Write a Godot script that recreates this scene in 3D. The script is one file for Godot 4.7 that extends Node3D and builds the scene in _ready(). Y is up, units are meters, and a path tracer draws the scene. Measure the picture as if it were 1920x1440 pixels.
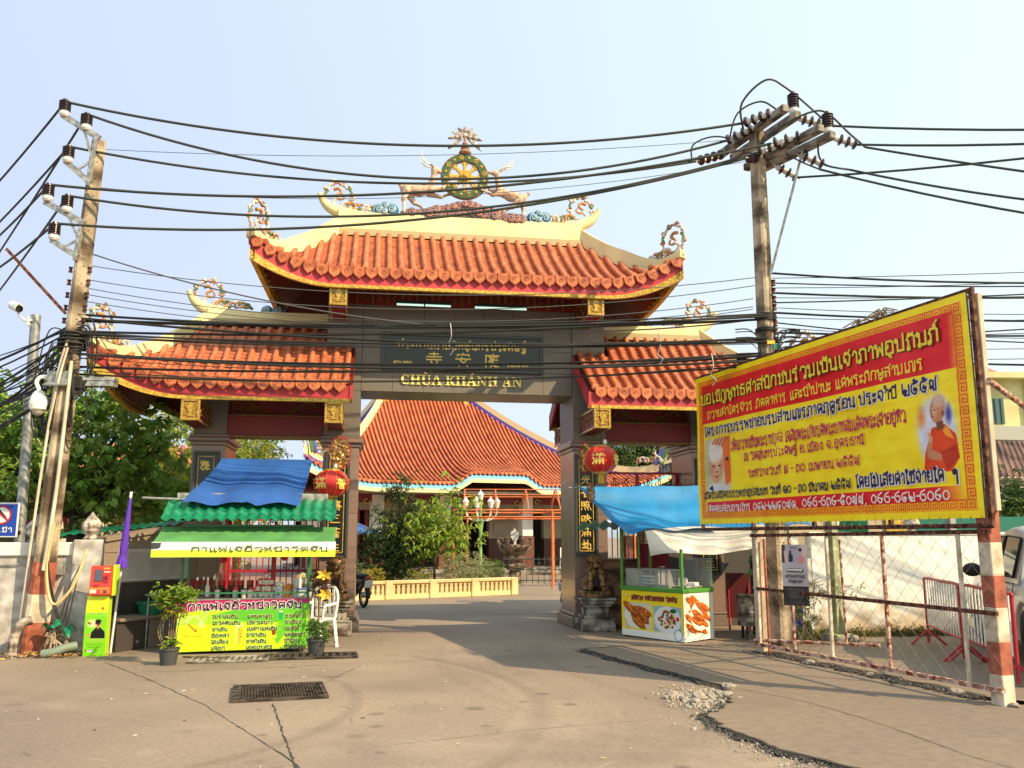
extends Node3D


class MB:
	var v := PackedVector3Array()
	var n := PackedVector3Array()
	var uv := PackedVector2Array()
	var c := PackedColorArray()
	var col := Color(1,1,1)
	var t := Transform3D()
	func tri_n(a: Vector3,b: Vector3,d: Vector3,na: Vector3,nb: Vector3,nd: Vector3,ua := Vector2(),ub := Vector2(),ud := Vector2()) -> void:
		if (b-a).cross(d-a).dot(na+nb+nd) < 0:
			var s := b; b = d; d = s
			var sn := nb; nb = nd; nd = sn
			var su := ub; ub = ud; ud = su
		v.append(t*a); v.append(t*d); v.append(t*b)
		n.append((t.basis*na).normalized()); n.append((t.basis*nd).normalized()); n.append((t.basis*nb).normalized())
		uv.append(ua); uv.append(ud); uv.append(ub)
		c.append(col); c.append(col); c.append(col)
	func tri(a: Vector3,b: Vector3,d: Vector3,ua := Vector2(),ub := Vector2(),ud := Vector2()) -> void:
		var nn := (b-a).cross(d-a)
		if nn.length_squared() < 1e-16:
			return
		nn = nn.normalized()
		tri_n(a,b,d,nn,nn,nn,ua,ub,ud)
	func quad(a: Vector3,b: Vector3,d: Vector3,e: Vector3,u0 := Vector2(0,0),u1 := Vector2(1,1)) -> void:
		tri(a,b,d,Vector2(u0.x,u1.y),u1,Vector2(u1.x,u0.y))
		tri(a,d,e,Vector2(u0.x,u1.y),Vector2(u1.x,u0.y),u0)
	func box(ctr: Vector3,size: Vector3,b := Basis.IDENTITY,ch := 0.0) -> void:
		var h := size*0.5
		if ch <= 0.0:
			var p: Array[Vector3] = []
			for i in 8:
				p.append(ctr+b*Vector3(h.x*(1 if i & 1 else -1),h.y*(1 if i & 2 else -1),h.z*(1 if i & 4 else -1)))
			quad(p[4],p[5],p[7],p[6]); quad(p[1],p[0],p[2],p[3])
			quad(p[5],p[1],p[3],p[7]); quad(p[0],p[4],p[6],p[2])
			quad(p[6],p[7],p[3],p[2]); quad(p[0],p[1],p[5],p[4])
			return
		var k := h-Vector3(ch,ch,ch)
		var q := func(sx: int,sy: int,sz: int,ax: int) -> Vector3:
			var r := Vector3(sx*k.x,sy*k.y,sz*k.z)
			r[ax] = [sx,sy,sz][ax]*h[ax]
			return ctr+b*r
		for s in [-1,1]:
			var f: Array = [q.call(s,-1,-1,0),q.call(s,-1,1,0),q.call(s,1,1,0),q.call(s,1,-1,0)]
			var g: Array = [q.call(-1,s,-1,1),q.call(1,s,-1,1),q.call(1,s,1,1),q.call(-1,s,1,1)]
			var w: Array = [q.call(-1,-1,s,2),q.call(1,-1,s,2),q.call(1,1,s,2),q.call(-1,1,s,2)]
			if s > 0:
				quad(f[1],f[0],f[3],f[2]); quad(g[3],g[2],g[1],g[0]); quad(w[0],w[1],w[2],w[3])
			else:
				quad(f[0],f[1],f[2],f[3]); quad(g[0],g[1],g[2],g[3]); quad(w[1],w[0],w[3],w[2])
		for s1 in [-1,1]:
			for s2 in [-1,1]:
				_edge(q.call(s1,s2,-1,0),q.call(s1,s2,1,0),q.call(s1,s2,1,1),q.call(s1,s2,-1,1),s1*s2)
				_edge(q.call(s1,-1,s2,0),q.call(s1,1,s2,0),q.call(s1,1,s2,2),q.call(s1,-1,s2,2),-s1*s2)
				_edge(q.call(-1,s1,s2,1),q.call(1,s1,s2,1),q.call(1,s1,s2,2),q.call(-1,s1,s2,2),s1*s2)
				for s3 in [-1,1]:
					var a: Vector3 = q.call(s1,s2,s3,0)
					var e: Vector3 = q.call(s1,s2,s3,1)
					var d: Vector3 = q.call(s1,s2,s3,2)
					if s1*s2*s3 > 0:
						tri(a,e,d)
					else:
						tri(a,d,e)
	func _edge(a: Vector3,b: Vector3,d: Vector3,e: Vector3,s: int) -> void:
		if s < 0:
			quad(a,b,d,e)
		else:
			quad(b,a,e,d)
	func tube(p: PackedVector3Array,r,sides := 8,caps := true,squash := 1.0) -> void:
		var m := p.size()
		if m < 2:
			return
		var prev := []
		var pn := []
		var x := Vector3()
		for i in m:
			var dir := (p[mini(i+1,m-1)]-p[maxi(i-1,0)])
			if dir.length() < 1e-7:
				dir = p[m-1]-p[0]
			dir = dir.normalized()
			if i == 0:
				x = dir.cross(Vector3.UP)
				if x.length() < 0.05:
					x = Vector3.RIGHT
				x = (x-dir*x.dot(dir)).normalized()
			else:
				x = x-dir*x.dot(dir)
				x = x.normalized() if x.length() > 1e-5 else dir.cross(Vector3.RIGHT).normalized()
			var y := dir.cross(x)
			var rr: float = r if r is float else r[i]
			var ring := []
			var nr := []
			for k in sides:
				var a := TAU*k/sides
				var o := x*cos(a)+y*sin(a)*squash
				ring.append(p[i]+o*rr)
				nr.append((x*cos(a)+y*sin(a)/squash).normalized())
			if i > 0:
				for k in sides:
					var j := (k+1) % sides
					tri_n(prev[k],prev[j],ring[j],pn[k],pn[j],nr[j])
					tri_n(prev[k],ring[j],ring[k],pn[k],nr[j],nr[k])
			if caps and (i == 0 or i == m-1):
				for k in sides:
					var j := (k+1) % sides
					if i == 0:
						tri(p[0],ring[j],ring[k])
					else:
						tri(p[i],ring[k],ring[j])
			prev = ring
			pn = nr
	func lathe(prof: Array,segs := 16,o := Vector3(),b := Basis.IDENTITY,a0 := 0.0,a1 := TAU) -> void:
		for i in prof.size()-1:
			var p: Vector2 = prof[i]
			var q: Vector2 = prof[i+1]
			var d := (q-p)
			if d.length() < 1e-7:
				continue
			d = d.normalized()
			for k in segs:
				var a := a0+(a1-a0)*k/segs
				var e := a0+(a1-a0)*(k+1)/segs
				var ca := Vector3(cos(a),0,-sin(a))
				var ce := Vector3(cos(e),0,-sin(e))
				var na := b*(ca*d.y-Vector3.UP*d.x)
				var ne := b*(ce*d.y-Vector3.UP*d.x)
				var A := o+b*(ca*p.x+Vector3(0,p.y,0))
				var B := o+b*(ce*p.x+Vector3(0,p.y,0))
				var D := o+b*(ce*q.x+Vector3(0,q.y,0))
				var E := o+b*(ca*q.x+Vector3(0,q.y,0))
				if p.x > 1e-6:
					tri_n(A,B,D,na,ne,ne)
				if q.x > 1e-6:
					tri_n(A,D,E,na,ne,na)
	func ell(o: Vector3,r: Vector3,segs := 12,rings := 8,b := Basis.IDENTITY) -> void:
		for i in rings:
			var t0 := -PI/2+PI*i/rings
			var t1 := -PI/2+PI*(i+1)/rings
			for k in segs:
				var a := TAU*k/segs
				var e := TAU*(k+1)/segs
				var P := func(th: float,ph: float) -> Vector3: return Vector3(cos(th)*cos(ph),sin(th),-cos(th)*sin(ph))
				var p0: Vector3 = P.call(t0,a); var p1: Vector3 = P.call(t0,e)
				var p2: Vector3 = P.call(t1,e); var p3: Vector3 = P.call(t1,a)
				if i > 0:
					tri_n(o+b*(p0*r),o+b*(p1*r),o+b*(p2*r),b*(p0/r),b*(p1/r),b*(p2/r))
				if i < rings-1:
					tri_n(o+b*(p0*r),o+b*(p2*r),o+b*(p3*r),b*(p0/r),b*(p2/r),b*(p3/r))
	func prism(pts: PackedVector2Array,z0: float,z1: float,x := Transform3D()) -> void:
		var p := pts.duplicate()
		if Geometry2D.is_polygon_clockwise(p):
			p.reverse()
		var area := 0.0
		for i in p.size():
			area += p[i].cross(p[(i+1) % p.size()])
		if area < 0:
			p.reverse()
		var ix := Geometry2D.triangulate_polygon(p)
		for i in range(0,ix.size(),3):
			var a := p[ix[i]]; var b := p[ix[i+1]]; var d := p[ix[i+2]]
			if (b-a).cross(d-a) < 0:
				var s := b; b = d; d = s
			tri(x*Vector3(a.x,a.y,z1),x*Vector3(b.x,b.y,z1),x*Vector3(d.x,d.y,z1),a,b,d)
			tri(x*Vector3(a.x,a.y,z0),x*Vector3(d.x,d.y,z0),x*Vector3(b.x,b.y,z0),a,d,b)
		for i in p.size():
			var a := p[i]; var b := p[(i+1) % p.size()]
			quad(x*Vector3(a.x,a.y,z0),x*Vector3(b.x,b.y,z0),x*Vector3(b.x,b.y,z1),x*Vector3(a.x,a.y,z1))
	func grid(g: Array,smooth := true,flip := false) -> void:
		var nu := g.size()
		var nv: int = g[0].size()
		var nn := []
		for i in nu:
			var row := []
			for j in nv:
				var du: Vector3 = g[mini(i+1,nu-1)][j]-g[maxi(i-1,0)][j]
				var dv: Vector3 = g[i][mini(j+1,nv-1)]-g[i][maxi(j-1,0)]
				var w := du.cross(dv)
				if w.length() < 1e-9:
					w = Vector3.UP
				row.append(w.normalized()*(-1.0 if flip else 1.0))
			nn.append(row)
		for i in nu-1:
			for j in nv-1:
				var a: Vector3 = g[i][j]; var b: Vector3 = g[i+1][j]; var d: Vector3 = g[i+1][j+1]; var e: Vector3 = g[i][j+1]
				var ua := Vector2(float(i)/(nu-1),1.0-float(j)/(nv-1)); var ud := Vector2(float(i+1)/(nu-1),1.0-float(j+1)/(nv-1))
				var ub := Vector2(ud.x,ua.y); var ue := Vector2(ua.x,ud.y)
				if not smooth:
					if flip:
						tri(a,d,b,ua,ud,ub); tri(a,e,d,ua,ue,ud)
					else:
						tri(a,b,d,ua,ub,ud); tri(a,d,e,ua,ud,ue)
				elif flip:
					tri_n(a,d,b,nn[i][j],nn[i+1][j+1],nn[i+1][j],ua,ud,ub)
					tri_n(a,e,d,nn[i][j],nn[i][j+1],nn[i+1][j+1],ua,ue,ud)
				else:
					tri_n(a,b,d,nn[i][j],nn[i+1][j],nn[i+1][j+1],ua,ub,ud)
					tri_n(a,d,e,nn[i][j],nn[i+1][j+1],nn[i][j+1],ua,ud,ue)
	func mesh() -> ArrayMesh:
		var am := ArrayMesh.new()
		if v.size() == 0:
			return am
		var arr := []
		arr.resize(Mesh.ARRAY_MAX)
		arr[Mesh.ARRAY_VERTEX] = v
		arr[Mesh.ARRAY_NORMAL] = n
		arr[Mesh.ARRAY_TEX_UV] = uv
		arr[Mesh.ARRAY_COLOR] = c
		am.add_surface_from_arrays(Mesh.PRIMITIVE_TRIANGLES,arr)
		return am

const ORD := ["first","second","third","fourth","fifth","sixth","seventh","eighth","ninth","tenth","eleventh","twelfth","thirteenth","fourteenth","fifteenth","sixteenth","seventeenth","eighteenth","nineteenth","twentieth","twenty-first","twenty-second"]
var taken := {}
var M := {}
func numbered(parent: Node,called: String) -> String:
	var key := str(parent.get_instance_id())+called
	var k: int = taken.get(key,0)
	taken[key] = k+1
	return called if k == 0 else "%s_%03d" % [called,k]
func thing(called: String,label: String,category: String,at := Vector3(),turn := 0.0,group := "") -> Node3D:
	var o := Node3D.new()
	o.name = numbered(self,called)
	add_child(o)
	o.position = at
	o.rotation.y = turn
	return tag(o,label,category,group)
func tag(o: Node3D,label: String,category: String,group := "") -> Node3D:
	o.set_meta("label",label)
	o.set_meta("category",category)
	if group != "":
		o.set_meta("group",group)
	return o
func part(called: String,mb,mat: Material,parent: Node = self,at := Vector3(),turn := 0.0) -> MeshInstance3D:
	var o := MeshInstance3D.new()
	o.mesh = mb.mesh() if mb is MB else mb
	o.material_override = mat
	o.name = numbered(parent,called)
	parent.add_child(o)
	o.position = at
	o.rotation.y = turn
	return o
func bare(called: String,parent: Node,at := Vector3(),turn := 0.0) -> Node3D:
	var o := Node3D.new()
	o.name = numbered(parent,called)
	parent.add_child(o)
	o.position = at
	o.rotation.y = turn
	return o
func struct(called: String,mb: MB,mat: Material,at := Vector3(),turn := 0.0) -> MeshInstance3D:
	var o := part(called,mb,mat,self,at,turn)
	o.set_meta("kind","structure")
	return o
func stuff(o: Node) -> Node:
	o.set_meta("kind","stuff")
	return o
func copy(o: Node3D,called: String,label: String,at: Vector3,turn: float,group := "") -> Node3D:
	var r: Node3D = o.duplicate()
	r.name = numbered(self,called)
	add_child(r)
	r.position = at
	r.rotation.y = turn
	tag(r,label,o.get_meta("category"),group if group != "" else str(o.get_meta("group","")))
	return r

func noise_tex(seed_: int,freq: float,lo: Color,hi: Color,size := 256,oct := 4,kind := FastNoiseLite.TYPE_SIMPLEX_SMOOTH,p0 := 0.25,p1 := 0.75) -> NoiseTexture2D:
	var nz := FastNoiseLite.new()
	nz.seed = seed_
	nz.noise_type = kind
	nz.frequency = freq
	nz.fractal_octaves = oct
	var g := Gradient.new()
	g.offsets = PackedFloat32Array([p0,p1])
	g.colors = PackedColorArray([lo,hi])
	var tx := NoiseTexture2D.new()
	tx.width = size
	tx.height = size
	tx.seamless = true
	tx.noise = nz
	tx.color_ramp = g
	return tx
var T := {}

func mat(called: String,c: Color,rough := 0.7,metal := 0.0,wear := "",scale := 1.0,bump := 0.0) -> StandardMaterial3D:
	var m := StandardMaterial3D.new()
	m.resource_name = called
	m.albedo_color = c.linear_to_srgb()
	m.roughness = rough
	m.metallic = metal
	if wear != "":
		m.albedo_texture = T[wear]
		m.uv1_triplanar = true
		m.uv1_world_triplanar = true
		m.uv1_scale = Vector3.ONE*scale
	if bump > 0.0:
		m.heightmap_enabled = true
		m.heightmap_texture = T["grain"]
		m.heightmap_scale = bump
	M[called] = m
	return m
func tinted(called: String,rough := 0.7,metal := 0.0,backlight := 0.0) -> StandardMaterial3D:
	var m := StandardMaterial3D.new()
	m.resource_name = called
	m.vertex_color_use_as_albedo = true
	m.roughness = rough
	m.metallic = metal
	if backlight > 0:
		m.backlight_enabled = true
		m.backlight = Color(backlight,backlight,backlight)
	M[called] = m
	return m
func make_materials() -> void:
	T.wear = noise_tex(3,0.012,Color(0.72,0.70,0.68),Color(1,1,1),512,6)
	T.soft = noise_tex(5,0.006,Color(0.86,0.85,0.84),Color(1,1,1),256,5)
	T.grime = noise_tex(9,0.010,Color(0.42,0.38,0.34),Color(1,1,1),512,7,FastNoiseLite.TYPE_PERLIN,0.28,0.6)
	T.grain = noise_tex(11,0.08,Color(0,0,0),Color(1,1,1),512,3)
	T.speck = noise_tex(13,0.16,Color(0.62,0.58,0.56),Color(1,1,1),512,2,FastNoiseLite.TYPE_SIMPLEX,0.3,0.65)
	T.rust = noise_tex(17,0.02,Color(0.55,0.26,0.13),Color(1,1,1),512,6,FastNoiseLite.TYPE_PERLIN,0.38,0.56)
	T.tile = noise_tex(19,0.010,Color(0.74,0.68,0.66),Color(1,1,1),512,6,FastNoiseLite.TYPE_SIMPLEX_SMOOTH,0.2,0.65)
	mat("tile",Color(0.60,0.18,0.075),0.62,0,"tile",0.6)
	mat("tile_b",Color(0.56,0.162,0.068),0.62,0,"tile",0.7)
	mat("tile_c",Color(0.63,0.195,0.085),0.62,0,"tile",0.5)
	mat("tile_dark",Color(0.33,0.08,0.03),0.75,0,"tile",0.8)
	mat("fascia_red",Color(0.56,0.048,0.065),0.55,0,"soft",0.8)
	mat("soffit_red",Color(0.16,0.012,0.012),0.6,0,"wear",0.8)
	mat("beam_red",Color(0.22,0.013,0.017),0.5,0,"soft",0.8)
	mat("trim_gold",Color(0.72,0.48,0.07),0.45,0,"wear",2.0)
	mat("gilt",Color(0.78,0.50,0.10),0.34,0.55,"wear",3.0)
	mat("gilt_dark",Color(0.30,0.17,0.035),0.5,0.3,"wear",3.0)
	mat("ridge_yellow",Color(0.82,0.73,0.40),0.7,0,"soft",0.5)
	mat("ridge_band",Color(0.55,0.47,0.27),0.8,0,"speck",1.2)
	mat("granite",Color(0.27,0.215,0.185),0.30,0,"speck",0.9)
	mat("granite_pink",Color(0.33,0.225,0.19),0.28,0,"speck",0.9)
	mat("granite_rose",Color(0.36,0.25,0.21),0.22,0,"speck",0.9)
	mat("granite_grey",Color(0.25,0.225,0.195),0.5,0,"speck",0.8)
	mat("black_stone",Color(0.012,0.013,0.014),0.25)
	mat("slate_frame",Color(0.045,0.055,0.06),0.4)
	mat("gold_letter",Color(0.80,0.55,0.12),0.45,0.1)
	mat("yellow_letter",Color(0.92,0.76,0.20),0.5)
	mat("white_paint",Color(0.80,0.79,0.77),0.7,0,"soft",0.4)
	mat("white_plastic",Color(0.82,0.81,0.78),0.45)
	mat("concrete_pole",Color(0.50,0.41,0.30),0.9,0,"grime",0.5,0.4)
	mat("concrete_grey",Color(0.36,0.33,0.29),0.9,0,"grime",0.7,0.4)
	mat("steel",Color(0.50,0.51,0.50),0.45,0.5,"wear",1.0)
	mat("galvanised",Color(0.40,0.43,0.44),0.5,0.5,"wear",1.2)
	mat("insulator",Color(0.03,0.016,0.018),0.2)
	mat("porcelain",Color(0.72,0.70,0.68),0.25)
	mat("cable",Color(0.035,0.042,0.033),0.6)
	mat("cable_black",Color(0.014,0.014,0.014),0.6)
	mat("wire_grey",Color(0.12,0.12,0.12),0.5,0.4)
	mat("rusty",Color(0.62,0.46,0.38),0.8,0.1,"rust",1.4)
	mat("rust_dark",Color(0.16,0.07,0.04),0.85,0.1,"rust",1.4)
	mat("band_red",Color(0.44,0.13,0.08),0.85,0,"wear",0.8)
	mat("band_white",Color(0.76,0.66,0.52),0.85,0,"wear",0.6)
	mat("rubber",Color(0.02,0.02,0.02),0.8)
	mat("pot_grey",Color(0.055,0.058,0.06),0.6)
	mat("green_steel",Color(0.03,0.17,0.08),0.45)
	mat("green_tile",Color(0.01,0.26,0.13),0.35,0,"wear",1.0)
	mat("red_paint",Color(0.42,0.015,0.03),0.45)
	mat("bronze",Color(0.33,0.18,0.075),0.38,0.55,"grime",3.0)
	mat("orange_steel",Color(0.75,0.19,0.06),0.5,0,"soft",1.0)
	mat("glass",Color(0.9,0.95,0.93,0.12),0.05)
	M.glass.transparency = BaseMaterial3D.TRANSPARENCY_ALPHA
	mat("dark",Color(0.012,0.010,0.009),0.8)
	mat("wood",Color(0.22,0.11,0.055),0.7,0,"grime",1.0)
	mat("bark",Color(0.10,0.07,0.05),0.95,0,"grime",1.5)
	mat("dry_stem",Color(0.30,0.22,0.13),0.9,0,"wear",2.0)
	mat("tarp_blue",Color(0.035,0.13,0.46),0.45,0,"soft",1.0)
	tinted("paint",0.6)
	tinted("gloss",0.3)
	tinted("leaf",0.55,0,0.8)
	tinted("cloth",0.85,0,0.12)

func mb_box(ctr: Vector3,size: Vector3,ch := 0.0,b := Basis.IDENTITY) -> MB:
	var m := MB.new()
	m.box(ctr,size,b,ch)
	return m
func mb_tube(p: PackedVector3Array,r,sides := 8,caps := true) -> MB:
	var m := MB.new()
	m.tube(p,r,sides,caps)
	return m
func bar(m: MB,a: Vector3,b: Vector3,w: float,h := -1.0) -> void:
	if h < 0:
		h = w
	var d := b-a
	var z := d.normalized()
	var x := Vector3.UP.cross(z)
	if x.length() < 0.01:
		x = Vector3.RIGHT
	x = x.normalized()
	m.box((a+b)*0.5,Vector3(w,h,d.length()),Basis(x,z.cross(x),z))
func spiral(o: Vector3,r0: float,r1: float,a0: float,a1: float,ax := Vector3.RIGHT,ay := Vector3.UP,k := 18) -> PackedVector3Array:
	var p := PackedVector3Array()
	for i in k+1:
		var f := float(i)/k
		var a := lerpf(a0,a1,f)
		var r := lerpf(r0,r1,f)
		p.append(o+(ax*cos(a)+ay*sin(a))*r)
	return p
func radii(k: int,a: float,b: float) -> PackedFloat32Array:
	var r := PackedFloat32Array()
	for i in k:
		r.append(lerpf(a,b,float(i)/(k-1)))
	return r
func bez(a: Vector3,b: Vector3,c: Vector3,d: Vector3,k := 12) -> PackedVector3Array:
	var p := PackedVector3Array()
	for i in k+1:
		p.append(a.bezier_interpolate(b,c,d,float(i)/k))
	return p
func smooth_path(pts: Array,k := 6) -> PackedVector3Array:
	var out := PackedVector3Array()
	for i in pts.size()-1:
		var p0: Vector3 = pts[maxi(i-1,0)]
		var p3: Vector3 = pts[mini(i+2,pts.size()-1)]
		for j in k:
			out.append((pts[i] as Vector3).cubic_interpolate(pts[i+1],p0,p3,float(j)/k))
	out.append(pts[pts.size()-1])
	return out

func nets(m: MB,bones: Array,cell: float,k: float,paint: Callable) -> void:
	var lo := Vector3(1e9,1e9,1e9)
	var hi := -lo
	for b in bones:
		var r: float = maxf(b[2],b[3])+cell*3+k
		for p in [b[0],b[1]]:
			lo = lo.min(p-Vector3(r,r,r))
			hi = hi.max(p+Vector3(r,r,r))
	var nx := int((hi.x-lo.x)/cell)+2
	var ny := int((hi.y-lo.y)/cell)+2
	var nz := int((hi.z-lo.z)/cell)+2
	var f := PackedFloat32Array()
	f.resize(nx*ny*nz)
	f.fill(10.0)
	for b in bones:
		var a: Vector3 = b[0]
		var e: Vector3 = b[1]
		var ab := e-a
		var l2 := maxf(ab.length_squared(),1e-9)
		var r: float = maxf(b[2],b[3])+cell*2.5+k
		var i0 := ((a.min(e)-Vector3(r,r,r)-lo)/cell).floor()
		var i1 := ((a.max(e)+Vector3(r,r,r)-lo)/cell).ceil()
		for z in range(maxi(0,int(i0.z)),mini(nz,int(i1.z)+1)):
			for y in range(maxi(0,int(i0.y)),mini(ny,int(i1.y)+1)):
				for x in range(maxi(0,int(i0.x)),mini(nx,int(i1.x)+1)):
					var p := lo+Vector3(x,y,z)*cell
					var h := clampf((p-a).dot(ab)/l2,0,1)
					var d: float = (p-a-ab*h).length()-lerpf(b[2],b[3],h)
					var id := (z*ny+y)*nx+x
					var o := f[id]
					var w := clampf(0.5+0.5*(o-d)/k,0,1)
					f[id] = lerpf(o,d,w)-k*w*(1-w) if o < 9 else d
	var vid := {}
	var vp := PackedVector3Array()
	var vn := PackedVector3Array()
	for z in nz-1:
		for y in ny-1:
			for x in nx-1:
				var id := (z*ny+y)*nx+x
				var q := [f[id],f[id+1],f[id+nx],f[id+nx+1],f[id+nx*ny],f[id+nx*ny+1],f[id+nx*ny+nx],f[id+nx*ny+nx+1]]
				var neg := 0
				for w in q:
					if w < 0:
						neg += 1
				if neg == 0 or neg == 8:
					continue
				var s := Vector3()
				var cnt := 0
				for ed in [[0,1],[2,3],[4,5],[6,7],[0,2],[1,3],[4,6],[5,7],[0,4],[1,5],[2,6],[3,7]]:
					var a: float = q[ed[0]]
					var e: float = q[ed[1]]
					if (a < 0) != (e < 0):
						var tt := a/(a-e)
						var pa := Vector3(ed[0] & 1,(ed[0] >> 1) & 1,ed[0] >> 2)
						var pe := Vector3(ed[1] & 1,(ed[1] >> 1) & 1,ed[1] >> 2)
						s += pa.lerp(pe,tt)
						cnt += 1
				var g := Vector3(q[1]+q[3]+q[5]+q[7]-q[0]-q[2]-q[4]-q[6],q[2]+q[3]+q[6]+q[7]-q[0]-q[1]-q[4]-q[5],q[4]+q[5]+q[6]+q[7]-q[0]-q[1]-q[2]-q[3])
				vid[id] = vp.size()
				vp.append(lo+(Vector3(x,y,z)+s/cnt)*cell)
				vn.append(g.normalized())
	var sx := 1
	var sy := nx
	var sz := nx*ny
	for z in range(1,nz-1):
		for y in range(1,ny-1):
			for x in range(1,nx-1):
				var id := (z*ny+y)*nx+x
				var a := f[id] < 0
				for ax in 3:
					var st: int = [sx,sy,sz][ax]
					var u: int = [sy,sz,sx][ax]
					var w: int = [sz,sx,sy][ax]
					if a == (f[id+st] < 0):
						continue
					var cs := [id,id-u,id-u-w,id-w]
					if not (vid.has(cs[0]) and vid.has(cs[1]) and vid.has(cs[2]) and vid.has(cs[3])):
						continue
					var k4 := [vid[cs[0]],vid[cs[1]],vid[cs[2]],vid[cs[3]]]
					if a:
						k4.reverse()
					k4.reverse()
					var p0: Vector3 = vp[k4[0]]
					m.col = paint.call((p0+vp[k4[2]])*0.5)
					m.tri_n(vp[k4[0]],vp[k4[1]],vp[k4[2]],vn[k4[0]],vn[k4[1]],vn[k4[2]])
					m.tri_n(vp[k4[0]],vp[k4[2]],vp[k4[3]],vn[k4[0]],vn[k4[2]],vn[k4[3]])

# Each letter is a few pen strokes on a small grid: "xy" points joined by a line,"o" before a point draws the small head loop.

var THAI := {
	"ก": "00 04 15 06 17 47 56 50","ข": "o16 26 24 10 50 57","ค": "o33 23 10 05 17 47 56 50","ฆ": "o16 26 24 10 30 50 57","ง": "o36 46 40 30 04",
	"จ": "o13 22 30 40 55 47 17 05","ฉ": "o13 22 30 55 47 17 05/o50","ช": "o16 26 24 10 50 55 46 68","ซ": "o16 25 35 24 10 50 55 46 68",
	"ญ": "o00 05 17 37 46 40 60 67/2b o3b 5b","ฐ": "o14 24 30 50 54 45 15 07 47 58/1b o3b 5b","ฎ": "o33 23 10 05 17 47 56 50 0b 3b","ฤ": "o00 14 05 17 47 56 5c",
	"ณ": "o00 14 05 17 37 46 40/40 o50 60 67","ด": "o33 23 10 05 17 47 56 50","ต": "o33 23 10 05 17 36 47 56 50","ถ": "o10 14 05 17 47 56 50","ท": "o06 16 10 14 47 57 50",
	"ธ": "57 27 16 05 54 50 10 14","น": "o06 16 10 40/o50 50 57","บ": "o06 16 10 50 57","ป": "o06 16 10 50 59","ผ": "o16 05 00 34 60 67","ฝ": "o16 05 00 34 60 69",
	"พ": "o06 16 10 35 50 57","ฟ": "o06 16 10 35 50 59","ภ": "o00 10 14 05 17 47 56 50","ม": "o06 16 10/o10 50 57","ย": "o16 06 04 23 03 10 50 57","ร": "o30 35 05 06 17 47",
	"ล": "07 47 56 50/o11 04 24 53","ว": "o40 50 56 37 17 05","ศ": "o33 23 10 05 17 47 56 50/46 69","ษ": "o06 16 10 50 57/o33 43 64","ส": "07 47 56 50/o11 04 24 53/46 69",
	"ห": "o06 16 10 13 45 o47 50","อ": "o14 04 00 50 56 47 17 06","ฮ": "o14 04 00 50 56 37 48 69",
	"ะ": "o05 14 26/o01 10 22","า": "05 17 27 36 30","ำ": "05 17 27 36 30/o09","เ": "o20 10 17","แ": "o20 10 17/o50 40 47","โ": "o20 10 17 08 39","ใ": "o20 10 18 09 29 o18","ไ": "o20 10 17 09 18 39",
	"ๆ": "o15 06 17 37 46 4c","ฯ": "o06 16 10 36 57",
	"ั": "o08 18 39","ิ": "08 09 39 48 08","ี": "08 09 39 48 08/48 4A","ึ": "08 09 39 48 08/o49","ื": "08 09 39 48 08/38 3A/48 4A","็": "o28 08 0A 39","่": "2A 2C","้": "o0A 2A 4C","๊": "o0A 1B 3A 4C","๋": "0B 4B/2A 2C","์": "o29 2A 4C",
	"ุ": "oia ja jc","ู": "oia 1a 1c 3c 3a",
	"๐": "20 02 05 27 47 65 62 40 20","๑": "o33 53 50 20 02 05 27 47 65 60","๒": "08 02 20 43 o23/20 60 67","๓": "o10 05 17 26 37 47 55 50","๔": "68 37 17 05 02 20 40 53 o33","๕": "68 47 17 05 02 20 40 53 o33/o39 68","๖": "59 17 05 02 20 50 62 55 25","๗": "o10 05 17 27 30 50 59","๘": "59 17 05 02 20 40 o53 05","๙": "o12 05 17 36 30 50 57 69",
	"-": "04 34",".": "00 10",",": "10 0b"," ": ""
}
var HAN := {
	"寺": "59 56/28 88/06 a6/04 a4/73 70 60/33 41","安": "59 58/17 18 98 97/46 34 80/74 52 20/05 a5","慶": "59 58/08 98/08 04 00/27 87/46 36 35 85/65 56/24 54/33 22/44 53/73 82/52 30/42 70/61 90",
	"邊": "39 38/28 78 75 25 28/27 77/26 76/15 85/34 14/54 84/53 42 20/43 73 60/09 18/07 16/16 13 02/02 21 91","境": "06 46/29 22/01 42/69 68/47 97/57 56/77 76/36 a6/45 85 82 42 45/43 83/51 30/71 70 90 92",
	"希": "28 76/78 25/05 95/46 13/33 33/23 20/23 83 81/54 50","傳": "18 04/16 10/38 98/69 65/47 87 85 45 47/34 94/83 80 70/33 a3/52 61","三": "18 88/25 75/01 91","蒼": "08 98/39 37/69 67/56 24/56 94/44 64/43 63 61 41/32 20/33 73/40 80 82 42","生": "28 15/16 86/13 83/59 50/00 90",
	"佛": "18 04/16 10/37 87 85 35 33 93 80/59 51 30/79 70","光": "59 55/28 36/88 76/05 95/45 32 00/65 61 80 91","普": "38 47/78 67/17 97/46 44/66 64/26 24/86 84/04 a4/33 30 70 73 33/32 72","照": "08 04 34 38 08/06 36/48 88 75/69 45/45 85 83 43 45/02 00/32 40/62 70/92 a0","映": "07 02 32 37 07/04 34/47 87 85/47 45/65 69/35 a5/64 30/65 a0",
	"滿": "08 17/05 14/00 23/38 98/49 47/79 77/64 67/34 30/34 94 90/63 60/52 42/72 82","地": "05 35/29 21/01 42/36 95 92/69 61/47 41 90 92","無": "28 06/17 97/26 23/46 43/66 63/86 83/05 a5/03 a3/11 00/32 40/62 70/82 90","上": "48 40/44 84/00 a0",
}
func _coord(ch: String) -> float:
	var k := "cba0123456789ABC".find(ch)
	return float(k-3)
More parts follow.
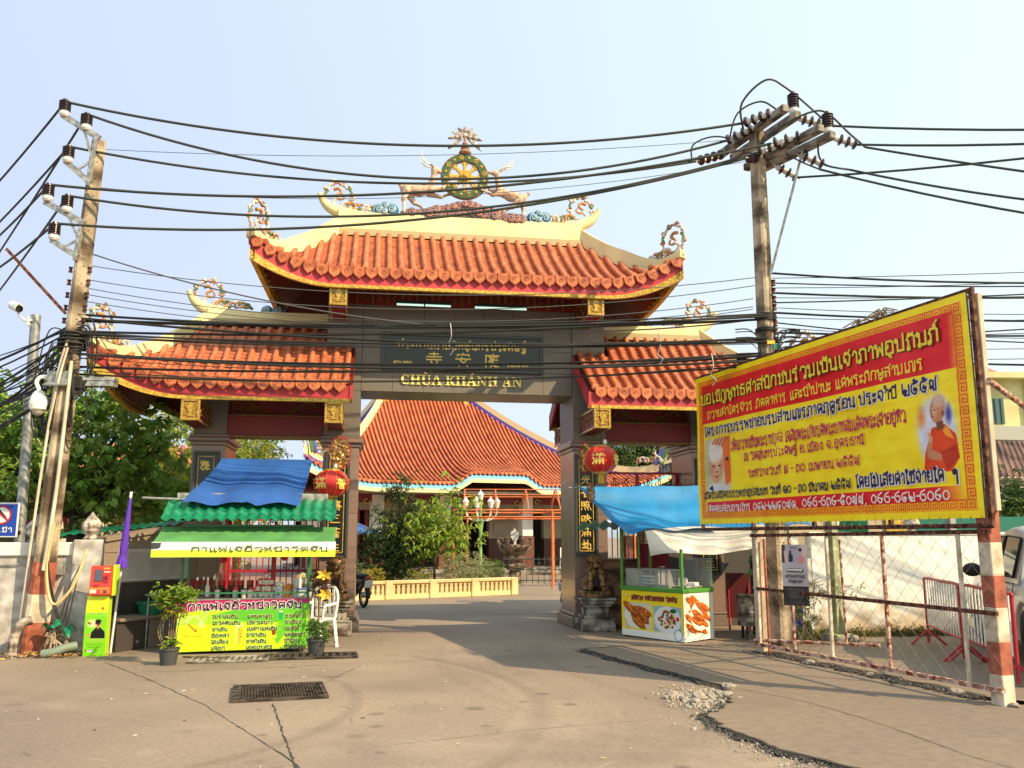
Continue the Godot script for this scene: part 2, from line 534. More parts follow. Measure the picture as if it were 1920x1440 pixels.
func _xc(ch: String) -> float:
	if ch == "i":
		return 1.0
	if ch == "j":
		return 2.0
	return 10.0 if ch == "a" else float(ch.to_int())

func pen(m: MB,code: String,o: Vector2,u: float,w: float,z: float,aspect := 1.0,han := false) -> void:
	for stroke in code.split("/",false):
		var last = null
		for tok in stroke.split(" ",false):
			var loop: bool = tok.begins_with("o")
			if loop:
				tok = tok.substr(1)
			var yc := _coord(tok[1])
			if han and yc < 0:
				yc = 0
			var p := o+Vector2(_xc(tok[0])*u*aspect,yc*u)
			if loop:
				var r := u*1.0
				for k in 8:
					nib(m,p+Vector2(cos(TAU*k/8),sin(TAU*k/8))*r,p+Vector2(cos(TAU*(k+1)/8),sin(TAU*(k+1)/8))*r,w*0.8,z)
			if last != null:
				nib(m,last,p,w,z)
			last = p
var nib_step := 0
func nib(m: MB,a: Vector2,b: Vector2,w: float,z: float) -> void:
	var d := (b-a)
	if d.length() < 1e-6:
		d = Vector2(w*0.1,0)
	d = d.normalized()
	var q := Vector2(-d.y,d.x)*w*0.5
	a -= d*w*0.42
	b += d*w*0.42
	nib_step = (nib_step+1) % 7
	var zz := z+nib_step*0.00025
	m.quad(Vector3(a.x-q.x,a.y-q.y,zz),Vector3(b.x-q.x,b.y-q.y,zz),Vector3(b.x+q.x,b.y+q.y,zz),Vector3(a.x+q.x,a.y+q.y,zz))
func thai_width(s: String) -> float:
	var w := 0.0
	for ch in s:
		w += thai_step(ch)
	return w
func thai_step(ch: String) -> float:
	if "ั ิ ี ึ ื ็ ่ ้ ๊ ๋ ์ ุ ู".contains(ch) and ch != " ":
		return 0.0
	if ch == " ":
		return 4.0
	if ch == "า" or ch == "ำ":
		return 5.2
	if ch == "ะ" or ch == "เ" or ch == "โ" or ch == "ใ" or ch == "ไ" or ch == "-" or ch == "." or ch == ",":
		return 4.4
	if "ญณผฝ๐๑๒๔๕๖๘๙".contains(ch):
		return 8.3
	return 7.4

func thai_line(m: MB,s: String,x0: float,x1: float,y: float,h: float,pen_w: float,z: float,yslope := 0.0) -> void:
	var u := h/7.0
	var total := thai_width(s)*u
	var asp := (x1-x0)/total
	var x := x0
	var prev := x0
	var upper := false
	for ch in s:
		var st := thai_step(ch)
		var code: String = THAI.get(ch,"00 05 17 47 56 50")
		var yy := y+(x-x0)*yslope
		if st == 0.0:
			var lift := 0.0
			if "่้๊๋".contains(ch) and not upper:
				lift = -2.0
			if "ัิีึื็์".contains(ch):
				upper = true
			pen(m,code,Vector2(prev+u*asp*1.6,yy+lift*u),u*0.92,pen_w*0.8,z,asp)
		else:
			upper = false
			if code != "":
				pen(m,code,Vector2(x,yy),u,pen_w,z,asp)
			prev = x
			x += st*u*asp
func han_char(m: MB,ch: String,ctr: Vector2,size: float,pen_w: float,z: float) -> void:
	pen(m,HAN[ch],ctr-Vector2(size*0.5,size*0.47),size/10.0,pen_w,z,1.0,true)
func latin(text: String,serif: bool,height: float,depth: float) -> TextMesh:
	var f := SystemFont.new()
	f.font_names = PackedStringArray(["Droid Serif" if serif else "Droid Sans"])
	f.font_weight = 700
	var tm := TextMesh.new()
	tm.font = f
	tm.text = text
	tm.font_size = 64
	tm.pixel_size = height/46.0
	tm.depth = depth
	tm.curve_step = 2.0
	return tm

class Roof:
	var xl: float; var xr: float
	var rl: float; var rr: float
	var zf: float; var zb: float
	var zc: float
	var push := 0.2
	var bx := 1.4
	var ye: float; var yr: float
	var up := 0.5
	var hip_l := true
	var hip_r := true
	var bow := 0.25
	var bump_h := 0.0
	var bump_c := 0.0
	var bump_w := 1.2
	var bump_r := 0.8
	func t(side: int,a: float) -> float:
		if side < 2:
			var f := 0.0
			if hip_l:
				f = maxf(f,(xl+bx-a)/bx)
			if hip_r:
				f = maxf(f,(a-xr+bx)/bx)
			return clampf(f,0,1)
		return clampf(maxf((a-zf+bx)/bx,(zb+bx-a)/bx),0,1)
	func eave(side: int,a: float) -> float:
		var p := push*pow(t(side,a),2.0)
		match side:
			0: return zf+p
			1: return zb-p
			2: return xl+push-p
		return xr-push+p
	func apex(side: int) -> float:
		return zc if side < 2 else (rl if side == 2 else rr)
	func send(side: int,a: float) -> float:
		var e := eave(side,a)
		var h := apex(side)
		if side < 2:
			var ec := (zf+push) if side == 0 else (zb-push)
			if hip_l and a < rl:
				h = lerpf(ec,zc,clampf((a-xl)/(rl-xl),0,1))
			elif hip_r and a > rr:
				h = lerpf(ec,zc,clampf((xr-a)/(xr-rr),0,1))
		else:
			var c := xl if side == 2 else xr
			if a > zc:
				h = lerpf(c,apex(side),clampf((zf+push-a)/(zf+push-zc),0,1))
			else:
				h = lerpf(c,apex(side),clampf((a-zb+push)/(zc-zb+push),0,1))
		return clampf((e-h)/(e-apex(side)),0,1)
	func y(side: int,a: float,s: float) -> float:
		return ye+(yr-ye)*(s*(1-bow)+bow*s*s)+up*pow(t(side,a),2.1)*(1-s)*(1-s)+(bump_h*clampf((bump_w+bump_r-absf(a-bump_c))/bump_r,0,1)*pow(1-s,3.0) if side == 0 and bump_h > 0 else 0.0)
	func p(side: int,a: float,s: float) -> Vector3:
		var d := lerpf(eave(side,a),apex(side),s)
		return Vector3(a,y(side,a,s),d) if side < 2 else Vector3(d,y(side,a,s),a)
	func out(side: int) -> Vector3:
		return [Vector3(0,0,1),Vector3(0,0,-1),Vector3(-1,0,0),Vector3(1,0,0)][side]
	func along(side: int) -> Vector2:
		return Vector2(xl,xr) if side < 2 else Vector2(zb-push,zf+push)
	func hip(left: bool,front: bool,q: float,lift: float) -> Vector3:
		var cx := xl if left else xr
		var ex := rl if left else rr
		var a := lerpf(cx,ex,q)
		var side := 0 if front else 1
		return p(side,a,send(side,a))+Vector3(0,lift,0)

func roof_deck(m: MB,r: Roof,side: int,dy: float,s0 := 0.0,s_max := 1.0,na := 40,ns := 10) -> void:
	var lim := r.along(side)
	var g := []
	for i in na+1:
		var a := lerpf(lim.x+0.002,lim.y-0.002,float(i)/na)
		var e := minf(r.send(side,a),s_max)
		var row := []
		for j in ns+1:
			row.append(r.p(side,a,lerpf(minf(s0,e),e,float(j)/ns))+Vector3(0,dy,0))
		g.append(row)
	m.grid(g,true,side == 1 or side == 2)

func roof_fascia(m: MB,r: Roof,side: int,hi: float,lo: float,grow: float,inset: float,thick: float,na := 36) -> void:
	var lim := r.along(side)
	var o := r.out(side)
	var prev := []
	for i in na+1:
		var a := lerpf(lim.x,lim.y,float(i)/na)
		var e := r.p(side,a,0)-o*inset
		var g := grow*pow(r.t(side,a),2.0)
		var cur := [e+Vector3(0,-lo-g,0),e+Vector3(0,-hi,0),e+Vector3(0,-hi,0)-o*thick,e+Vector3(0,-lo-g,0)-o*thick]
		if i > 0:
			for k in 4:
				m.quad(prev[k],cur[k],cur[(k+1) % 4],prev[(k+1) % 4])
		prev = cur

func roll_piece(m: MB,r: Roof,side: int,a: float,s0: float,s1: float,rad: float,lift: float,sides := 8) -> void:
	var pts := PackedVector3Array()
	for j in 4:
		pts.append(r.p(side,a,lerpf(s0,s1,j/3.0))+Vector3(0,lift,0))
	m.tube(pts,PackedFloat32Array([rad*1.03,rad*1.02,rad,rad*0.99]),sides,true)

func pan_piece(m: MB,r: Roof,side: int,a: float,s0: float,s1: float,w: float,dy: float) -> void:
	var o := r.out(side)
	var x := Vector3(1,0,0) if side < 2 else Vector3(0,0,1)
	var p0 := r.p(side,a,s0)
	var p1 := r.p(side,a,s1)
	var f := []
	var b := []
	for k in 4:
		var u := (k/3.0-0.5)
		var dip := (u*u*4-1)*0.022
		f.append(p0+x*u*w+Vector3(0,dy+dip+0.022,0)+o*0.008)
		b.append(p1+x*u*w+Vector3(0,dy+dip,0))
	for k in 3:
		m.quad(f[k],f[k+1],b[k+1],b[k])
		m.quad(f[k]-Vector3(0,0.024,0),f[k+1]-Vector3(0,0.024,0),f[k+1],f[k])

func drip_mesh() -> ArrayMesh:
	var m := MB.new()
	var o := PackedVector2Array()
	for q in [[-0.104,0.035],[-0.105,-0.055],[-0.097,-0.095],[-0.066,-0.132],[-0.028,-0.158],[0,-0.182],[0.028,-0.158],[0.066,-0.132],[0.097,-0.095],[0.105,-0.055],[0.104,0.035]]:
		o.append(Vector2(q[0],q[1]))
	m.prism(o,-0.012,0.012)
	var rim := PackedVector3Array()
	for q in o:
		rim.append(Vector3(q.x*0.9,q.y*0.9,0.012))
	m.tube(rim,0.007,5)
	m.tube(spiral(Vector3(0,-0.045,0.013),0.045,0.012,0,TAU*1.3),0.008,5)
	return m.mesh()

func scroll_mesh(seed_: int,tail := 0.9) -> ArrayMesh:
	var rng := RandomNumberGenerator.new()
	rng.seed = seed_
	var m := MB.new()
	var white := Color(0.60,0.53,0.46)
	var pink := Color(0.42,0.27,0.22)
	var green := Color(0.12,0.18,0.08)
	var ochre := Color(0.46,0.23,0.08)
	var n := 9
	for i in n:
		var a := deg_to_rad(-75+i*38.0+rng.randf_range(-7,7))
		var b := deg_to_rad(-75+(i+1)*38.0+rng.randf_range(-5,5))
		if i == n-1:
			break
		var r := 0.27*rng.randf_range(0.88,1.12)
		var p0 := Vector3(cos(a)*r,0.36+sin(a)*r*1.1,rng.randf_range(-0.03,0.03))
		var p1 := Vector3(cos(b)*r,0.36+sin(b)*r*1.1,rng.randf_range(-0.03,0.03))
		m.col = [pink,white,green,white][i % 4]
		var q := (p0+p1)*0.5+Vector3(cos((a+b)*0.5),sin((a+b)*0.5),0)*0.05
		m.tube(smooth_path([p0,q,p1],4),radii(9,0.040,0.022),7)
		m.col = [white,green,pink,white,ochre][(i+seed_) % 5]
		var t := a+rng.randf_range(-0.9,0.5)
		m.tube(spiral(p0+Vector3(cos(a),sin(a),0)*0.045,0.075*rng.randf_range(0.6,1.2),0.015,t-2.2,t+1.4,Vector3.RIGHT,Vector3.UP,8),radii(9,0.042,0.016),6)
		if rng.randf() < 0.7:
			m.ell(p1+Vector3(cos(b),sin(b),0)*0.06,Vector3(0.065,0.035,0.035)*rng.randf_range(0.7,1.2),7,5,Basis(Vector3(0,0,1),b+rng.randf_range(-0.8,0.8)))
	m.col = ochre
	m.tube(smooth_path([Vector3(-0.12,0.50,0),Vector3(0.0,0.53,0.02),Vector3(0.06,0.44,0),Vector3(-0.04,0.36,0.02),Vector3(0.02,0.27,0),Vector3(0.13,0.31,0),Vector3(0.10,0.40,0.02)],5),radii(31,0.042,0.022),7)
	m.col = white
	m.tube(smooth_path([Vector3(-0.02,0.30,0),Vector3(-0.12,0.20,0.02),Vector3(-0.02,0.08,0)],4),0.034,6)
	var x := 0.22
	var k := 0
	while x < tail:
		m.col = [white,ochre,green,pink][k % 4]
		var s := 0.13*(1.2-x*0.55)*rng.randf_range(0.75,1.2)
		var t := rng.randf_range(2.6,4.0)
		m.tube(spiral(Vector3(x,0.11-0.04*x,rng.randf_range(-0.03,0.03)),s,0.02,t,t-rng.randf_range(4.2,6.0),Vector3.RIGHT,Vector3.UP,10),radii(11,0.045,0.018),6)
		m.ell(Vector3(x+0.05,0.045,0.02),Vector3(0.08,0.04,0.05)*rng.randf_range(0.7,1.1),7,5,Basis(Vector3(0,0,1),rng.randf_range(-0.6,0.9)))
		x += 0.115
		k += 1
	return m.mesh()
func cloud_mesh(blobs: Array,base: Color,line: Color,seed_: int) -> ArrayMesh:
	var m := MB.new()
	for b in blobs:
		var c := Vector3(b[0],b[1],b[3])
		var r: float = b[2]
		m.col = base
		m.ell(c,Vector3(r,r,0.12),14,8)
		m.col = line
		for k in 2:
			var pts := PackedVector3Array()
			var a0 := 2.5+k*2.2+seed_
			for i in 17:
				var f := i/16.0
				var rr := lerpf(r*(0.92-0.35*k),r*0.12,f)
				var a := a0-f*7.0
				var q := Vector2(cos(a),sin(a))*rr
				pts.append(c+Vector3(q.x,q.y,0.12*sqrt(maxf(0.0,1-q.length_squared()/(r*r)))+0.004))
			m.tube(pts,0.014,5)
	return m.mesh()

const GATE_AT := Vector3(-0.88,0,-16.72)
const GATE_TURN := 0.1588
func gate_roof(gate: Node3D,called: String,r: Roof,front: Array,single_pans: bool,ridge_from: float,ridge_to: float,seed_: int) -> Node3D:
	var rng := RandomNumberGenerator.new()
	rng.seed = seed_
	var deck := MB.new()
	for side in 4:
		if (side == 2 and not r.hip_l) or (side == 3 and not r.hip_r):
			continue
		roof_deck(deck,r,side,-0.035,0.0,0.985 if side < 2 else 1.0)
		var lim := r.along(side)
		var g := []
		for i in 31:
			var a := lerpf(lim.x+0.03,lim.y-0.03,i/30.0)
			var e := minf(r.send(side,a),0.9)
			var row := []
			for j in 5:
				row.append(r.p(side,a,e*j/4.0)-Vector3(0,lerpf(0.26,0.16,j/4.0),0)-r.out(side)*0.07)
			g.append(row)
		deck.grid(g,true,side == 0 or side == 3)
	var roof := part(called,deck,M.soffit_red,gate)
	var tiles := [M.tile,M.tile_b,M.tile_c,M.tile]
	var step := 0.215
	var rest := MB.new()
	var pans := MB.new()
	var drips := []
	var drip := drip_mesh()
	for side in 4:
		if (side == 2 and not r.hip_l) or (side == 3 and not r.hip_r):
			continue
		var lim := r.along(side)
		var n := int((lim.y-lim.x-0.08)/step)
		for i in n+1:
			var a := lim.x+0.055+i*step+(lim.y-lim.x-0.11-n*step)*0.5
			var e := minf(r.send(side,a),0.9 if side < 2 else 1.0)
			if front.size() == 3 and side == 0 and a > front[1] and a < front[2]:
				e = minf(e,front[0])
			var len := r.p(side,a,0).distance_to(r.p(side,a,e))
			if len < 0.05:
				e = maxf(e,0.05)
			var segs := maxi(1,roundi(len/0.46))
			for k in segs:
				var s0 := e*k/segs
				var s1 := e*(k+1)/segs+0.004
				if side == 0:
					var m := MB.new()
					var j := r.p(side,a,s0)
					roll_piece(m,r,side,a+rng.randf_range(-0.004,0.004),s0,s1,0.051,0.036)
					if k == 0:
						var q := r.p(0,a,0)+Vector3(0,0.036,0)
						m.lathe([Vector2(0.058,-0.03),Vector2(0.058,0.018),Vector2(0.042,0.026),Vector2(0,0.026)],12,q,Basis(Vector3.RIGHT,Vector3(0,0,1),Vector3(0,-1,0)))
					part("roll_tile",m,tiles[rng.randi() % 4],roof)
				else:
					roll_piece(rest,r,side,a,s0,s1,0.051,0.036,6)
			if i < n:
				var b := a+step*0.5
				var eb := minf(r.send(side,b),0.9 if side < 2 else 1.0)
				if front.size() == 3 and side == 0 and b > front[1] and b < front[2]:
					eb = minf(eb,front[0])
				var lb := r.p(side,b,0).distance_to(r.p(side,b,eb))
				var np := maxi(1,roundi(lb/(0.135 if single_pans else 0.105)))
				for k in np:
					if single_pans and side == 0:
						var m := MB.new()
						pan_piece(m,r,side,b,eb*k/np,eb*(k+1)/np,0.17,0.0)
						part("pan_tile",m,tiles[rng.randi() % 4],roof)
					else:
						pan_piece(pans,r,side,b,eb*k/np,eb*(k+1)/np,0.17,0.0)
				var q := r.p(side,b,0)+r.out(side)*0.035
				if side == 0:
					var d := part("drip_tile",drip,tiles[rng.randi() % 4],roof,q)
					d.rotation.x = rng.randf_range(-0.05,0.02)
					var sl := (r.p(0,b+0.05,0)-r.p(0,b-0.05,0))
					d.rotation.z = atan2(sl.y,sl.x)
				else:
					var keep := rest.t
					rest.t = Transform3D(Basis(Vector3.UP,[0.0,PI,-PI/2,PI/2][side]),q)
					rest.prism(PackedVector2Array([Vector2(-0.1,0.03),Vector2(-0.1,-0.05),Vector2(0,-0.16),Vector2(0.1,-0.05),Vector2(0.1,0.03)]),-0.012,0.012)
					rest.t = keep
	if pans.v.size():
		stuff(part("pan_tiles",pans,M.tile_b,roof))
	if rest.v.size():
		stuff(part("far_side_tiles",rest,M.tile_b,roof))
	var fas := MB.new()
	var gold := MB.new()
	for side in 4:
		if (side == 2 and not r.hip_l) or (side == 3 and not r.hip_r):
			continue
		roof_fascia(fas,r,side,0.045,0.29,0.11,0.02,0.05)
		roof_fascia(gold,r,side,0.285,0.345,0.11,0.0,0.085)
	part("fascia",fas,M.fascia_red,roof)
	part("gold_edge",gold,M.trim_gold,roof)
	var carve := MB.new()
	for side in 4:
		if side == 0 or (side == 2 and not r.hip_l) or (side == 3 and not r.hip_r):
			continue
		var lim := r.along(side)
		var a := lim.x+0.12
		while a < lim.y-0.12:
			var q := r.p(side,a,0)-r.out(side)*0.085-Vector3(0,0.21+0.07*r.t(side,a),0)
			carve.ell(q,Vector3(0.06,0.055,0.06),7,5)
			a += 0.17
	part("carved_border",carve,M.gilt_dark,roof)
	var rg := MB.new()
	var band := MB.new()
	var n2 := 14
	var prev := []
	var prevb := []
	for i in n2+1:
		var f := float(i)/n2
		var x := lerpf(ridge_from,ridge_to,f)
		var lift := 0.0
		if r.hip_l:
			lift = maxf(lift,clampf((ridge_from+0.9-x)/0.9,0,1))
		if r.hip_r:
			lift = maxf(lift,clampf((x-ridge_to+0.9)/0.9,0,1))
		var top := r.yr+0.34*(1.0 if r.hip_l and r.hip_r else 0.42)+0.05*lift*lift
		var bot := r.yr-0.04
		var cur := [Vector3(x,bot,r.zc+0.15),Vector3(x,top,r.zc+0.13),Vector3(x,top,r.zc-0.13),Vector3(x,bot,r.zc-0.15)]
		var curb := [Vector3(x,bot-0.13,r.zc+0.21),Vector3(x,bot+0.02,r.zc+0.17),Vector3(x,bot+0.02,r.zc-0.17),Vector3(x,bot-0.13,r.zc-0.21)]
		if i > 0:
			for k in 4:
				rg.quad(prev[k],cur[k],cur[(k+1) % 4],prev[(k+1) % 4])
				band.quad(prevb[k],curb[k],curb[(k+1) % 4],prevb[(k+1) % 4])
		else:
			rg.quad(cur[3],cur[0],cur[1],cur[2])
		if i == n2:
			rg.quad(cur[0],cur[3],cur[2],cur[1])
		prev = cur
		prevb = curb
	var ridge := part("ridge",rg,M.ridge_yellow,roof)
	part("mosaic_band",band,M.ridge_band,roof)
	for left in [true,false]:
		if (left and not r.hip_l) or (not left and not r.hip_r):
			continue
		for fr in [true,false]:
			var h := MB.new()
			var hb := MB.new()
			var pv := []
			var dirx := -1.0 if left else 1.0
			var big := 0.30 if r.hip_l and r.hip_r else 0.20
			for i in 21:
				var q := i/20.0
				var c := r.hip(left,fr,q,0.0)
				var hgt := lerpf(0.10,big,smoothstep(0.12,0.55,q))
				var w := 0.11
				var side := Vector3(0.78*dirx*(1 if fr else 1),0,-0.62 if fr else 0.62)*w
				var cur := [c-side+Vector3(0,-0.05,0),c-side*0.8+Vector3(0,hgt,0),c+side*0.8+Vector3(0,hgt,0),c+side+Vector3(0,-0.05,0)]
				if i > 0:
					for k in 4:
						h.quad(pv[k],cur[k],cur[(k+1) % 4],pv[(k+1) % 4])
				else:
					h.quad(cur[0],cur[1],cur[2],cur[3])
				pv = cur
			part("hip_ridge",h,M.ridge_yellow,roof)
			var sc := scroll_mesh(seed_*7+(1 if fr else 3),0.7)
			var o := part("corner_scroll",sc,M.paint,roof)
			var c0 := r.hip(left,fr,0.07,0.09)
			var c1 := r.hip(left,fr,0.28,0.09)
			var d := (c1-c0).normalized()
			var zz := d.cross(Vector3.UP).normalized()
			o.transform = Transform3D(Basis(d,zz.cross(d),zz)*Basis.from_scale(Vector3(0.8,0.85,0.9)),c0)
		var ex := ridge_from if left else ridge_to
		var sg := -1.0 if left else 1.0
		var top := r.yr+0.34*(1.0 if r.hip_l and r.hip_r else 0.42)+0.04
		var hp := bez(Vector3(ex-sg*0.35,top-0.04,r.zc),Vector3(ex+sg*0.05,top-0.06,r.zc),Vector3(ex+sg*0.28,top+0.06,r.zc),Vector3(ex+sg*0.40,top+0.36,r.zc),12)
		var horn := MB.new()
		var rr := PackedFloat32Array()
		for i in 13:
			rr.append(0.115*pow(sin(PI*clampf(0.30+0.62*i/12.0,0,1)),0.8))
		horn.tube(hp,rr,10,true)
		part("ridge_horn",horn,M.ridge_yellow,roof)
		var o2 := part("ridge_scroll",scroll_mesh(seed_*11+(5 if left else 8),0.95),M.paint,roof,Vector3(ex+sg*0.02,top+0.02,r.zc))
		if not left:
			o2.rotation.y = PI
		o2.scale = Vector3.ONE*(0.85 if r.hip_l and r.hip_r else 0.82)
	return roof
func gilt_vase(m: MB,w: float,h: float) -> void:
	m.t = m.t
	var o := PackedVector2Array()
	for q in [[-0.30,-0.44],[-0.18,-0.36],[-0.10,-0.2],[-0.16,-0.05],[-0.26,0.12],[-0.22,0.3],[-0.08,0.42],[0,0.46],[0.08,0.42],[0.22,0.3],[0.26,0.12],[0.16,-0.05],[0.10,-0.2],[0.18,-0.36],[0.30,-0.44]]:
		o.append(Vector2(q[0]*w,q[1]*h))
	m.prism(o,0.0,0.018)
func beam_end(gate: Node3D,x: float,y: float,z0: float,z1: float,left_hip: bool) -> void:
	var w := 0.31
	var h := 0.37
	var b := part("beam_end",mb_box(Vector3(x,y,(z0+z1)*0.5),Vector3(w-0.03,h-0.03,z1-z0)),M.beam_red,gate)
	var f := MB.new()
	for s in [-1,1]:
		f.box(Vector3(x+s*(w*0.5-0.022),y,z1),Vector3(0.044,h,0.05),Basis.IDENTITY,0.006)
		f.box(Vector3(x,y+s*(h*0.5-0.022),z1),Vector3(w-0.088,0.044,0.05),Basis.IDENTITY,0.006)
		f.box(Vector3(x+s*(w*0.5-0.012),y-h*0.5+0.012,(z0+z1)*0.5-0.02),Vector3(0.03,0.03,z1-z0-0.04))
		f.box(Vector3(x+s*(w*0.5-0.012),y+h*0.5-0.012,(z0+z1)*0.5-0.02),Vector3(0.03,0.03,z1-z0-0.04))
	part("gilt_frame",f,M.gilt,b)
	var d := MB.new()
	for s in [-1,1]:
		var k := 0
		var z := z0+0.12
		while z < z1-0.1:
			var ax := Vector3(0,0,1 if k % 2 else -1)
			d.tube(spiral(Vector3(x+s*(w*0.5-0.012),y+(0.06 if k % 2 else -0.05),z),0.10,0.02,0.4,6.2,ax,Vector3.UP,12),0.016,5)
			z += 0.16
			k += 1
	part("side_carving",d,M.gilt_dark,b)
	var pnl := MB.new()
	pnl.box(Vector3(x,y,z1-0.006),Vector3(w-0.09,h-0.09,0.02))
	part("end_panel",pnl,mat("gilt_mid",Color(0.50,0.29,0.06),0.45,0.3,"wear",3.0),b)
	var v := MB.new()
	v.t = Transform3D(Basis.IDENTITY,Vector3(x,y,z1+0.004))
	gilt_vase(v,0.21,0.26)
	for s in [-1,1]:
		for k in 2:
			v.tube(spiral(Vector3(s*0.07,0.07-0.13*k,0.006),0.035,0.01,0,s*5.0,Vector3.RIGHT,Vector3.UP,10),0.008,5)
	part("lotus_vase",v,M.gilt,b)
func column(gate: Node3D,x0: float,x1: float,top: float) -> Node3D:
	var c := (x0+x1)*0.5
	var w := x1-x0
	var m := MB.new()
	m.box(Vector3(c,1.79,-0.6),Vector3(w-0.012,3.04,1.188))
	var col := part("column",m,M.granite,gate)
	for i in 5:
		part("granite_block",mb_box(Vector3(c,0.27+0.608*(i+0.5),-0.6),Vector3(w,0.603,1.2),0.004),M.granite_pink if i % 2 else M.granite_rose,col)
	var b := MB.new()
	b.box(Vector3(c,0.10,-0.6),Vector3(w+0.16,0.20,1.36),Basis.IDENTITY,0.012)
	b.box(Vector3(c,0.235,-0.6),Vector3(w+0.08,0.07,1.28),Basis.IDENTITY,0.02)
	part("plinth",b,M.granite,col)
	var k := MB.new()
	k.box(Vector3(c,3.345,-0.6),Vector3(w+0.06,0.07,1.26),Basis.IDENTITY,0.015)
	k.box(Vector3(c,3.42,-0.6),Vector3(w+0.16,0.08,1.36),Basis.IDENTITY,0.02)
	k.box(Vector3(c,3.485,-0.6),Vector3(w+0.10,0.05,1.30),Basis.IDENTITY,0.01)
	part("capital",k,M.granite_pink,col)
	var u := MB.new()
	u.box(Vector3(c,(3.51+top)*0.5,-0.6),Vector3(w-0.012,top-3.51,1.188))
	part("upper_shaft",u,M.granite,col)
	var nb := roundi((top-3.51)/0.45)
	for i in nb:
		var hh := (top-3.51)/nb
		part("granite_block",mb_box(Vector3(c,3.51+hh*(i+0.5),-0.6),Vector3(w,hh-0.005,1.2),0.004),M.granite_grey,col)
	return col
func couplet(gate: Node3D,x: float,y0: float,y1: float,chars: String) -> void:
	var w := 0.45
	var h := y1-y0
	var c := (y0+y1)*0.5
	var fr := MB.new()
	for s in [-1,1]:
		fr.box(Vector3(x+s*(w*0.5-0.025),c,0.03),Vector3(0.05,h,0.06),Basis.IDENTITY,0.008)
		fr.box(Vector3(x,c+s*(h*0.5-0.025),0.03),Vector3(w-0.1,0.05,0.06),Basis.IDENTITY,0.008)
	var p := part("couplet_board",fr,M.slate_frame,gate)
	part("board_face",mb_box(Vector3(x,c,0.016),Vector3(w-0.1,h-0.1,0.03)),M.black_stone,p)
	var g := MB.new()
	for s in [-1,1]:
		g.box(Vector3(x+s*0.135,c,0.034),Vector3(0.014,h-0.19,0.01))
		g.box(Vector3(x,c+s*(h*0.5-0.095),0.034),Vector3(0.256,0.014,0.01))
	part("gold_line",g,M.trim_gold,p)
	var n := chars.length()
	for i in n:
		var m := MB.new()
		han_char(m,chars[i],Vector2(x,y1-0.21-(h-0.4)*(i+0.1)/(n-0.8)),0.185,0.0165,0.036)
		part("gold_character",m,M.gold_letter,p)
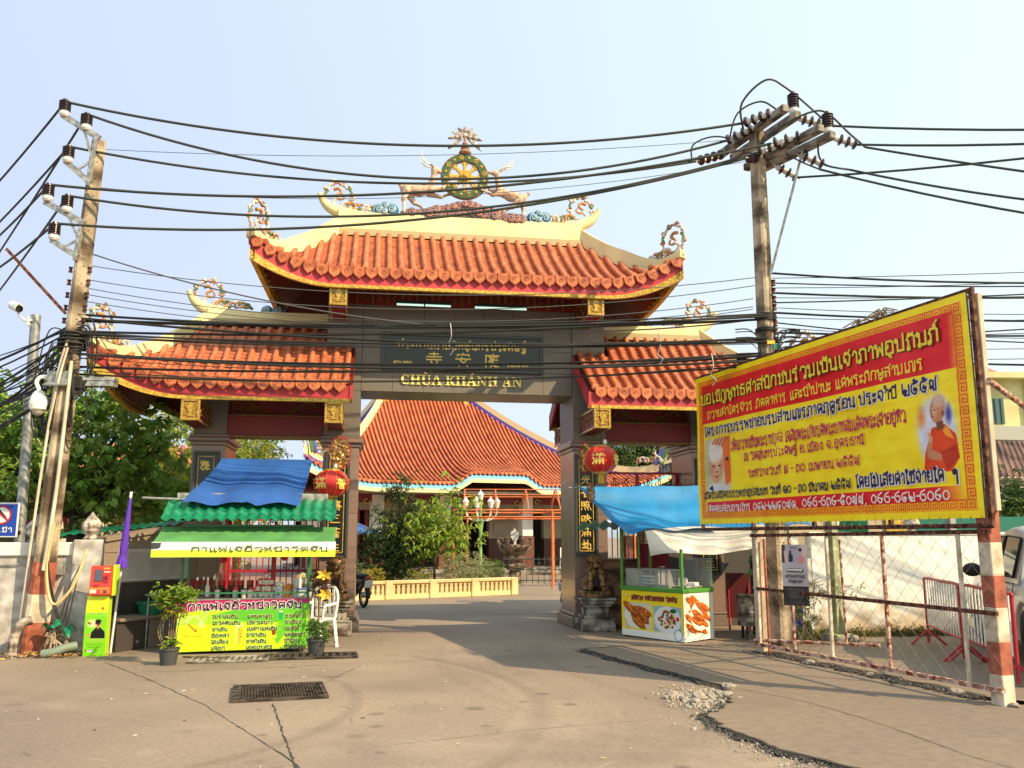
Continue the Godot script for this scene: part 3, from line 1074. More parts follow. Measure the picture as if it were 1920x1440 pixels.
func build_gate() -> void:
	var gate := thing("temple_gate","large red tiled temple gate with gold lettering and granite columns","gate",GATE_AT,GATE_TURN)
	var cl := column(gate,-4.94,-4.36,4.35)
	var c2 := column(gate,-2.63,-1.98,6.55)
	var c3 := column(gate,2.09,2.74,6.55)
	var c4 := column(gate,4.47,5.05,4.35)
	var beam := part("name_beam",mb_box(Vector3(0.055,5.45,-0.62),Vector3(4.06,2.13,1.0)),M.granite,gate)
	var slab := MB.new()
	for i in 7:
		for j in 5:
			var x := -1.975+0.58*i+0.29
			var y := 4.38+0.43*j+0.215
			part("granite_slab",mb_box(Vector3(x,y,-0.075),Vector3(0.576,0.426,0.09),0.003),M.granite_grey,beam)
	var nb := MB.new()
	for s in [-1,1]:
		nb.box(Vector3(-0.06+s*1.52,5.15,0.0),Vector3(0.06,0.74,0.09),Basis.IDENTITY,0.01)
		nb.box(Vector3(-0.06,5.15+s*0.34,0.0),Vector3(2.98,0.06,0.09),Basis.IDENTITY,0.01)
	var board := part("name_board",nb,M.slate_frame,gate)
	part("board_face",mb_box(Vector3(-0.06,5.15,-0.01),Vector3(2.98,0.62,0.05)),M.black_stone,board)
	var th := MB.new()
	thai_line(th,"ประทานนามวัดสุนทรประดิษฐ์",-1.30,1.19,5.235,0.125,0.026,0.018)
	part("thai_lettering",th,M.gold_letter,board)
	for q in [["寺",-0.62],["安",-0.06],["慶",0.52]]:
		var m := MB.new()
		han_char(m,q[0],Vector2(q[1],5.03),0.28,0.025,0.018)
		part("gold_character",m,M.gold_letter,board)
	var sm := MB.new()
	thai_line(sm,"ผู้สร้าง วัดสุนทร",-1.38,-1.03,4.93,0.032,0.008,0.018)
	thai_line(sm,"ศ.อุดรธานี ๒๕๓๕",0.80,1.22,4.90,0.036,0.009,0.018)
	part("small_lettering",sm,M.gold_letter,board)
	var tm := latin("CHÙA KHÁNH AN",true,0.235,0.03)
	var bb := tm.get_aabb()
	tm.pixel_size *= 2.32/bb.size.x
	part("latin_lettering",tm,M.yellow_letter,gate,Vector3(-0.08,4.615,-0.014))
	var fr := MB.new()
	var fg := MB.new()
	fr.box(Vector3(0.055,6.36,0.0),Vector3(4.6,0.62,0.05))
	var fz := part("carved_frieze",fr,M.beam_red,gate)
	for i in 15:
		var x := -1.95+i*0.285
		fg.box(Vector3(x-0.143,6.30,0.035),Vector3(0.05,0.48,0.05),Basis.IDENTITY,0.008)
		fg.t = Transform3D(Basis.IDENTITY,Vector3(x,6.28,0.03))
		if i % 2:
			gilt_vase(fg,0.17,0.36)
		else:
			fg.tube(spiral(Vector3(0,0.06,0.01),0.08,0.015,0,7,Vector3.RIGHT,Vector3.UP,14),0.013,5)
			fg.tube(spiral(Vector3(0,-0.10,0.01),0.07,0.015,0,-7,Vector3.RIGHT,Vector3.UP,14),0.013,5)
		fg.t = Transform3D()
	part("gilt_relief",fg,M.gilt_dark,fz)
	M.tube_glow = mat("tube_glow",Color(0.8,0.85,0.82),0.4)
	M.tube_glow.emission_enabled = true
	M.tube_glow.emission = Color(0.75,0.95,0.88)
	M.tube_glow.emission_energy_multiplier = 0.75
	for q in [[-1.36,-0.86],[-0.83,-0.36],[0.10,1.08]]:
		var k := part("fluorescent_tube",mb_tube(PackedVector3Array([Vector3(q[0],5.93,0.55),Vector3(q[1],5.93,0.55)]),0.019,8),M.tube_glow,gate)
		part("lamp_holder",mb_box(Vector3((q[0]+q[1])*0.5,5.975,0.56),Vector3(q[1]-q[0]+0.06,0.045,0.07)),M.dark,k)
		var hang := MB.new()
		for e in [0.15,0.85]:
			var xx := lerpf(q[0],q[1],e)
			hang.tube(PackedVector3Array([Vector3(xx,5.99,0.56),Vector3(xx,6.38,0.56)]),0.008,5)
		part("lamp_hanger",hang,M.dark,k)
	for s in [[-4.36,-2.63],[2.74,4.47]]:
		var a: float = s[0]
		var b: float = s[1]
		var c := (a+b)*0.5
		var lin := part("red_lintel",mb_box(Vector3(c,3.68,-0.18),Vector3(b-a,0.36,0.30),0.006),M.beam_red,gate)
		var gt := MB.new()
		gt.box(Vector3(c,3.48,-0.16),Vector3(b-a,0.045,0.36),Basis.IDENTITY,0.01)
		gt.box(Vector3(c,3.872,-0.16),Vector3(b-a,0.03,0.36),Basis.IDENTITY,0.008)
		part("gilt_moulding",gt,M.gilt_dark,lin)
		part("upper_panel",mb_box(Vector3(c,4.10,-0.3),Vector3(b-a,0.42,0.2)),M.beam_red,lin)
		var cv := MB.new()
		for e in [-1,1]:
			var x: float = c+e*(b-a)*0.5
			for k in 4:
				var f := k/3.0
				cv.tube(spiral(Vector3(x-e*(0.13+0.16*k),4.11-0.045*k,-0.18),0.12-0.022*k,0.015,0,e*6.5,Vector3.RIGHT,Vector3.UP,16),0.016-0.002*k,5)
			cv.tube(bez(Vector3(x,4.28,-0.18),Vector3(x-e*0.3,4.26,-0.18),Vector3(x-e*0.45,4.05,-0.18),Vector3(x-e*0.7,3.93,-0.18)),0.018,5)
		part("carved_bracket",cv,M.gilt_dark,lin)
	for x in [-4.785,-2.415,2.36,4.76]:
		beam_end(gate,x,3.795,-0.06,1.17,false)
		beam_end(gate,x,3.795,-2.37,-1.14,false)
	for x in [-2.405,2.29]:
		beam_end(gate,x,5.91,-0.06,1.1,false)
		beam_end(gate,x,5.91,-2.3,-1.14,false)
	var up := Roof.new()
	up.xl = -3.92; up.xr = 3.9; up.rl = -2.5; up.rr = 2.42; up.zf = 1.2; up.zb = -2.4; up.zc = -0.6
	up.ye = 6.37; up.yr = 7.72; up.up = 0.5; up.bx = 1.5; up.push = 0.22; up.bow = 0.28
	gate_roof(gate,"upper_roof",up,[],false,-2.52,2.44,3)
	var ll := Roof.new()
	ll.xl = -6.42; ll.xr = -2.10; ll.rl = -4.86; ll.rr = -2.2; ll.hip_r = false; ll.zf = 1.2; ll.zb = -2.4; ll.zc = -0.6
	ll.ye = 4.32; ll.yr = 5.80; ll.up = 0.58; ll.bx = 1.55; ll.push = 0.22; ll.bow = 0.24
	gate_roof(gate,"left_roof",ll,[0.645,-2.68,-2.0],true,-4.9,-2.63,5)
	var lr := Roof.new()
	lr.xl = 2.10; lr.xr = 6.42; lr.rl = 2.2; lr.rr = 4.9; lr.hip_l = false; lr.zf = 1.2; lr.zb = -2.4; lr.zc = -0.6
	lr.ye = 4.32; lr.yr = 5.80; lr.up = 0.58; lr.bx = 1.55; lr.push = 0.22; lr.bow = 0.24
	gate_roof(gate,"right_roof",lr,[0.645,2.0,2.76],false,2.74,4.94,9)
	for s in [-1,1]:
		var r: Roof = ll if s < 0 else lr
		for fr2 in [0,1]:
			var vb := MB.new()
			var o := PackedVector2Array()
			var pts := []
			for j in 9:
				var q := r.p(fr2,2.1*s,0.66*j/8.0)
				pts.append(Vector2(q.z,q.y-0.05))
			for q in pts:
				o.append(q)
			pts.reverse()
			for q in pts:
				o.append(q-Vector2(0,0.30))
			vb.prism(o,-0.025,0.025,Transform3D(Basis(Vector3(0,0,1),Vector3(0,1,0),Vector3(-1,0,0)),Vector3(s*2.13,0,0)))
			part("verge_board",vb,M.fascia_red,gate)
	couplet(gate,-4.68,0.95,3.2,"邊境安寺生")
	couplet(gate,-2.36,1.30,3.22,"佛光希傳三蒼生")
	couplet(gate,2.32,1.32,3.24,"佛光普照映滿地")
	couplet(gate,4.76,0.95,3.2,"無上安寺生")
	var blue := Color(0.03,0.16,0.33)
	var pale := Color(0.35,0.50,0.58)
	for q in [[-1.6,1.0],[1.55,1.0]]:
		part("ridge_cloud",cloud_mesh([[-0.13,0.1,0.14,0.0],[0.12,0.11,0.15,0.0],[0.0,0.2,0.11,-0.02],[-0.02,0.05,0.1,0.03]],blue,pale,int(q[0]*3)),M.gloss,gate,Vector3(q[0],8.06,-0.6))
	var grey := Color(0.10,0.125,0.17)
	var rose := Color(0.42,0.22,0.20)
	var blobs := []
	var rng := RandomNumberGenerator.new()
	rng.seed = 5
	for i in 22:
		var x := -1.18+i*0.112
		var hgt := 0.05+0.30*pow(maxf(0.0,1.0-absf(x)/1.25),1.2)
		blobs.append([x,hgt*rng.randf_range(0.25,0.5),rng.randf_range(0.10,0.14)+hgt*0.12,rng.randf_range(-0.05,0.05)])
		if hgt > 0.15:
			blobs.append([x+0.05,hgt*0.85,rng.randf_range(0.09,0.13),rng.randf_range(-0.05,0.05)])
	part("cloud_bank",cloud_mesh(blobs,grey,rose,2),M.paint,gate,Vector3(0,8.07,-0.6))
	for s in [-1,1]:
		part("ridge_cloud",cloud_mesh([[-0.12,0.08,0.12,0.0],[0.10,0.09,0.13,0.0]],blue,pale,4),M.gloss,gate,Vector3(s*3.7,5.9,-0.6))
	build_wheel()
	build_deer()
func gate_point(p: Vector3) -> Vector3:
	return GATE_AT+Basis(Vector3.UP,GATE_TURN)*p
func build_wheel() -> void:
	var w := thing("dharma_wheel","gold eight-spoked wheel with green rim and flower finial on the ridge","wheel",gate_point(Vector3(0.0,8.48,-0.6)),GATE_TURN)
	var c := Vector3(0,0.51,0)
	var z := Basis(Vector3.RIGHT,Vector3(0,0,1),Vector3(0,-1,0))
	var rim := MB.new()
	rim.lathe([Vector2(0.335,-0.05),Vector2(0.475,-0.05),Vector2(0.475,0.05),Vector2(0.335,0.05),Vector2(0.335,-0.05)],40,c,z)
	mat("wheel_green",Color(0.05,0.13,0.04),0.5,0,"wear",3.0)
	mat("wheel_brown",Color(0.30,0.16,0.10),0.6)
	var r := part("rim",rim,M.wheel_green,w)
	var edge := MB.new()
	for k in 41:
		pass
	for q in [0.335,0.475]:
		edge.tube(spiral(c,q,q,0,TAU,Vector3.RIGHT,Vector3.UP,40),0.03,6,false)
	part("rim_edge",edge,M.wheel_brown,r)
	var st := MB.new()
	for k in 16:
		var a := TAU*(k+0.5)/16
		var o := c+Vector3(cos(a),sin(a),0)*0.405
		for s in [-1,1]:
			if k % 2:
				st.ell(o+Vector3(0,0,s*0.05),Vector3(0.03,0.03,0.02),8,5)
			else:
				for j in 5:
					var e := a+TAU*j/5
					st.ell(o+Vector3(cos(e)*0.034,sin(e)*0.034,s*0.05),Vector3(0.022,0.022,0.018),6,4)
	part("rim_studs",st,M.trim_gold,r)
	for k in 8:
		var a := TAU*k/8+PI/2
		var sp := MB.new()
		sp.t = Transform3D(Basis(Vector3(0,0,1),a),c)
		sp.box(Vector3(0.20,0,0),Vector3(0.24,0.075,0.055),Basis.IDENTITY,0.012)
		sp.box(Vector3(0.12,0,0),Vector3(0.03,0.11,0.07),Basis.IDENTITY,0.01)
		sp.box(Vector3(0.28,0,0),Vector3(0.03,0.12,0.07),Basis.IDENTITY,0.01)
		sp.box(Vector3(0.315,0,0),Vector3(0.03,0.09,0.06),Basis.IDENTITY,0.01)
		part("spoke",sp,M.trim_gold,w)
	var hub := MB.new()
	for s in [1,-1]:
		hub.lathe([Vector2(0.10,0.0),Vector2(0.10,0.055),Vector2(0.085,0.07),Vector2(0.06,0.065),Vector2(0.055,0.10),Vector2(0.03,0.13),Vector2(0,0.135)],18,c,z if s > 0 else Basis(Vector3.RIGHT,Vector3(0,0,-1),Vector3(0,1,0)))
	part("hub",hub,M.trim_gold,w)
	var fin := MB.new()
	fin.lathe([Vector2(0,0.99),Vector2(0.11,1.0),Vector2(0.135,1.03),Vector2(0.11,1.08),Vector2(0.075,1.10),Vector2(0.095,1.13),Vector2(0.07,1.16),Vector2(0.055,1.20),Vector2(0.065,1.23),Vector2(0.035,1.28),Vector2(0.022,1.40)],16)
	var f := part("finial",fin,M.wheel_brown,w)
	mat("stucco",Color(0.60,0.55,0.50),0.75,0,"grime",2.0)
	for k in 9:
		var a := deg_to_rad(-38+k*32-0)
		var ln: float = [0.46,0.36,0.27,0.22,0.20,0.22,0.27,0.36,0.46][k]
		a = deg_to_rad([-42,-14,12,48,90,132,168,194,222][k])
		var pe := MB.new()
		pe.t = Transform3D(Basis(Vector3(0,0,1),a),Vector3(0,1.42,0))
		pe.ell(Vector3(ln*0.55,0,0),Vector3(ln*0.5,0.042,0.02),8,6)
		part("petal",pe,M.stucco,f)
	var core := MB.new()
	core.ell(Vector3(0,1.42,0),Vector3(0.05,0.05,0.045),10,7)
	part("flower_centre",core,M.stucco,f)
func deer_bones(up_head: bool) -> Array:
	var b := []
	if not up_head:
		b = [
			[Vector3(-0.40,0.50,0),Vector3(-0.12,0.50,0),0.115,0.11],[Vector3(-0.12,0.50,0),Vector3(0.10,0.56,0),0.11,0.105],
			[Vector3(0.10,0.58,0),Vector3(0.155,0.78,0),0.09,0.062],[Vector3(0.155,0.78,0),Vector3(0.175,0.95,0),0.06,0.06],
			[Vector3(0.17,0.97,0),Vector3(0.24,0.96,0),0.065,0.055],[Vector3(0.24,0.955,0),Vector3(0.36,0.92,0),0.05,0.03],
			[Vector3(-0.40,0.46,0.07),Vector3(-0.44,0.27,0.08),0.085,0.05],[Vector3(-0.44,0.27,0.08),Vector3(-0.43,0.02,0.08),0.042,0.03],
			[Vector3(-0.36,0.46,-0.07),Vector3(-0.22,0.26,-0.07),0.085,0.048],[Vector3(-0.22,0.26,-0.07),Vector3(-0.02,0.16,-0.07),0.038,0.026],
			[Vector3(0.10,0.50,0.06),Vector3(0.34,0.56,0.07),0.062,0.04],[Vector3(0.34,0.56,0.07),Vector3(0.50,0.72,0.07),0.036,0.024],
			[Vector3(0.08,0.46,-0.06),Vector3(0.32,0.42,-0.06),0.06,0.038],[Vector3(0.32,0.42,-0.06),Vector3(0.52,0.50,-0.06),0.034,0.024],
			[Vector3(-0.48,0.56,0),Vector3(-0.53,0.62,0),0.045,0.035],
			[Vector3(0.15,1.02,0.05),Vector3(0.09,1.07,0.09),0.024,0.012],[Vector3(0.15,1.02,-0.05),Vector3(0.09,1.07,-0.09),0.024,0.012]]
	else:
		b = [
			[Vector3(-0.42,0.46,0),Vector3(-0.18,0.50,0),0.105,0.105],[Vector3(-0.18,0.50,0),Vector3(0.04,0.60,0),0.105,0.095],
			[Vector3(0.04,0.62,0),Vector3(0.08,0.82,0),0.08,0.055],[Vector3(0.08,0.82,0),Vector3(0.10,0.95,0),0.052,0.052],
			[Vector3(0.10,0.97,0),Vector3(0.16,0.985,0),0.058,0.05],[Vector3(0.16,0.985,0),Vector3(0.275,0.99,0),0.045,0.03],
			[Vector3(-0.44,0.42,0.06),Vector3(-0.47,0.26,0.07),0.075,0.045],[Vector3(-0.47,0.26,0.07),Vector3(-0.45,0.01,0.07),0.038,0.028],
			[Vector3(-0.38,0.42,-0.07),Vector3(-0.22,0.24,-0.07),0.075,0.042],[Vector3(-0.22,0.24,-0.07),Vector3(-0.04,0.14,-0.07),0.034,0.024],
			[Vector3(0.06,0.56,0.06),Vector3(0.24,0.66,0.07),0.055,0.035],[Vector3(0.24,0.66,0.07),Vector3(0.38,0.80,0.07),0.032,0.022],
			[Vector3(0.04,0.52,-0.06),Vector3(0.20,0.48,-0.06),0.055,0.034],[Vector3(0.20,0.48,-0.06),Vector3(0.46,0.60,-0.06),0.032,0.022],
			[Vector3(-0.50,0.52,0),Vector3(-0.56,0.58,0),0.045,0.04],
			[Vector3(0.05,1.02,0.04),Vector3(0.0,1.07,0.07),0.024,0.012],[Vector3(0.05,1.02,-0.04),Vector3(0.0,1.07,-0.07),0.024,0.012]]
	return b
func build_deer() -> void:
	var nz := FastNoiseLite.new()
	nz.seed = 4
	nz.frequency = 7.0
	var paint := func(p: Vector3) -> Color:
		var f := smoothstep(0.02,0.25,nz.get_noise_3dv(p))
		var base := Color(0.52,0.39,0.29).lerp(Color(0.66,0.58,0.50),smoothstep(0.5,0.2,p.y))
		return base.lerp(Color(0.30,0.17,0.10),f*0.85)
	for k in 2:
		var left := k == 0
		var d := thing("deer_statue","spotted deer statue rearing %s the wheel, %s" % ["right towards" if left else "left towards","head level" if left else "head thrown back"],"statue",gate_point(Vector3(-0.80 if left else 0.77,8.13,-0.6)),GATE_TURN if left else GATE_TURN+PI,"deer statues on the gate ridge")
		var m := MB.new()
		nets(m,deer_bones(not left),0.016,0.035,paint)
		part("body",m,M.paint,d)
		var an := MB.new()
		an.col = Color(0.70,0.66,0.58)
		for s in [-1,1]:
			if left:
				an.tube(bez(Vector3(0.15,1.03,s*0.03),Vector3(0.0,1.08,s*0.10),Vector3(-0.13,1.10,s*0.13),Vector3(-0.10,1.32,s*0.09),10),radii(11,0.017,0.008),6)
				an.tube(bez(Vector3(0.03,1.07,s*0.08),Vector3(-0.02,1.14,s*0.08),Vector3(-0.03,1.18,s*0.07),Vector3(-0.08,1.22,s*0.05),6),radii(7,0.012,0.006),6)
			else:
				an.tube(bez(Vector3(0.05,1.03,s*0.03),Vector3(-0.06,1.10,s*0.06),Vector3(-0.16,1.16,s*0.08),Vector3(-0.25,1.30,s*0.06),10),radii(11,0.02,0.010),6)
				an.tube(bez(Vector3(-0.08,1.11,s*0.06),Vector3(-0.16,1.10,s*0.06),Vector3(-0.23,1.14,s*0.06),Vector3(-0.26,1.20,s*0.05),6),radii(7,0.014,0.007),6)
		part("antlers",an,M.paint,d)
		var ey := MB.new()
		ey.col = Color(0.02,0.015,0.012)
		for s in [-1,1]:
			ey.ell(Vector3(0.225 if left else 0.15,0.98 if left else 1.0,s*0.052),Vector3(0.014,0.012,0.008),7,5)
		ey.ell(Vector3(0.385 if left else 0.30,0.925 if left else 0.995,0),Vector3(0.012,0.014,0.018),7,5)
		part("eyes_and_nose",ey,M.gloss,d)

func sag_path(a: Vector3,b: Vector3,sag: float,k := 24) -> PackedVector3Array:
	var p := PackedVector3Array()
	for i in k+1:
		var f := float(i)/k
		p.append(a.lerp(b,f)-Vector3(0,4.0*sag*f*(1-f),0))
	return p
func cable(called: String,pts: PackedVector3Array,r: float,m: Material,label: String,cat: String,group: String) -> void:
	var c := pts[pts.size()/2]
	var q := PackedVector3Array()
	for p in pts:
		q.append(p-c)
	tag(part(called,mb_tube(q,r,6),m,self,c),label,cat,group)

func pin_insulator(parent: Node3D,o: Vector3,h := 0.26) -> void:
	var foot := MB.new()
	foot.lathe([Vector2(0,-0.03),Vector2(0.055,-0.03),Vector2(0.075,0.0),Vector2(0.075,0.05),Vector2(0.05,0.06)],12,o)
	var prof := []
	for i in 6:
		var y := 0.055+i*(h-0.06)/6.0
		prof.append(Vector2(0.066,y)); prof.append(Vector2(0.09,y+0.012)); prof.append(Vector2(0.088,y+0.022)); prof.append(Vector2(0.066,y+0.028))
	prof.append(Vector2(0.045,h)); prof.append(Vector2(0.04,h+0.03)); prof.append(Vector2(0,h+0.03))
	var m := MB.new()
	m.lathe(prof,14,o)
	var p := part("pin_insulator",m,M.insulator,parent)
	part("porcelain_foot",foot,M.porcelain,p)

func disc_string(parent: Node3D,a: Vector3,b: Vector3,n: int) -> void:
	var d := (b-a).normalized()
	var x := d.cross(Vector3.UP).normalized()
	var bas := Basis(x,d,x.cross(d))
	var pale := MB.new()
	var len := a.distance_to(b)
	for i in n:
		var o := a+d*(len*(i+0.3)/n)
		pale.lathe([Vector2(0,-0.05),Vector2(0.04,-0.045),Vector2(0.05,0.0),Vector2(0.045,0.03)],10,o,bas)
		var dk := MB.new()
		dk.lathe([Vector2(0.035,0.02),Vector2(0.085,0.035),Vector2(0.088,0.055),Vector2(0.06,0.075),Vector2(0.03,0.08),Vector2(0,0.08)],12,o,bas)
		part("disc_insulator",dk,M.insulator,parent)
	pale.tube(PackedVector3Array([a-d*0.06,b+d*0.05]),0.012,6)
	part("insulator_rod",pale,M.porcelain,parent)
func concrete_pole(parent: Node3D,a: Vector3,b: Vector3,w0: float,w1: float,turn: float,mat_: Material,called := "shaft") -> MeshInstance3D:
	var m := MB.new()
	var up := (b-a).normalized()
	var x := Vector3(cos(turn),0,-sin(turn))
	x = (x-up*x.dot(up)).normalized()
	var z := x.cross(up)
	var prev := []
	for i in 9:
		var f := i/8.0
		var w := lerpf(w0,w1,f)*0.5
		var k := w*0.72
		var c := a.lerp(b,f)
		var ring := []
		for q in [[k,-w],[w,-k],[w,k],[k,w],[-k,w],[-w,k],[-w,-k],[-k,-w]]:
			ring.append(c+x*q[0]-z*q[1])
		if i > 0:
			for j in 8:
				var l := (j+1) % 8
				m.quad(prev[j],prev[l],ring[l],ring[j])
		else:
			for j in range(1,7):
				m.tri(ring[0],ring[j+1],ring[j])
		if i == 8:
			for j in range(1,7):
				m.tri(ring[0],ring[j],ring[j+1])
		prev = ring
	return part(called,m,mat_,parent)
func build_left_pole() -> void:
	var base := Vector3(-7.02,0,-13.47)
	var p := thing("utility_pole","leaning concrete utility pole with red and white painted foot beside the white wall","utility pole",base,0.0,"concrete utility poles")
	var top := Vector3(-6.54,7.85,-13.2)-base
	var f := func(y: float) -> Vector3: return top*(y/top.y)
	concrete_pole(p,top*-0.025,top,0.33,0.20,0.55,M.concrete_pole)
	for q in [[0.0,0.46,M.band_red],[0.46,0.86,M.band_white],[0.86,1.32,M.band_red]]:
		concrete_pole(p,f.call(q[0]),f.call(q[1]),lerpf(0.33,0.20,q[0]/7.85)+0.012,lerpf(0.33,0.20,q[1]/7.85)+0.012,0.55,q[2],"painted_band")
	var holes := MB.new()
	for i in 22:
		var c: Vector3 = f.call(1.6+i*0.28)
		var w := lerpf(0.33,0.20,c.y/7.85)*0.5
		holes.ell(c+Vector3(sin(0.55)*w,0,cos(0.55)*w),Vector3(0.012,0.012,0.006),6,4)
	part("bolt_hole",holes,M.dark,p)
	for q in [[[-7.09,8.24],[-6.5,7.86],[-6.98,7.47],[-6.58,7.12]],[[-7.24,6.80],[-6.62,6.46],[-7.08,6.18],[-6.68,5.92]]]:
		var m := MB.new()
		var z := -13.08
		var v := []
		for e in q:
			v.append(Vector3(e[0],e[1],z)-base)
		bar(m,v[0],v[1]+Vector3(0.02,-0.01,0),0.06,0.09)
		bar(m,v[2],v[3]+Vector3(0.02,-0.01,0),0.06,0.09)
		bar(m,v[1]+Vector3(-0.02,0.03,-0.01),v[3]+Vector3(-0.02,-0.06,-0.01),0.085,0.05)
		bar(m,(v[0] as Vector3).lerp(v[1],0.62)+Vector3(0,-0.02,0.015),(v[1] as Vector3).lerp(v[3],0.55)+Vector3(0,0,0.015),0.022,0.035)
		bar(m,(v[2] as Vector3).lerp(v[3],0.5)+Vector3(0,0.02,0.015),(v[1] as Vector3).lerp(v[3],0.5)+Vector3(0,0,0.015),0.022,0.035)
		part("steel_bracket",m,M.steel,p)
	for q in [[-7.05,8.20],[-6.69,7.97],[-6.93,7.43],[-7.19,6.80],[-6.88,6.62],[-7.04,6.17]]:
		pin_insulator(p,Vector3(q[0],q[1]+0.03,-13.05)-base,0.23)
	var sp := MB.new()
	for i in 7:
		for s in [-1,1]:
			var c: Vector3 = f.call(4.55+i*0.2)+Vector3(s*0.15,0,0.06)
			sp.lathe([Vector2(0,-0.04),Vector2(0.035,-0.04),Vector2(0.02,0),Vector2(0.035,0.04),Vector2(0,0.04)],8,c)
	part("spool_insulator",sp,M.rust_dark,p)
	var cd := MB.new()
	cd.tube(smooth_path([f.call(4.6)+Vector3(0.02,0,0.2),f.call(4.2)+Vector3(-0.06,0,0.19),f.call(3.4)+Vector3(-0.13,0,0.14),f.call(2.0)+Vector3(-0.17,0,0.12),f.call(0.2)+Vector3(-0.19,0,0.1)]),0.022,7)
	cd.tube(smooth_path([f.call(4.3)+Vector3(0.1,0,0.17),f.call(2.4)+Vector3(0.13,0,0.18),f.call(1.2)+Vector3(0.10,0,0.2)]),0.028,7)
	cd.tube(smooth_path([f.call(4.5)+Vector3(0.04,0,0.21),f.call(4.0)+Vector3(-0.03,0,0.22),f.call(3.3)+Vector3(-0.10,0,0.21)]),0.018,7)
	part("conduit",cd,mat("conduit",Color(0.68,0.60,0.48),0.6,0,"soft",1.0),p)
	var cl := MB.new()
	cl.tube(smooth_path([f.call(1.9)+Vector3(0.16,0,0.18),f.call(1.2)+Vector3(0.15,0,0.2),Vector3(0.36,0.72,0.25),Vector3(0.62,0.98,0.22),Vector3(0.72,1.5,0.1)]),0.022,7)
	part("yellow_hose",cl,mat("hose",Color(0.62,0.47,0.22),0.5),p)
	var bk := MB.new()
	var rng := RandomNumberGenerator.new()
	rng.seed = 31
	for i in 3:
		var x := 0.17+0.05*i
		bk.tube(smooth_path([f.call(2.2)+Vector3(0.13,0,0.16),f.call(1.3)+Vector3(0.16,0,0.2),Vector3(0.25+x,0.5-0.05*i,0.2),Vector3(0.55+0.04*i,1.0,0.16),Vector3(0.70,1.42,0.06)]),0.008,5)
	for i in 22:
		var y0 := rng.randf_range(3.9,5.0)
		var s := -1.0 if i % 3 else 1.0
		var rad := rng.randf_range(0.15,0.4)
		bk.tube(smooth_path([f.call(y0)+Vector3(s*0.1,0,0.12),f.call(y0-0.1)+Vector3(s*rad,0.1,0.1),f.call(y0-0.6)+Vector3(s*(rad+0.1),0,0.08),f.call(y0-1.0)+Vector3(s*0.2,0,0.12),f.call(y0-0.5)+Vector3(s*0.08,0,0.15)]),rng.randf_range(0.006,0.014),5)
	for i in 12:
		var c: Vector3 = f.call(4.62+rng.randf_range(-0.12,0.15))
		bk.tube(spiral(c,rng.randf_range(0.17,0.23),rng.randf_range(0.17,0.22),0,TAU,Vector3.RIGHT,Vector3(0,rng.randf_range(-0.2,0.2),1).normalized(),14),0.016,5)
	part("slack_cable",bk,M.cable_black,p)
	var hd := MB.new()
	hd.box(f.call(3.95)+Vector3(-0.06,0,0.22),Vector3(0.34,0.02,0.16),Basis(Vector3.RIGHT,0.5))
	hd.box(f.call(4.05)+Vector3(-0.06,0,0.17),Vector3(0.34,0.2,0.02))
	part("steel_hood",hd,M.galvanised,p)
	var fl := MB.new()
	bar(fl,f.call(5.05)+Vector3(-0.12,0,0.1),Vector3(-0.71,6.02,0.45),0.045)
	part("rusty_stay",fl,M.rust_dark,p)
	var d := thing("dome_camera","white dome camera on a curved arm halfway up the leaning pole","security camera",Vector3(-7.12,3.55,-13.2))
	var b := MB.new()
	b.lathe([Vector2(0.085,0.0),Vector2(0.12,0.02),Vector2(0.135,0.10),Vector2(0.12,0.20),Vector2(0.07,0.29),Vector2(0.03,0.31),Vector2(0,0.31)],18)
	part("housing",b,M.white_plastic,d)
	var dm := MB.new()
	dm.ell(Vector3(0,0.0,0),Vector3(0.085,0.085,0.085),14,8)
	part("dome",dm,mat("smoked",Color(0.35,0.32,0.26),0.12),d)
	part("arm",mb_tube(smooth_path([Vector3(0,0.3,0),Vector3(-0.06,0.44,0),Vector3(0.02,0.52,-0.02),Vector3(0.18,0.46,-0.1),Vector3(0.3,0.42,-0.16)]),0.032,8),M.white_plastic,d)
	part("bracket",mb_box(Vector3(0.26,0.25,-0.08),Vector3(0.18,0.2,0.06),0.01),M.white_plastic,d)
	var fd := thing("flood_light","black flood light head clamped to the leaning pole below the roof corner","flood light",Vector3(-6.62,3.98,-13.3))
	part("lamp_body",mb_box(Vector3(0.02,0,0),Vector3(0.2,0.2,0.2),0.02),M.dark,fd)
	part("cooling_fins",mb_box(Vector3(0.34,0.06,-0.02),Vector3(0.5,0.06,0.2),0.01),M.steel,fd)
	for i in 4:
		part("fin",mb_box(Vector3(0.34,0.0-0.0,-0.09+i*0.05),Vector3(0.48,0.09,0.012)),M.steel,fd)
	part("clamp",mb_box(Vector3(-0.05,-0.35,0.02),Vector3(0.05,0.6,0.05)),M.dark,fd)
	var g := thing("camera_pole","grey galvanised tube pole left of the leaning utility pole","pole",Vector3(-8.06,0,-14.79))
	part("tube",mb_tube(PackedVector3Array([Vector3(0,-0.1,0),Vector3(-0.10,5.42,0)]),0.082,16),M.galvanised,g)
	part("base_flange",mb_tube(PackedVector3Array([Vector3(0,0,0),Vector3(0,0.04,0)]),0.15,14),M.galvanised,g)
	part("hinge_bolt",mb_box(Vector3(-0.0,1.75,0.09),Vector3(0.03,0.06,0.05)),M.dark,g)
	var c := thing("bullet_camera","small white camera on an arm at the top of the grey tube pole","security camera",Vector3(-8.16,5.30,-14.7))
	part("arm",mb_tube(smooth_path([Vector3(0.0,0.02,0),Vector3(-0.1,0.0,0.02),Vector3(-0.2,0.08,0.04),Vector3(-0.24,0.16,0.05)]),0.022,8),M.white_plastic,c)
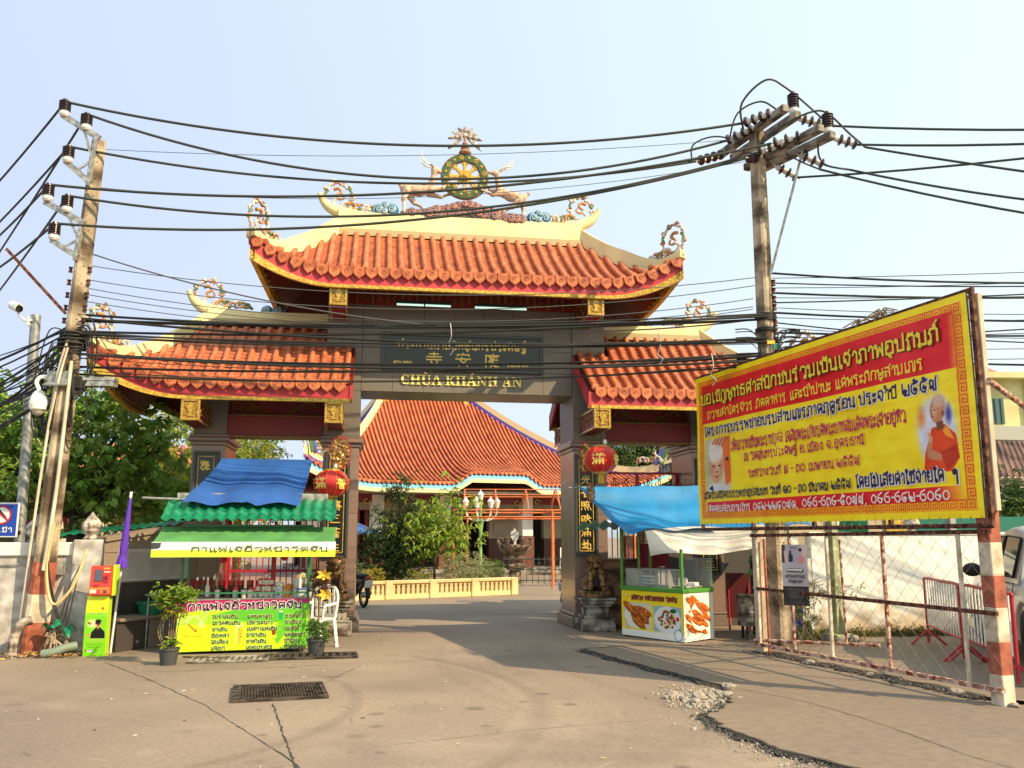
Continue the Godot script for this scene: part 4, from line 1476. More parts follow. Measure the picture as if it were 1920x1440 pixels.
	part("wall_plate",mb_box(Vector3(-0.06,0.0,0.0),Vector3(0.03,0.16,0.1),0.005),M.white_plastic,c)
	var h := MB.new()
	h.tube(PackedVector3Array([Vector3(-0.37,0.28,0.0),Vector3(-0.18,0.19,0.12)]),0.075,14)
	part("housing",h,M.white_plastic,c)
	part("lens",mb_tube(PackedVector3Array([Vector3(-0.185,0.19,0.118),Vector3(-0.165,0.18,0.13)]),0.06,14),M.dark,c)
func build_right_pole() -> void:
	var base := Vector3(3.95,0,-13.45)
	var p := thing("utility_pole","upright concrete utility pole carrying four wooden crossarms behind the yellow banner","utility pole",base,0.0,"concrete utility poles")
	concrete_pole(p,Vector3(0,-0.2,0),Vector3(0.0,8.15,0),0.27,0.19,0.62,M.concrete_pole)
	var holes := MB.new()
	for i in 24:
		holes.ell(Vector3(0.075,1.6+i*0.27,0.105),Vector3(0.012,0.012,0.012),6,4)
	part("bolt_hole",holes,M.dark,p)
	var arms := [[Vector3(3.58,8.15,-14.36),Vector3(4.19,8.15,-12.66)],[Vector3(3.82,8.15,-14.50),Vector3(4.45,8.15,-12.87)],[Vector3(3.87,7.7,-13.87),Vector3(4.62,7.7,-12.40)],[Vector3(4.13,7.7,-13.94),Vector3(4.88,7.7,-12.63)]]
	for q in arms:
		var m := MB.new()
		var a: Vector3 = q[0]-base
		var b: Vector3 = q[1]-base
		var d := (b-a).normalized()
		var x := Vector3.UP.cross(d).normalized()
		m.box((a+b)*0.5,Vector3(0.12,0.12,a.distance_to(b)),Basis(x,Vector3.UP,d),0.012)
		part("crossarm",m,M.concrete_grey,p)
	pin_insulator(p,arms[1][1]-base+Vector3(-0.04,0.09,-0.10),0.30)
	pin_insulator(p,arms[3][1]-base+Vector3(-0.04,0.09,-0.10),0.30)
	var s := func(a: Vector3,b: Vector3,n: int) -> void: disc_string(p,a-base,b-base,n)
	s.call(Vector3(4.08,8.20,-12.90),Vector3(3.70,8.19,-13.25),4)
	s.call(Vector3(3.92,8.17,-13.35),Vector3(3.52,8.10,-13.70),4)
	s.call(Vector3(3.62,8.12,-14.25),Vector3(3.12,7.88,-14.0),4)
	s.call(Vector3(4.47,7.74,-12.72),Vector3(4.02,7.70,-12.95),3)
	s.call(Vector3(4.28,7.74,-13.05),Vector3(3.86,7.68,-13.2),3)
	s.call(Vector3(4.05,7.72,-13.50),Vector3(3.72,7.58,-13.2),3)
	s.call(Vector3(4.48,8.12,-12.95),Vector3(4.90,8.0,-12.95),4)
	s.call(Vector3(4.92,7.66,-12.68),Vector3(5.24,7.56,-12.68),3)
	s.call(Vector3(4.55,7.62,-13.2),Vector3(4.92,7.46,-13.2),3)
	s.call(Vector3(4.30,7.60,-13.6),Vector3(4.62,7.42,-13.6),3)
	var br := MB.new()
	bar(br,Vector3(0.08,5.72,0.12),Vector3(0.62,7.68,0.35),0.035)
	part("arm_brace",br,M.steel,p)
	var j := MB.new()
	j.tube(smooth_path([Vector3(3.70,8.10,-13.3)-base,Vector3(3.64,8.45,-13.1)-base,Vector3(3.98,8.74,-12.9)-base,Vector3(4.32,8.62,-12.95)-base,Vector3(4.72,8.2,-12.9)-base,Vector3(5.0,7.95,-12.95)-base]),0.017,6)
	j.tube(smooth_path([Vector3(3.52,8.02,-13.5)-base,Vector3(3.62,8.38,-13.3)-base,Vector3(3.95,8.48,-13.1)-base,Vector3(4.25,8.28,-13.1)-base]),0.015,6)
	j.tube(smooth_path([Vector3(3.86,7.75,-13.2)-base,Vector3(4.25,8.0,-12.9)-base,Vector3(4.62,8.13,-12.75)-base,Vector3(4.86,8.10,-12.75)-base,Vector3(5.15,7.75,-12.7)-base,Vector3(5.4,7.55,-12.75)-base]),0.016,6)
	j.tube(smooth_path([Vector3(3.0,7.85,-13.95)-base,Vector3(3.02,8.12,-13.9)-base,Vector3(3.35,8.22,-13.8)-base,Vector3(3.75,8.1,-13.7)-base]),0.014,6)
	j.tube(smooth_path([Vector3(4.72,7.7,-12.85)-base,Vector3(4.72,7.45,-12.85)-base,Vector3(4.85,7.32,-12.9)-base,Vector3(5.2,7.25,-12.9)-base]),0.015,6)
	j.tube(smooth_path([Vector3(4.3,7.6,-13.1)-base,Vector3(4.5,7.42,-13.0)-base,Vector3(4.75,7.28,-12.95)-base]),0.013,6)
	part("jumper_cable",j,M.cable,p)
	var sp := MB.new()
	for i in 9:
		sp.lathe([Vector2(0,-0.045),Vector2(0.04,-0.045),Vector2(0.022,0),Vector2(0.04,0.045),Vector2(0,0.045)],8,Vector3(0.13,4.55+i*0.13,0.06))
	part("spool_insulator",sp,M.rust_dark,p)
	var sl := MB.new()
	var rng := RandomNumberGenerator.new()
	rng.seed = 77
	for i in 16:
		var y := rng.randf_range(4.2,4.75)
		var e := -1.0 if i % 2 else 1.0
		var rad := rng.randf_range(0.12,0.34)
		sl.tube(smooth_path([Vector3(e*0.5,y+0.1,0.08),Vector3(e*rad,y+0.08,0.12),Vector3(e*0.13,y-0.15,0.14),Vector3(e*rad*0.7,y-0.45,0.1),Vector3(e*0.05,y-0.6,0.15)]),rng.randf_range(0.006,0.014),5)
	for i in 8:
		sl.tube(spiral(Vector3(0,5.02+i*0.02-(0.3 if i > 4 else 0.0),0),0.15,0.16,0,TAU,Vector3.RIGHT,Vector3(0,rng.randf_range(-0.15,0.15),1).normalized(),14),0.016,5)
	part("slack_cable",sl,M.cable_black,p)
	var tg := MB.new()
	tg.col = Color(0.75,0.55,0.04)
	tg.box(Vector3(0.02,4.62,0.16),Vector3(0.12,0.05,0.02)); tg.box(Vector3(0.1,4.35,0.17),Vector3(0.1,0.05,0.02))
	tg.col = Color(0.03,0.25,0.16)
	tg.box(Vector3(0.08,4.55,0.17),Vector3(0.06,0.09,0.02))
	part("cable_tag",tg,M.paint,p)
func build_cables() -> void:
	var names := ["topmost","second from the top","third from the top","fourth from the top","fifth from the top","lowest"]
	var spans := [[-7.05,8.45,-13.05,3.70,8.19,-13.25,0.55,0.021],[-6.69,8.24,-13.05,3.52,8.10,-13.70,0.86,0.021],[-6.93,7.70,-13.05,3.12,7.88,-14.0,0.50,0.020],[-7.19,7.07,-13.05,4.02,7.70,-12.95,0.47,0.021],[-6.88,6.89,-13.05,3.86,7.66,-13.2,0.65,0.020],[-7.04,6.44,-13.05,3.72,7.58,-13.2,0.50,0.021]]
	for i in 6:
		var q: Array = spans[i]
		cable("power_cable",sag_path(Vector3(q[0],q[1],q[2]),Vector3(q[3],q[4],q[5]),q[6],32),q[7],M.cable,"thick dark power cable between the two poles, %s of six" % names[i],"power cable","thick power cables between the two poles")
	var lefts := [[-7.05,8.45,-13.05,-14.38,7.57,-20.0],[-6.69,8.24,-13.05,-21.13,6.98,-30.5],[-6.93,7.70,-13.05,-15.46,7.39,-21.75],[-7.19,7.07,-13.05,-13.67,7.44,-20.0],[-6.88,6.89,-13.05,-20.37,7.37,-30.5],[-7.04,6.44,-13.05,-13.85,6.93,-20.0]]
	for i in 6:
		var q: Array = lefts[i]
		cable("power_cable",sag_path(Vector3(q[0],q[1],q[2]),Vector3(q[3],q[4],q[5]),0.25,16),0.02,M.cable,"dark power cable left of the leaning pole, %s of six" % names[i],"power cable","power cables left of the leaning pole")
	var rights := [[4.90,8.0,-12.95,15.95,5.9,-6.0,0.5],[5.24,7.56,-12.68,14.91,6.15,-6.0,0.5],[4.62,7.42,-13.6,17.21,7.45,-6.0,0.6],[5.4,7.55,-12.75,11.2,4.9,-9.0,0.1],[5.2,7.25,-12.9,11.6,5.1,-9.0,0.35],[4.75,7.28,-12.95,12.2,4.5,-9.0,0.35]]
	var rn := ["highest, rising to the picture's edge","second, running almost level","one that crosses its neighbour as it climbs","one dropping from the nearest insulator","fifth, sagging gently","lowest, sagging most"]
	for i in 6:
		var q: Array = rights[i]
		cable("power_cable",sag_path(Vector3(q[0],q[1],q[2]),Vector3(q[3],q[4],q[5]),q[6],18),0.018,M.cable,"dark power cable right of the crossarms, %s" % rn[i],"power cable","power cables right of the crossarms")
	var thin := [[-6.45,7.72,-13.2,3.93,8.06,-13.5,0.20],[-6.65,7.10,-13.2,3.92,7.68,-13.5,0.40],[-6.58,6.04,-13.3,3.74,5.0,-13.4,0.6],[-6.67,5.87,-13.35,3.80,5.68,-13.4,0.38],[-6.61,5.63,-13.35,3.79,5.55,-13.4,0.43],[-6.64,5.50,-13.35,3.76,5.34,-13.4,0.45],[-6.59,5.39,-13.35,3.75,5.21,-13.4,0.42],[-6.60,5.28,-13.35,3.75,5.17,-13.4,0.42]]
	for i in thin.size():
		var q: Array = thin[i]
		var w := 0.005 if i < 2 else (0.012 if i == 2 else 0.007)
		cable("thin_wire",sag_path(Vector3(q[0],q[1],q[2]),Vector3(q[3],q[4],q[5]),q[6],26),w,M.wire_grey,"thin grey wire before the gate, %s" % ["above all the roofs","just under the thick cables","slanting down to the right","highest of the group under the upper eave","second of the group under the upper eave","third of the group under the upper eave","fourth of the group under the upper eave","lowest of the group under the upper eave"][i],"wire","thin wires before the gate")
	var rng := RandomNumberGenerator.new()
	rng.seed = 12
	var lefts2 := [5.02,4.76,4.46,4.2]
	var rights2 := [5.06,4.66,4.44,4.3]
	for i in 22:
		var k: int = [0,0,0,0,0,0,1,1,1,1,1,1,1,2,2,2,2,2,2,3,3,3][i]
		var m: int = k if i % 5 else clampi(k+(1 if i % 2 else -1),0,3)
		var a := Vector3(-6.72-0.02*k,lefts2[k]+rng.randf_range(-0.06,0.06),-13.3+rng.randf_range(-0.12,0.12))
		var b := Vector3(3.92,rights2[m]+rng.randf_range(-0.05,0.05),-13.35+rng.randf_range(-0.10,0.10))
		var thick: float = [0.02,0.008,0.012,0.006,0.016][i % 5]
		cable("communication_cable",sag_path(a,b,0.14+0.02*k+rng.randf_range(-0.05,0.07),26),thick,M.cable_black,"black cable across the gate name board, %s from the top at the leaning pole" % ORD[i],"cable","low tangle of cables across the gate")
	for i in 22:
		var f := i/21.0
		var a := Vector3(-6.85,4.85-1.0*f,-13.3)
		var b := Vector3(-16.5,5.0-1.2*f+rng.randf_range(-0.3,0.3),-20.5+rng.randf_range(-1.5,1.5))
		cable("communication_cable",sag_path(a,b,rng.randf_range(0.4,1.0),16),[0.02,0.009,0.014,0.008][i % 4],M.cable_black,"black cable sagging left from the leaning pole, %s from the top of its bundle" % ORD[i],"cable","sagging bundle left of the leaning pole")
	for i in 18:
		var f := i/17.0
		var a := Vector3(4.08,5.75-1.35*f,-13.4)
		var b := Vector3(17.0,5.8-1.2*f+rng.randf_range(-0.25,0.25),-11.0+rng.randf_range(-1.5,1.5))
		cable("communication_cable",sag_path(a,b,rng.randf_range(0.1,0.5),16),[0.017,0.006,0.011,0.006][i % 4],M.cable_black,"black cable running right from the upright pole, %s from the top" % ORD[i],"cable","cables behind the yellow banner")
	for q in [[-0.95,4.92],[2.25,4.78],[3.05,4.45]]:
		var o := Vector3(q[0],q[1],-13.3)
		cable("hanging_tie",smooth_path([o,o+Vector3(0.02,-0.2,0.02),o+Vector3(-0.02,-0.34,0),o+Vector3(0.05,-0.42,0.02),o+Vector3(0.0,-0.5,0)]),0.009,M.steel,"short pale metal tie dangling from the cable tangle %s" % ("before the name board" if q[0] < 0 else ("over the right column" if q[0] < 3 else "near the upright pole")),"cable tie","ties dangling from the cables")
func build_road_sign() -> void:
	var s := thing("road_sign","blue road sign with a barred red ring, cut by the left edge","road sign",Vector3(-8.34,0,-14.55),0.12)
	part("post",mb_tube(PackedVector3Array([Vector3(0,0,-0.04),Vector3(0,2.1,-0.04)]),0.035,10),M.galvanised,s)
	part("plate",mb_box(Vector3(0,1.95,0),Vector3(0.64,0.56,0.02),0.008),M.white_plastic,s)
	part("blue_field",mb_box(Vector3(0,1.95,0.012),Vector3(0.59,0.51,0.004)),mat("sign_blue",Color(0.01,0.055,0.42),0.4),s)
	var z := Basis(Vector3.RIGHT,Vector3(0,0,1),Vector3(0,-1,0))
	var d := MB.new()
	d.lathe([Vector2(0,0.003),Vector2(0.15,0.003)],28,Vector3(0.06,2.03,0.0145),z)
	part("white_disc",d,M.white_plastic,s)
	var r := MB.new()
	r.lathe([Vector2(0.125,0.006),Vector2(0.155,0.006)],28,Vector3(0.06,2.03,0.0145),z)
	r.box(Vector3(0.06,2.03,0.022),Vector3(0.26,0.028,0.002),Basis(Vector3(0,0,1),-0.7))
	part("red_ring",r,M.red_paint,s)
	var k := MB.new()
	k.box(Vector3(0.07,2.04,0.019),Vector3(0.17,0.045,0.002),Basis(Vector3(0,0,1),2.3))
	part("black_arrow",k,M.dark,s)
	var t := MB.new()
	thai_line(t,"ห้ามเข้า",-0.26,0.26,1.76,0.065,0.014,0.017)
	part("lettering",t,M.white_plastic,s)
	var b := thing("road_barrier","white and red traffic barrier with red feet at the left edge","barrier",Vector3(-7.75,0,-13.2),0.9)
	part("board",mb_box(Vector3(-0.3,0.62,0),Vector3(0.62,0.66,0.03),0.006),M.white_paint,b)
	var f := MB.new()
	for x in [-0.56,-0.02]:
		f.tube(PackedVector3Array([Vector3(x,0.0,0),Vector3(x,1.0,0)]),0.02,8)
		f.tube(PackedVector3Array([Vector3(x,0.03,-0.3),Vector3(x,0.03,0.3)]),0.02,8)
		f.tube(PackedVector3Array([Vector3(x,0.3,0),Vector3(x,0.03,0.25)]),0.014,6)
		f.tube(PackedVector3Array([Vector3(x,0.3,0),Vector3(x,0.03,-0.25)]),0.014,6)
	f.tube(PackedVector3Array([Vector3(-0.6,0.98,0),Vector3(0.02,0.98,0)]),0.02,8)
	part("frame",f,M.red_paint,b)

class Pic:
	var im: Image
	var w: int
	var h: int
	func _init(ww: int,hh: int,c: Color) -> void:
		w = ww; h = hh
		im = Image.create(ww,hh,false,Image.FORMAT_RGBA8)
		im.fill(c)
	func rect(x: float,y: float,ww: float,hh: float,c: Color) -> void:
		im.fill_rect(Rect2i(int(x),int(y),maxi(1,int(ww)),maxi(1,int(hh))),c)
	func put(x: int,y: int,c: Color,a: float) -> void:
		if x >= 0 and y >= 0 and x < w and y < h and a > 0.0:
			im.set_pixel(x,y,im.get_pixel(x,y).lerp(c,a))
	func ell(cx: float,cy: float,rx: float,ry: float,c: Color,soft := 0.08,turn := 0.0,alpha := 1.0) -> void:
		var R := maxf(rx,ry)
		var ct := cos(turn)
		var st := sin(turn)
		for y in range(maxi(0,int(cy-R)),mini(h,int(cy+R)+1)):
			for x in range(maxi(0,int(cx-R)),mini(w,int(cx+R)+1)):
				var dx := x+0.5-cx
				var dy := y+0.5-cy
				var u := (dx*ct+dy*st)/rx
				var v := (-dx*st+dy*ct)/ry
				var d := sqrt(u*u+v*v)
				if d < 1.0:
					put(x,y,c,alpha*clampf((1.0-d)/soft,0,1))
	func poly(pts: Array,c: Color,alpha := 1.0) -> void:
		var p := PackedVector2Array()
		var lo := Vector2(1e9,1e9)
		var hi := Vector2(-1e9,-1e9)
		for q in pts:
			var e := Vector2(q[0],q[1])
			p.append(e)
			lo = lo.min(e); hi = hi.max(e)
		for y in range(maxi(0,int(lo.y)),mini(h,int(hi.y)+1)):
			for x in range(maxi(0,int(lo.x)),mini(w,int(hi.x)+1)):
				if Geometry2D.is_point_in_polygon(Vector2(x+0.5,y+0.5),p):
					put(x,y,c,alpha)
	func line(a: Vector2,b: Vector2,wd: float,c: Color) -> void:
		var n := int(a.distance_to(b)/maxf(0.6,wd*0.4))+1
		for i in n+1:
			var p := a.lerp(b,float(i)/n)
			if wd <= 2.2:
				im.fill_rect(Rect2i(int(p.x-wd*0.5+0.5),int(p.y-wd*0.5+0.5),maxi(1,int(wd+0.4)),maxi(1,int(wd+0.4))),c)
			else:
				ell(p.x,p.y,wd*0.5,wd*0.5,c,0.3)
	func fade_x(x: float,y: float,ww: float,hh: float,c: Color,f0: float,f1: float) -> void:
		for px in range(int(x),int(x+ww)):
			var t := (px-x)/ww
			var a := 1.0
			if t < f0:
				a = t/f0
			elif t > 1-f1:
				a = (1-t)/f1
			for py in range(int(y),int(y+hh)):
				put(px,py,c,a)
	func mat(called: String,rough: float) -> StandardMaterial3D:
		var m := StandardMaterial3D.new()
		m.resource_name = called
		im.generate_mipmaps()
		m.albedo_texture = ImageTexture.create_from_image(im)
		m.roughness = rough
		return m

func paint_monk(p: Pic,x: float,y: float,s: float) -> void:
	var skin := Color(0.78,0.52,0.38)
	var lite := Color(0.90,0.70,0.56)
	var shade := Color(0.52,0.30,0.20)
	var robe := Color(0.88,0.27,0.06)
	p.ell(x,y,s*0.62,s*0.86,Color(0.86,0.86,0.92),0.3)
	p.ell(x-s*0.38,y-s*0.30,s*0.16,s*0.30,Color(0.90,0.55,0.30),0.8)
	p.ell(x-s*0.30,y+s*0.05,s*0.14,s*0.22,Color(0.80,0.80,0.90),0.8)
	p.ell(x+s*0.33,y-s*0.32,s*0.11,s*0.26,Color(0.30,0.32,0.62),0.7)
	p.poly([[x-s*0.12,y-s*0.08],[x+s*0.22,y-s*0.12],[x+s*0.48,y+s*0.10],[x+s*0.52,y+s*0.55],[x+s*0.30,y+s*0.80],[x-s*0.42,y+s*0.80],[x-s*0.34,y+s*0.40]],robe)
	p.poly([[x+s*0.12,y-s*0.10],[x+s*0.30,y-s*0.06],[x+s*0.42,y+s*0.20],[x+s*0.22,y+s*0.10]],Color(0.98,0.62,0.16))
	p.poly([[x+s*0.05,y+s*0.42],[x+s*0.45,y+s*0.30],[x+s*0.50,y+s*0.55],[x+s*0.2,y+s*0.78]],Color(0.72,0.17,0.04))
	p.ell(x+s*0.06,y-s*0.44,s*0.21,s*0.30,skin,0.12,0.18)
	p.ell(x+s*0.10,y-s*0.60,s*0.19,s*0.15,Color(0.80,0.68,0.60),0.3)
	p.ell(x-s*0.03,y-s*0.40,s*0.10,s*0.16,lite,0.9)
	p.ell(x+s*0.19,y-s*0.34,s*0.05,s*0.08,shade,0.6)
	p.ell(x-s*0.02,y-s*0.43,s*0.035,s*0.016,Color(0.14,0.08,0.06),0.4)
	p.ell(x-s*0.11,y-s*0.43,s*0.028,s*0.015,Color(0.14,0.08,0.06),0.4)
	p.ell(x-s*0.08,y-s*0.30,s*0.05,s*0.02,Color(0.62,0.25,0.20),0.5)
	p.ell(x-s*0.095,y-s*0.36,s*0.025,s*0.04,shade,0.8)
	p.poly([[x+s*0.0,y-s*0.18],[x+s*0.18,y-s*0.2],[x+s*0.2,y-s*0.04],[x+s*0.02,y]],shade)
	p.poly([[x-s*0.30,y+s*0.42],[x-s*0.22,y+s*0.08],[x-s*0.10,y+s*0.10],[x-s*0.16,y+s*0.34],[x+s*0.10,y+s*0.46],[x+s*0.06,y+s*0.58],[x-s*0.26,y+s*0.52]],skin)
	p.ell(x-s*0.20,y+s*0.10,s*0.07,s*0.15,lite,0.5,-0.25)
	p.line(Vector2(x-s*0.20,y+s*0.02),Vector2(x-s*0.17,y+s*0.24),maxf(1.0,s*0.012),shade)
func paint_shave(p: Pic,x: float,y: float,w: float,h: float) -> void:
	p.rect(x,y,w,h,Color(0.84,0.80,0.64))
	p.ell(x+w*0.15,y+h*0.5,w*0.3,h*0.5,Color(0.70,0.72,0.50),0.9)
	p.poly([[x+w*0.66,y],[x+w,y],[x+w,y+h*0.85],[x+w*0.78,y+h*0.9],[x+w*0.7,y+h*0.4]],Color(0.92,0.42,0.12))
	p.ell(x+w*0.85,y+h*0.42,w*0.08,h*0.04,Color(0.10,0.10,0.22),0.3)
	p.ell(x+w*0.42,y+h*0.52,w*0.29,h*0.34,Color(0.84,0.60,0.47),0.1)
	p.ell(x+w*0.40,y+h*0.27,w*0.31,h*0.24,Color(0.90,0.87,0.84),0.25)
	p.ell(x+w*0.45,y+h*0.55,w*0.16,h*0.2,Color(0.93,0.74,0.62),0.9)
	for q in [[0.32,0.53],[0.54,0.53]]:
		p.ell(x+w*q[0],y+h*q[1],w*0.07,h*0.018,Color(0.2,0.11,0.09),0.4)
	p.ell(x+w*0.43,y+h*0.64,w*0.05,h*0.02,Color(0.45,0.24,0.18),0.5)
	p.ell(x+w*0.43,y+h*0.73,w*0.09,h*0.02,Color(0.55,0.22,0.2),0.5)
	p.poly([[x,y+h],[x+w*0.12,y+h*0.86],[x+w*0.7,y+h*0.86],[x+w*0.95,y+h]],Color(0.86,0.86,0.88))
	p.poly([[x+w*0.1,y+h*0.95],[x+w*0.25,y+h*0.88],[x+w*0.3,y+h]],Color(0.12,0.14,0.3))
	for i in 7:
		p.line(Vector2(x+w*(0.45+0.06*i),y+h*0.02),Vector2(x+w*(0.3+0.06*i),y+h*(0.10+0.01*i)),maxf(1.0,w*0.05),Color(0.86,0.62,0.50) if i % 2 else Color(0.7,0.35,0.22))
func banner_print() -> StandardMaterial3D:
	var k := 180.0
	var p := Pic.new(1022,428,Color(1.0,0.885,0.10))
	var nz := FastNoiseLite.new()
	nz.frequency = 0.012
	var red := Color(0.88,0.08,0.13)
	var orange := Color(0.95,0.52,0.06)
	for e in [[16,14,990,22],[16,392,990,22],[14,14,24,400],[984,14,24,400]]:
		p.rect(e[0],e[1],e[2],e[3],Color(0.96,0.68,0.06))
	var key := func(x: float,y: float,s: float) -> void:
		var q := [Vector2(0,1),Vector2(0,0),Vector2(1,0),Vector2(1,0.8),Vector2(0.35,0.8),Vector2(0.35,0.36),Vector2(0.68,0.36),Vector2(0.68,0.55)]
		for i in q.size()-1:
			p.line(Vector2(x,y)+q[i]*s,Vector2(x,y)+q[i+1]*s,2.0,Color(0.86,0.22,0.05))
	for i in 43:
		key.call(18+i*23.0,16,18)
		key.call(18+i*23.0,394,18)
	for i in 16:
		key.call(17,40+i*22.2,18)
		key.call(987,40+i*22.2,18)
	p.fade_x(26,28,970,112,red,0.012,0.03)
	p.fade_x(40,366,950,29,red,0.012,0.09)
	paint_shave(p,42,186,130,150)
	paint_monk(p,925,258,100)
	for y in range(0,428):
		for x in range(0,1022):
			var n := nz.get_noise_2d(x,y*1.6)*0.07+nz.get_noise_2d(x*0.3+900,y*4.0)*0.03
			var c := p.im.get_pixel(x,y)
			p.im.set_pixel(x,y,Color(clampf(c.r+n,0,1),clampf(c.g+n,0,1),clampf(c.b+n,0,1)))
	return p.mat("banner_print",0.42)
func menu_print() -> StandardMaterial3D:
	var p := Pic.new(640,248,Color(0.72,0.90,0.10))
	p.poly([[90,90],[300,45],[640,20],[640,60],[520,80],[490,130],[60,110]],Color(0.36,0.72,0.16))
	p.poly([[0,90],[120,70],[330,110],[500,120],[480,135],[0,150]],Color(0.62,0.86,0.12))
	p.rect(0,118,640,130,Color(0.76,0.92,0.10))
	for q in [[560,90,70],[590,160,80],[610,210,60],[540,150,40]]:
		p.ell(q[0],q[1],q[2],q[2]*0.7,Color(0.40,0.74,0.14),0.12)
	for i in 14:
		p.poly([[560,130],[470+9*(i % 3),60+i*12],[486,70+i*12]],Color(0.40,0.74,0.14))
	p.poly([[0,0],[640,0],[640,26],[470,34],[330,50],[180,44],[0,60]],Color(0.72,0.06,0.40))
	for q in [[36,80,26],[20,95,18],[130,66,18],[100,45,8],[82,108,40],[128,92,14]]:
		p.ell(q[0],q[1],q[2],q[2],Color(0.85,0.95,0.72),0.2,0.0,0.75)
		p.ell(q[0],q[1],q[2]*0.8,q[2]*0.8,Color(0.66,0.88,0.24),0.25)
	p.ell(80,176,66,60,Color(0.90,0.93,0.10),0.06)
	p.rect(4,118,150,54,Color(0.80,0.93,0.12))
	p.ell(80,172,54,8,Color(0.86,0.60,0.04),0.3)
	p.ell(80,171,44,5,Color(0.93,0.86,0.10),0.4)
	p.ell(120,120,13,13,Color(0.96,0.98,0.88),0.15)
	p.ell(120,120,9,9,Color(0.86,0.93,0.30),0.2)
	for i in 22:
		var f := i/21.0
		p.ell(52+f*44,112+f*42,5-3*absf(f-0.5),5-3*absf(f-0.5),Color(0.66,0.50,0.12),0.3)
		p.ell(96-sin(f*3)*8,148-f*2,3,8,Color(0.66,0.50,0.12),0.3)
	p.line(Vector2(255,112),Vector2(276,130),3.0,Color(0.35,0.45,0.2))
	p.poly([[272,128],[322,126],[312,220],[284,222]],Color(0.78,0.74,0.16))
	p.poly([[276,136],[296,134],[294,216],[286,218]],Color(0.88,0.90,0.40))
	p.ell(297,127,24,11,Color(0.92,0.95,0.62),0.3)
	for q in [[300,150],[305,168],[296,190],[308,182]]:
		p.ell(q[0],q[1],4,4,Color(0.62,0.42,0.06),0.4)
	for q in [[500,84,Color(0.05,0.66,0.36)],[468,158,Color(0.58,0.20,0.06)]]:
		p.poly([[q[0]-12,q[1]-16],[q[0]+12,q[1]-17],[q[0]+8,q[1]+22],[q[0]-8,q[1]+22]],q[2])
		p.ell(q[0],q[1]-18,12,5,Color(0.85,0.92,0.8),0.3)
		p.line(Vector2(q[0]-12,q[1]-32),Vector2(q[0]-2,q[1]-16),2.0,Color(0.7,0.8,0.6))
	return p.mat("menu_print",0.38)
func fritter(p: Pic,x: float,y: float,w: float,h: float,seed_: int) -> void:
	var rng := RandomNumberGenerator.new()
	rng.seed = seed_
	p.ell(x+w*0.5,y+h*0.55,w*0.52,h*0.46,Color(0.90,0.88,0.84),0.06)
	for i in 9:
		var cx := x+w*rng.randf_range(0.2,0.8)
		var cy := y+h*rng.randf_range(0.2,0.8)
		var a := rng.randf_range(0.3,1.0)
		var L := w*rng.randf_range(0.26,0.36)
		p.ell(cx,cy+3,L,L*0.36,Color(0.36,0.12,0.03),0.2,a)
		p.ell(cx,cy,L,L*0.32,Color(0.72,0.36,0.10),0.2,a)
		for j in 10:
			var t := rng.randf_range(-0.8,0.8)
			var s := rng.randf_range(-0.2,0.2)
			p.ell(cx+cos(a)*t*L-sin(a)*s*L,cy+sin(a)*t*L+cos(a)*s*L,L*0.13,L*0.09,[Color(0.90,0.62,0.26),Color(0.55,0.22,0.06),Color(0.84,0.48,0.16)][j % 3],0.6)
func cart_print() -> StandardMaterial3D:
	var p := Pic.new(380,212,Color(0.93,0.83,0.12))
	p.rect(0,178,380,34,Color(0.93,0.92,0.90))
	p.rect(0,170,380,12,Color(0.93,0.83,0.12))
	p.rect(12,56,172,118,Color(0.84,0.80,0.72))
	fritter(p,14,56,168,118,3)
	p.rect(0,150,10,30,Color(0.93,0.83,0.12))
	p.rect(200,64,166,114,Color(0.56,0.70,0.76))
	p.ell(283,124,82,62,Color(0.86,0.88,0.88),0.06)
	var rng := RandomNumberGenerator.new()
	rng.seed = 6
	for i in 60:
		var a := rng.randf_range(0,TAU)
		var r := sqrt(rng.randf())*50
		p.ell(283+cos(a)*r,124+sin(a)*r*0.8,9,7,[Color(0.90,0.80,0.64),Color(0.62,0.36,0.14),Color(0.40,0.20,0.08)][i % 3],0.4)
	p.ell(318,82,20,11,Color(0.10,0.34,0.12),0.2)
	p.ell(344,116,10,12,Color(0.82,0.12,0.10),0.3)
	p.ell(346,186,26,26,Color(0.30,0.55,0.72),0.06)
	p.ell(346,186,22,22,Color(0.92,0.94,0.95),0.08)
	p.ell(30,22,18,14,Color(0.93,0.66,0.12),0.2)
	p.ell(30,20,14,9,Color(0.96,0.88,0.4),0.3)
	for i in 12:
		var f := i/11.0
		p.ell(12+f*30,130+f*50-30*f*(1-f),5,5,Color(0.85,0.72,0.05),0.3)
	return p.mat("cart_print",0.35)
func cart_side_print() -> StandardMaterial3D:
	var p := Pic.new(180,212,Color(0.92,0.90,0.86))
	fritter(p,20,20,140,90,8)
	fritter(p,10,60,150,130,12)
	fritter(p,40,20,120,150,15)
	p.rect(0,190,180,22,Color(0.93,0.92,0.90))
	return p.mat("cart_side_print",0.35)
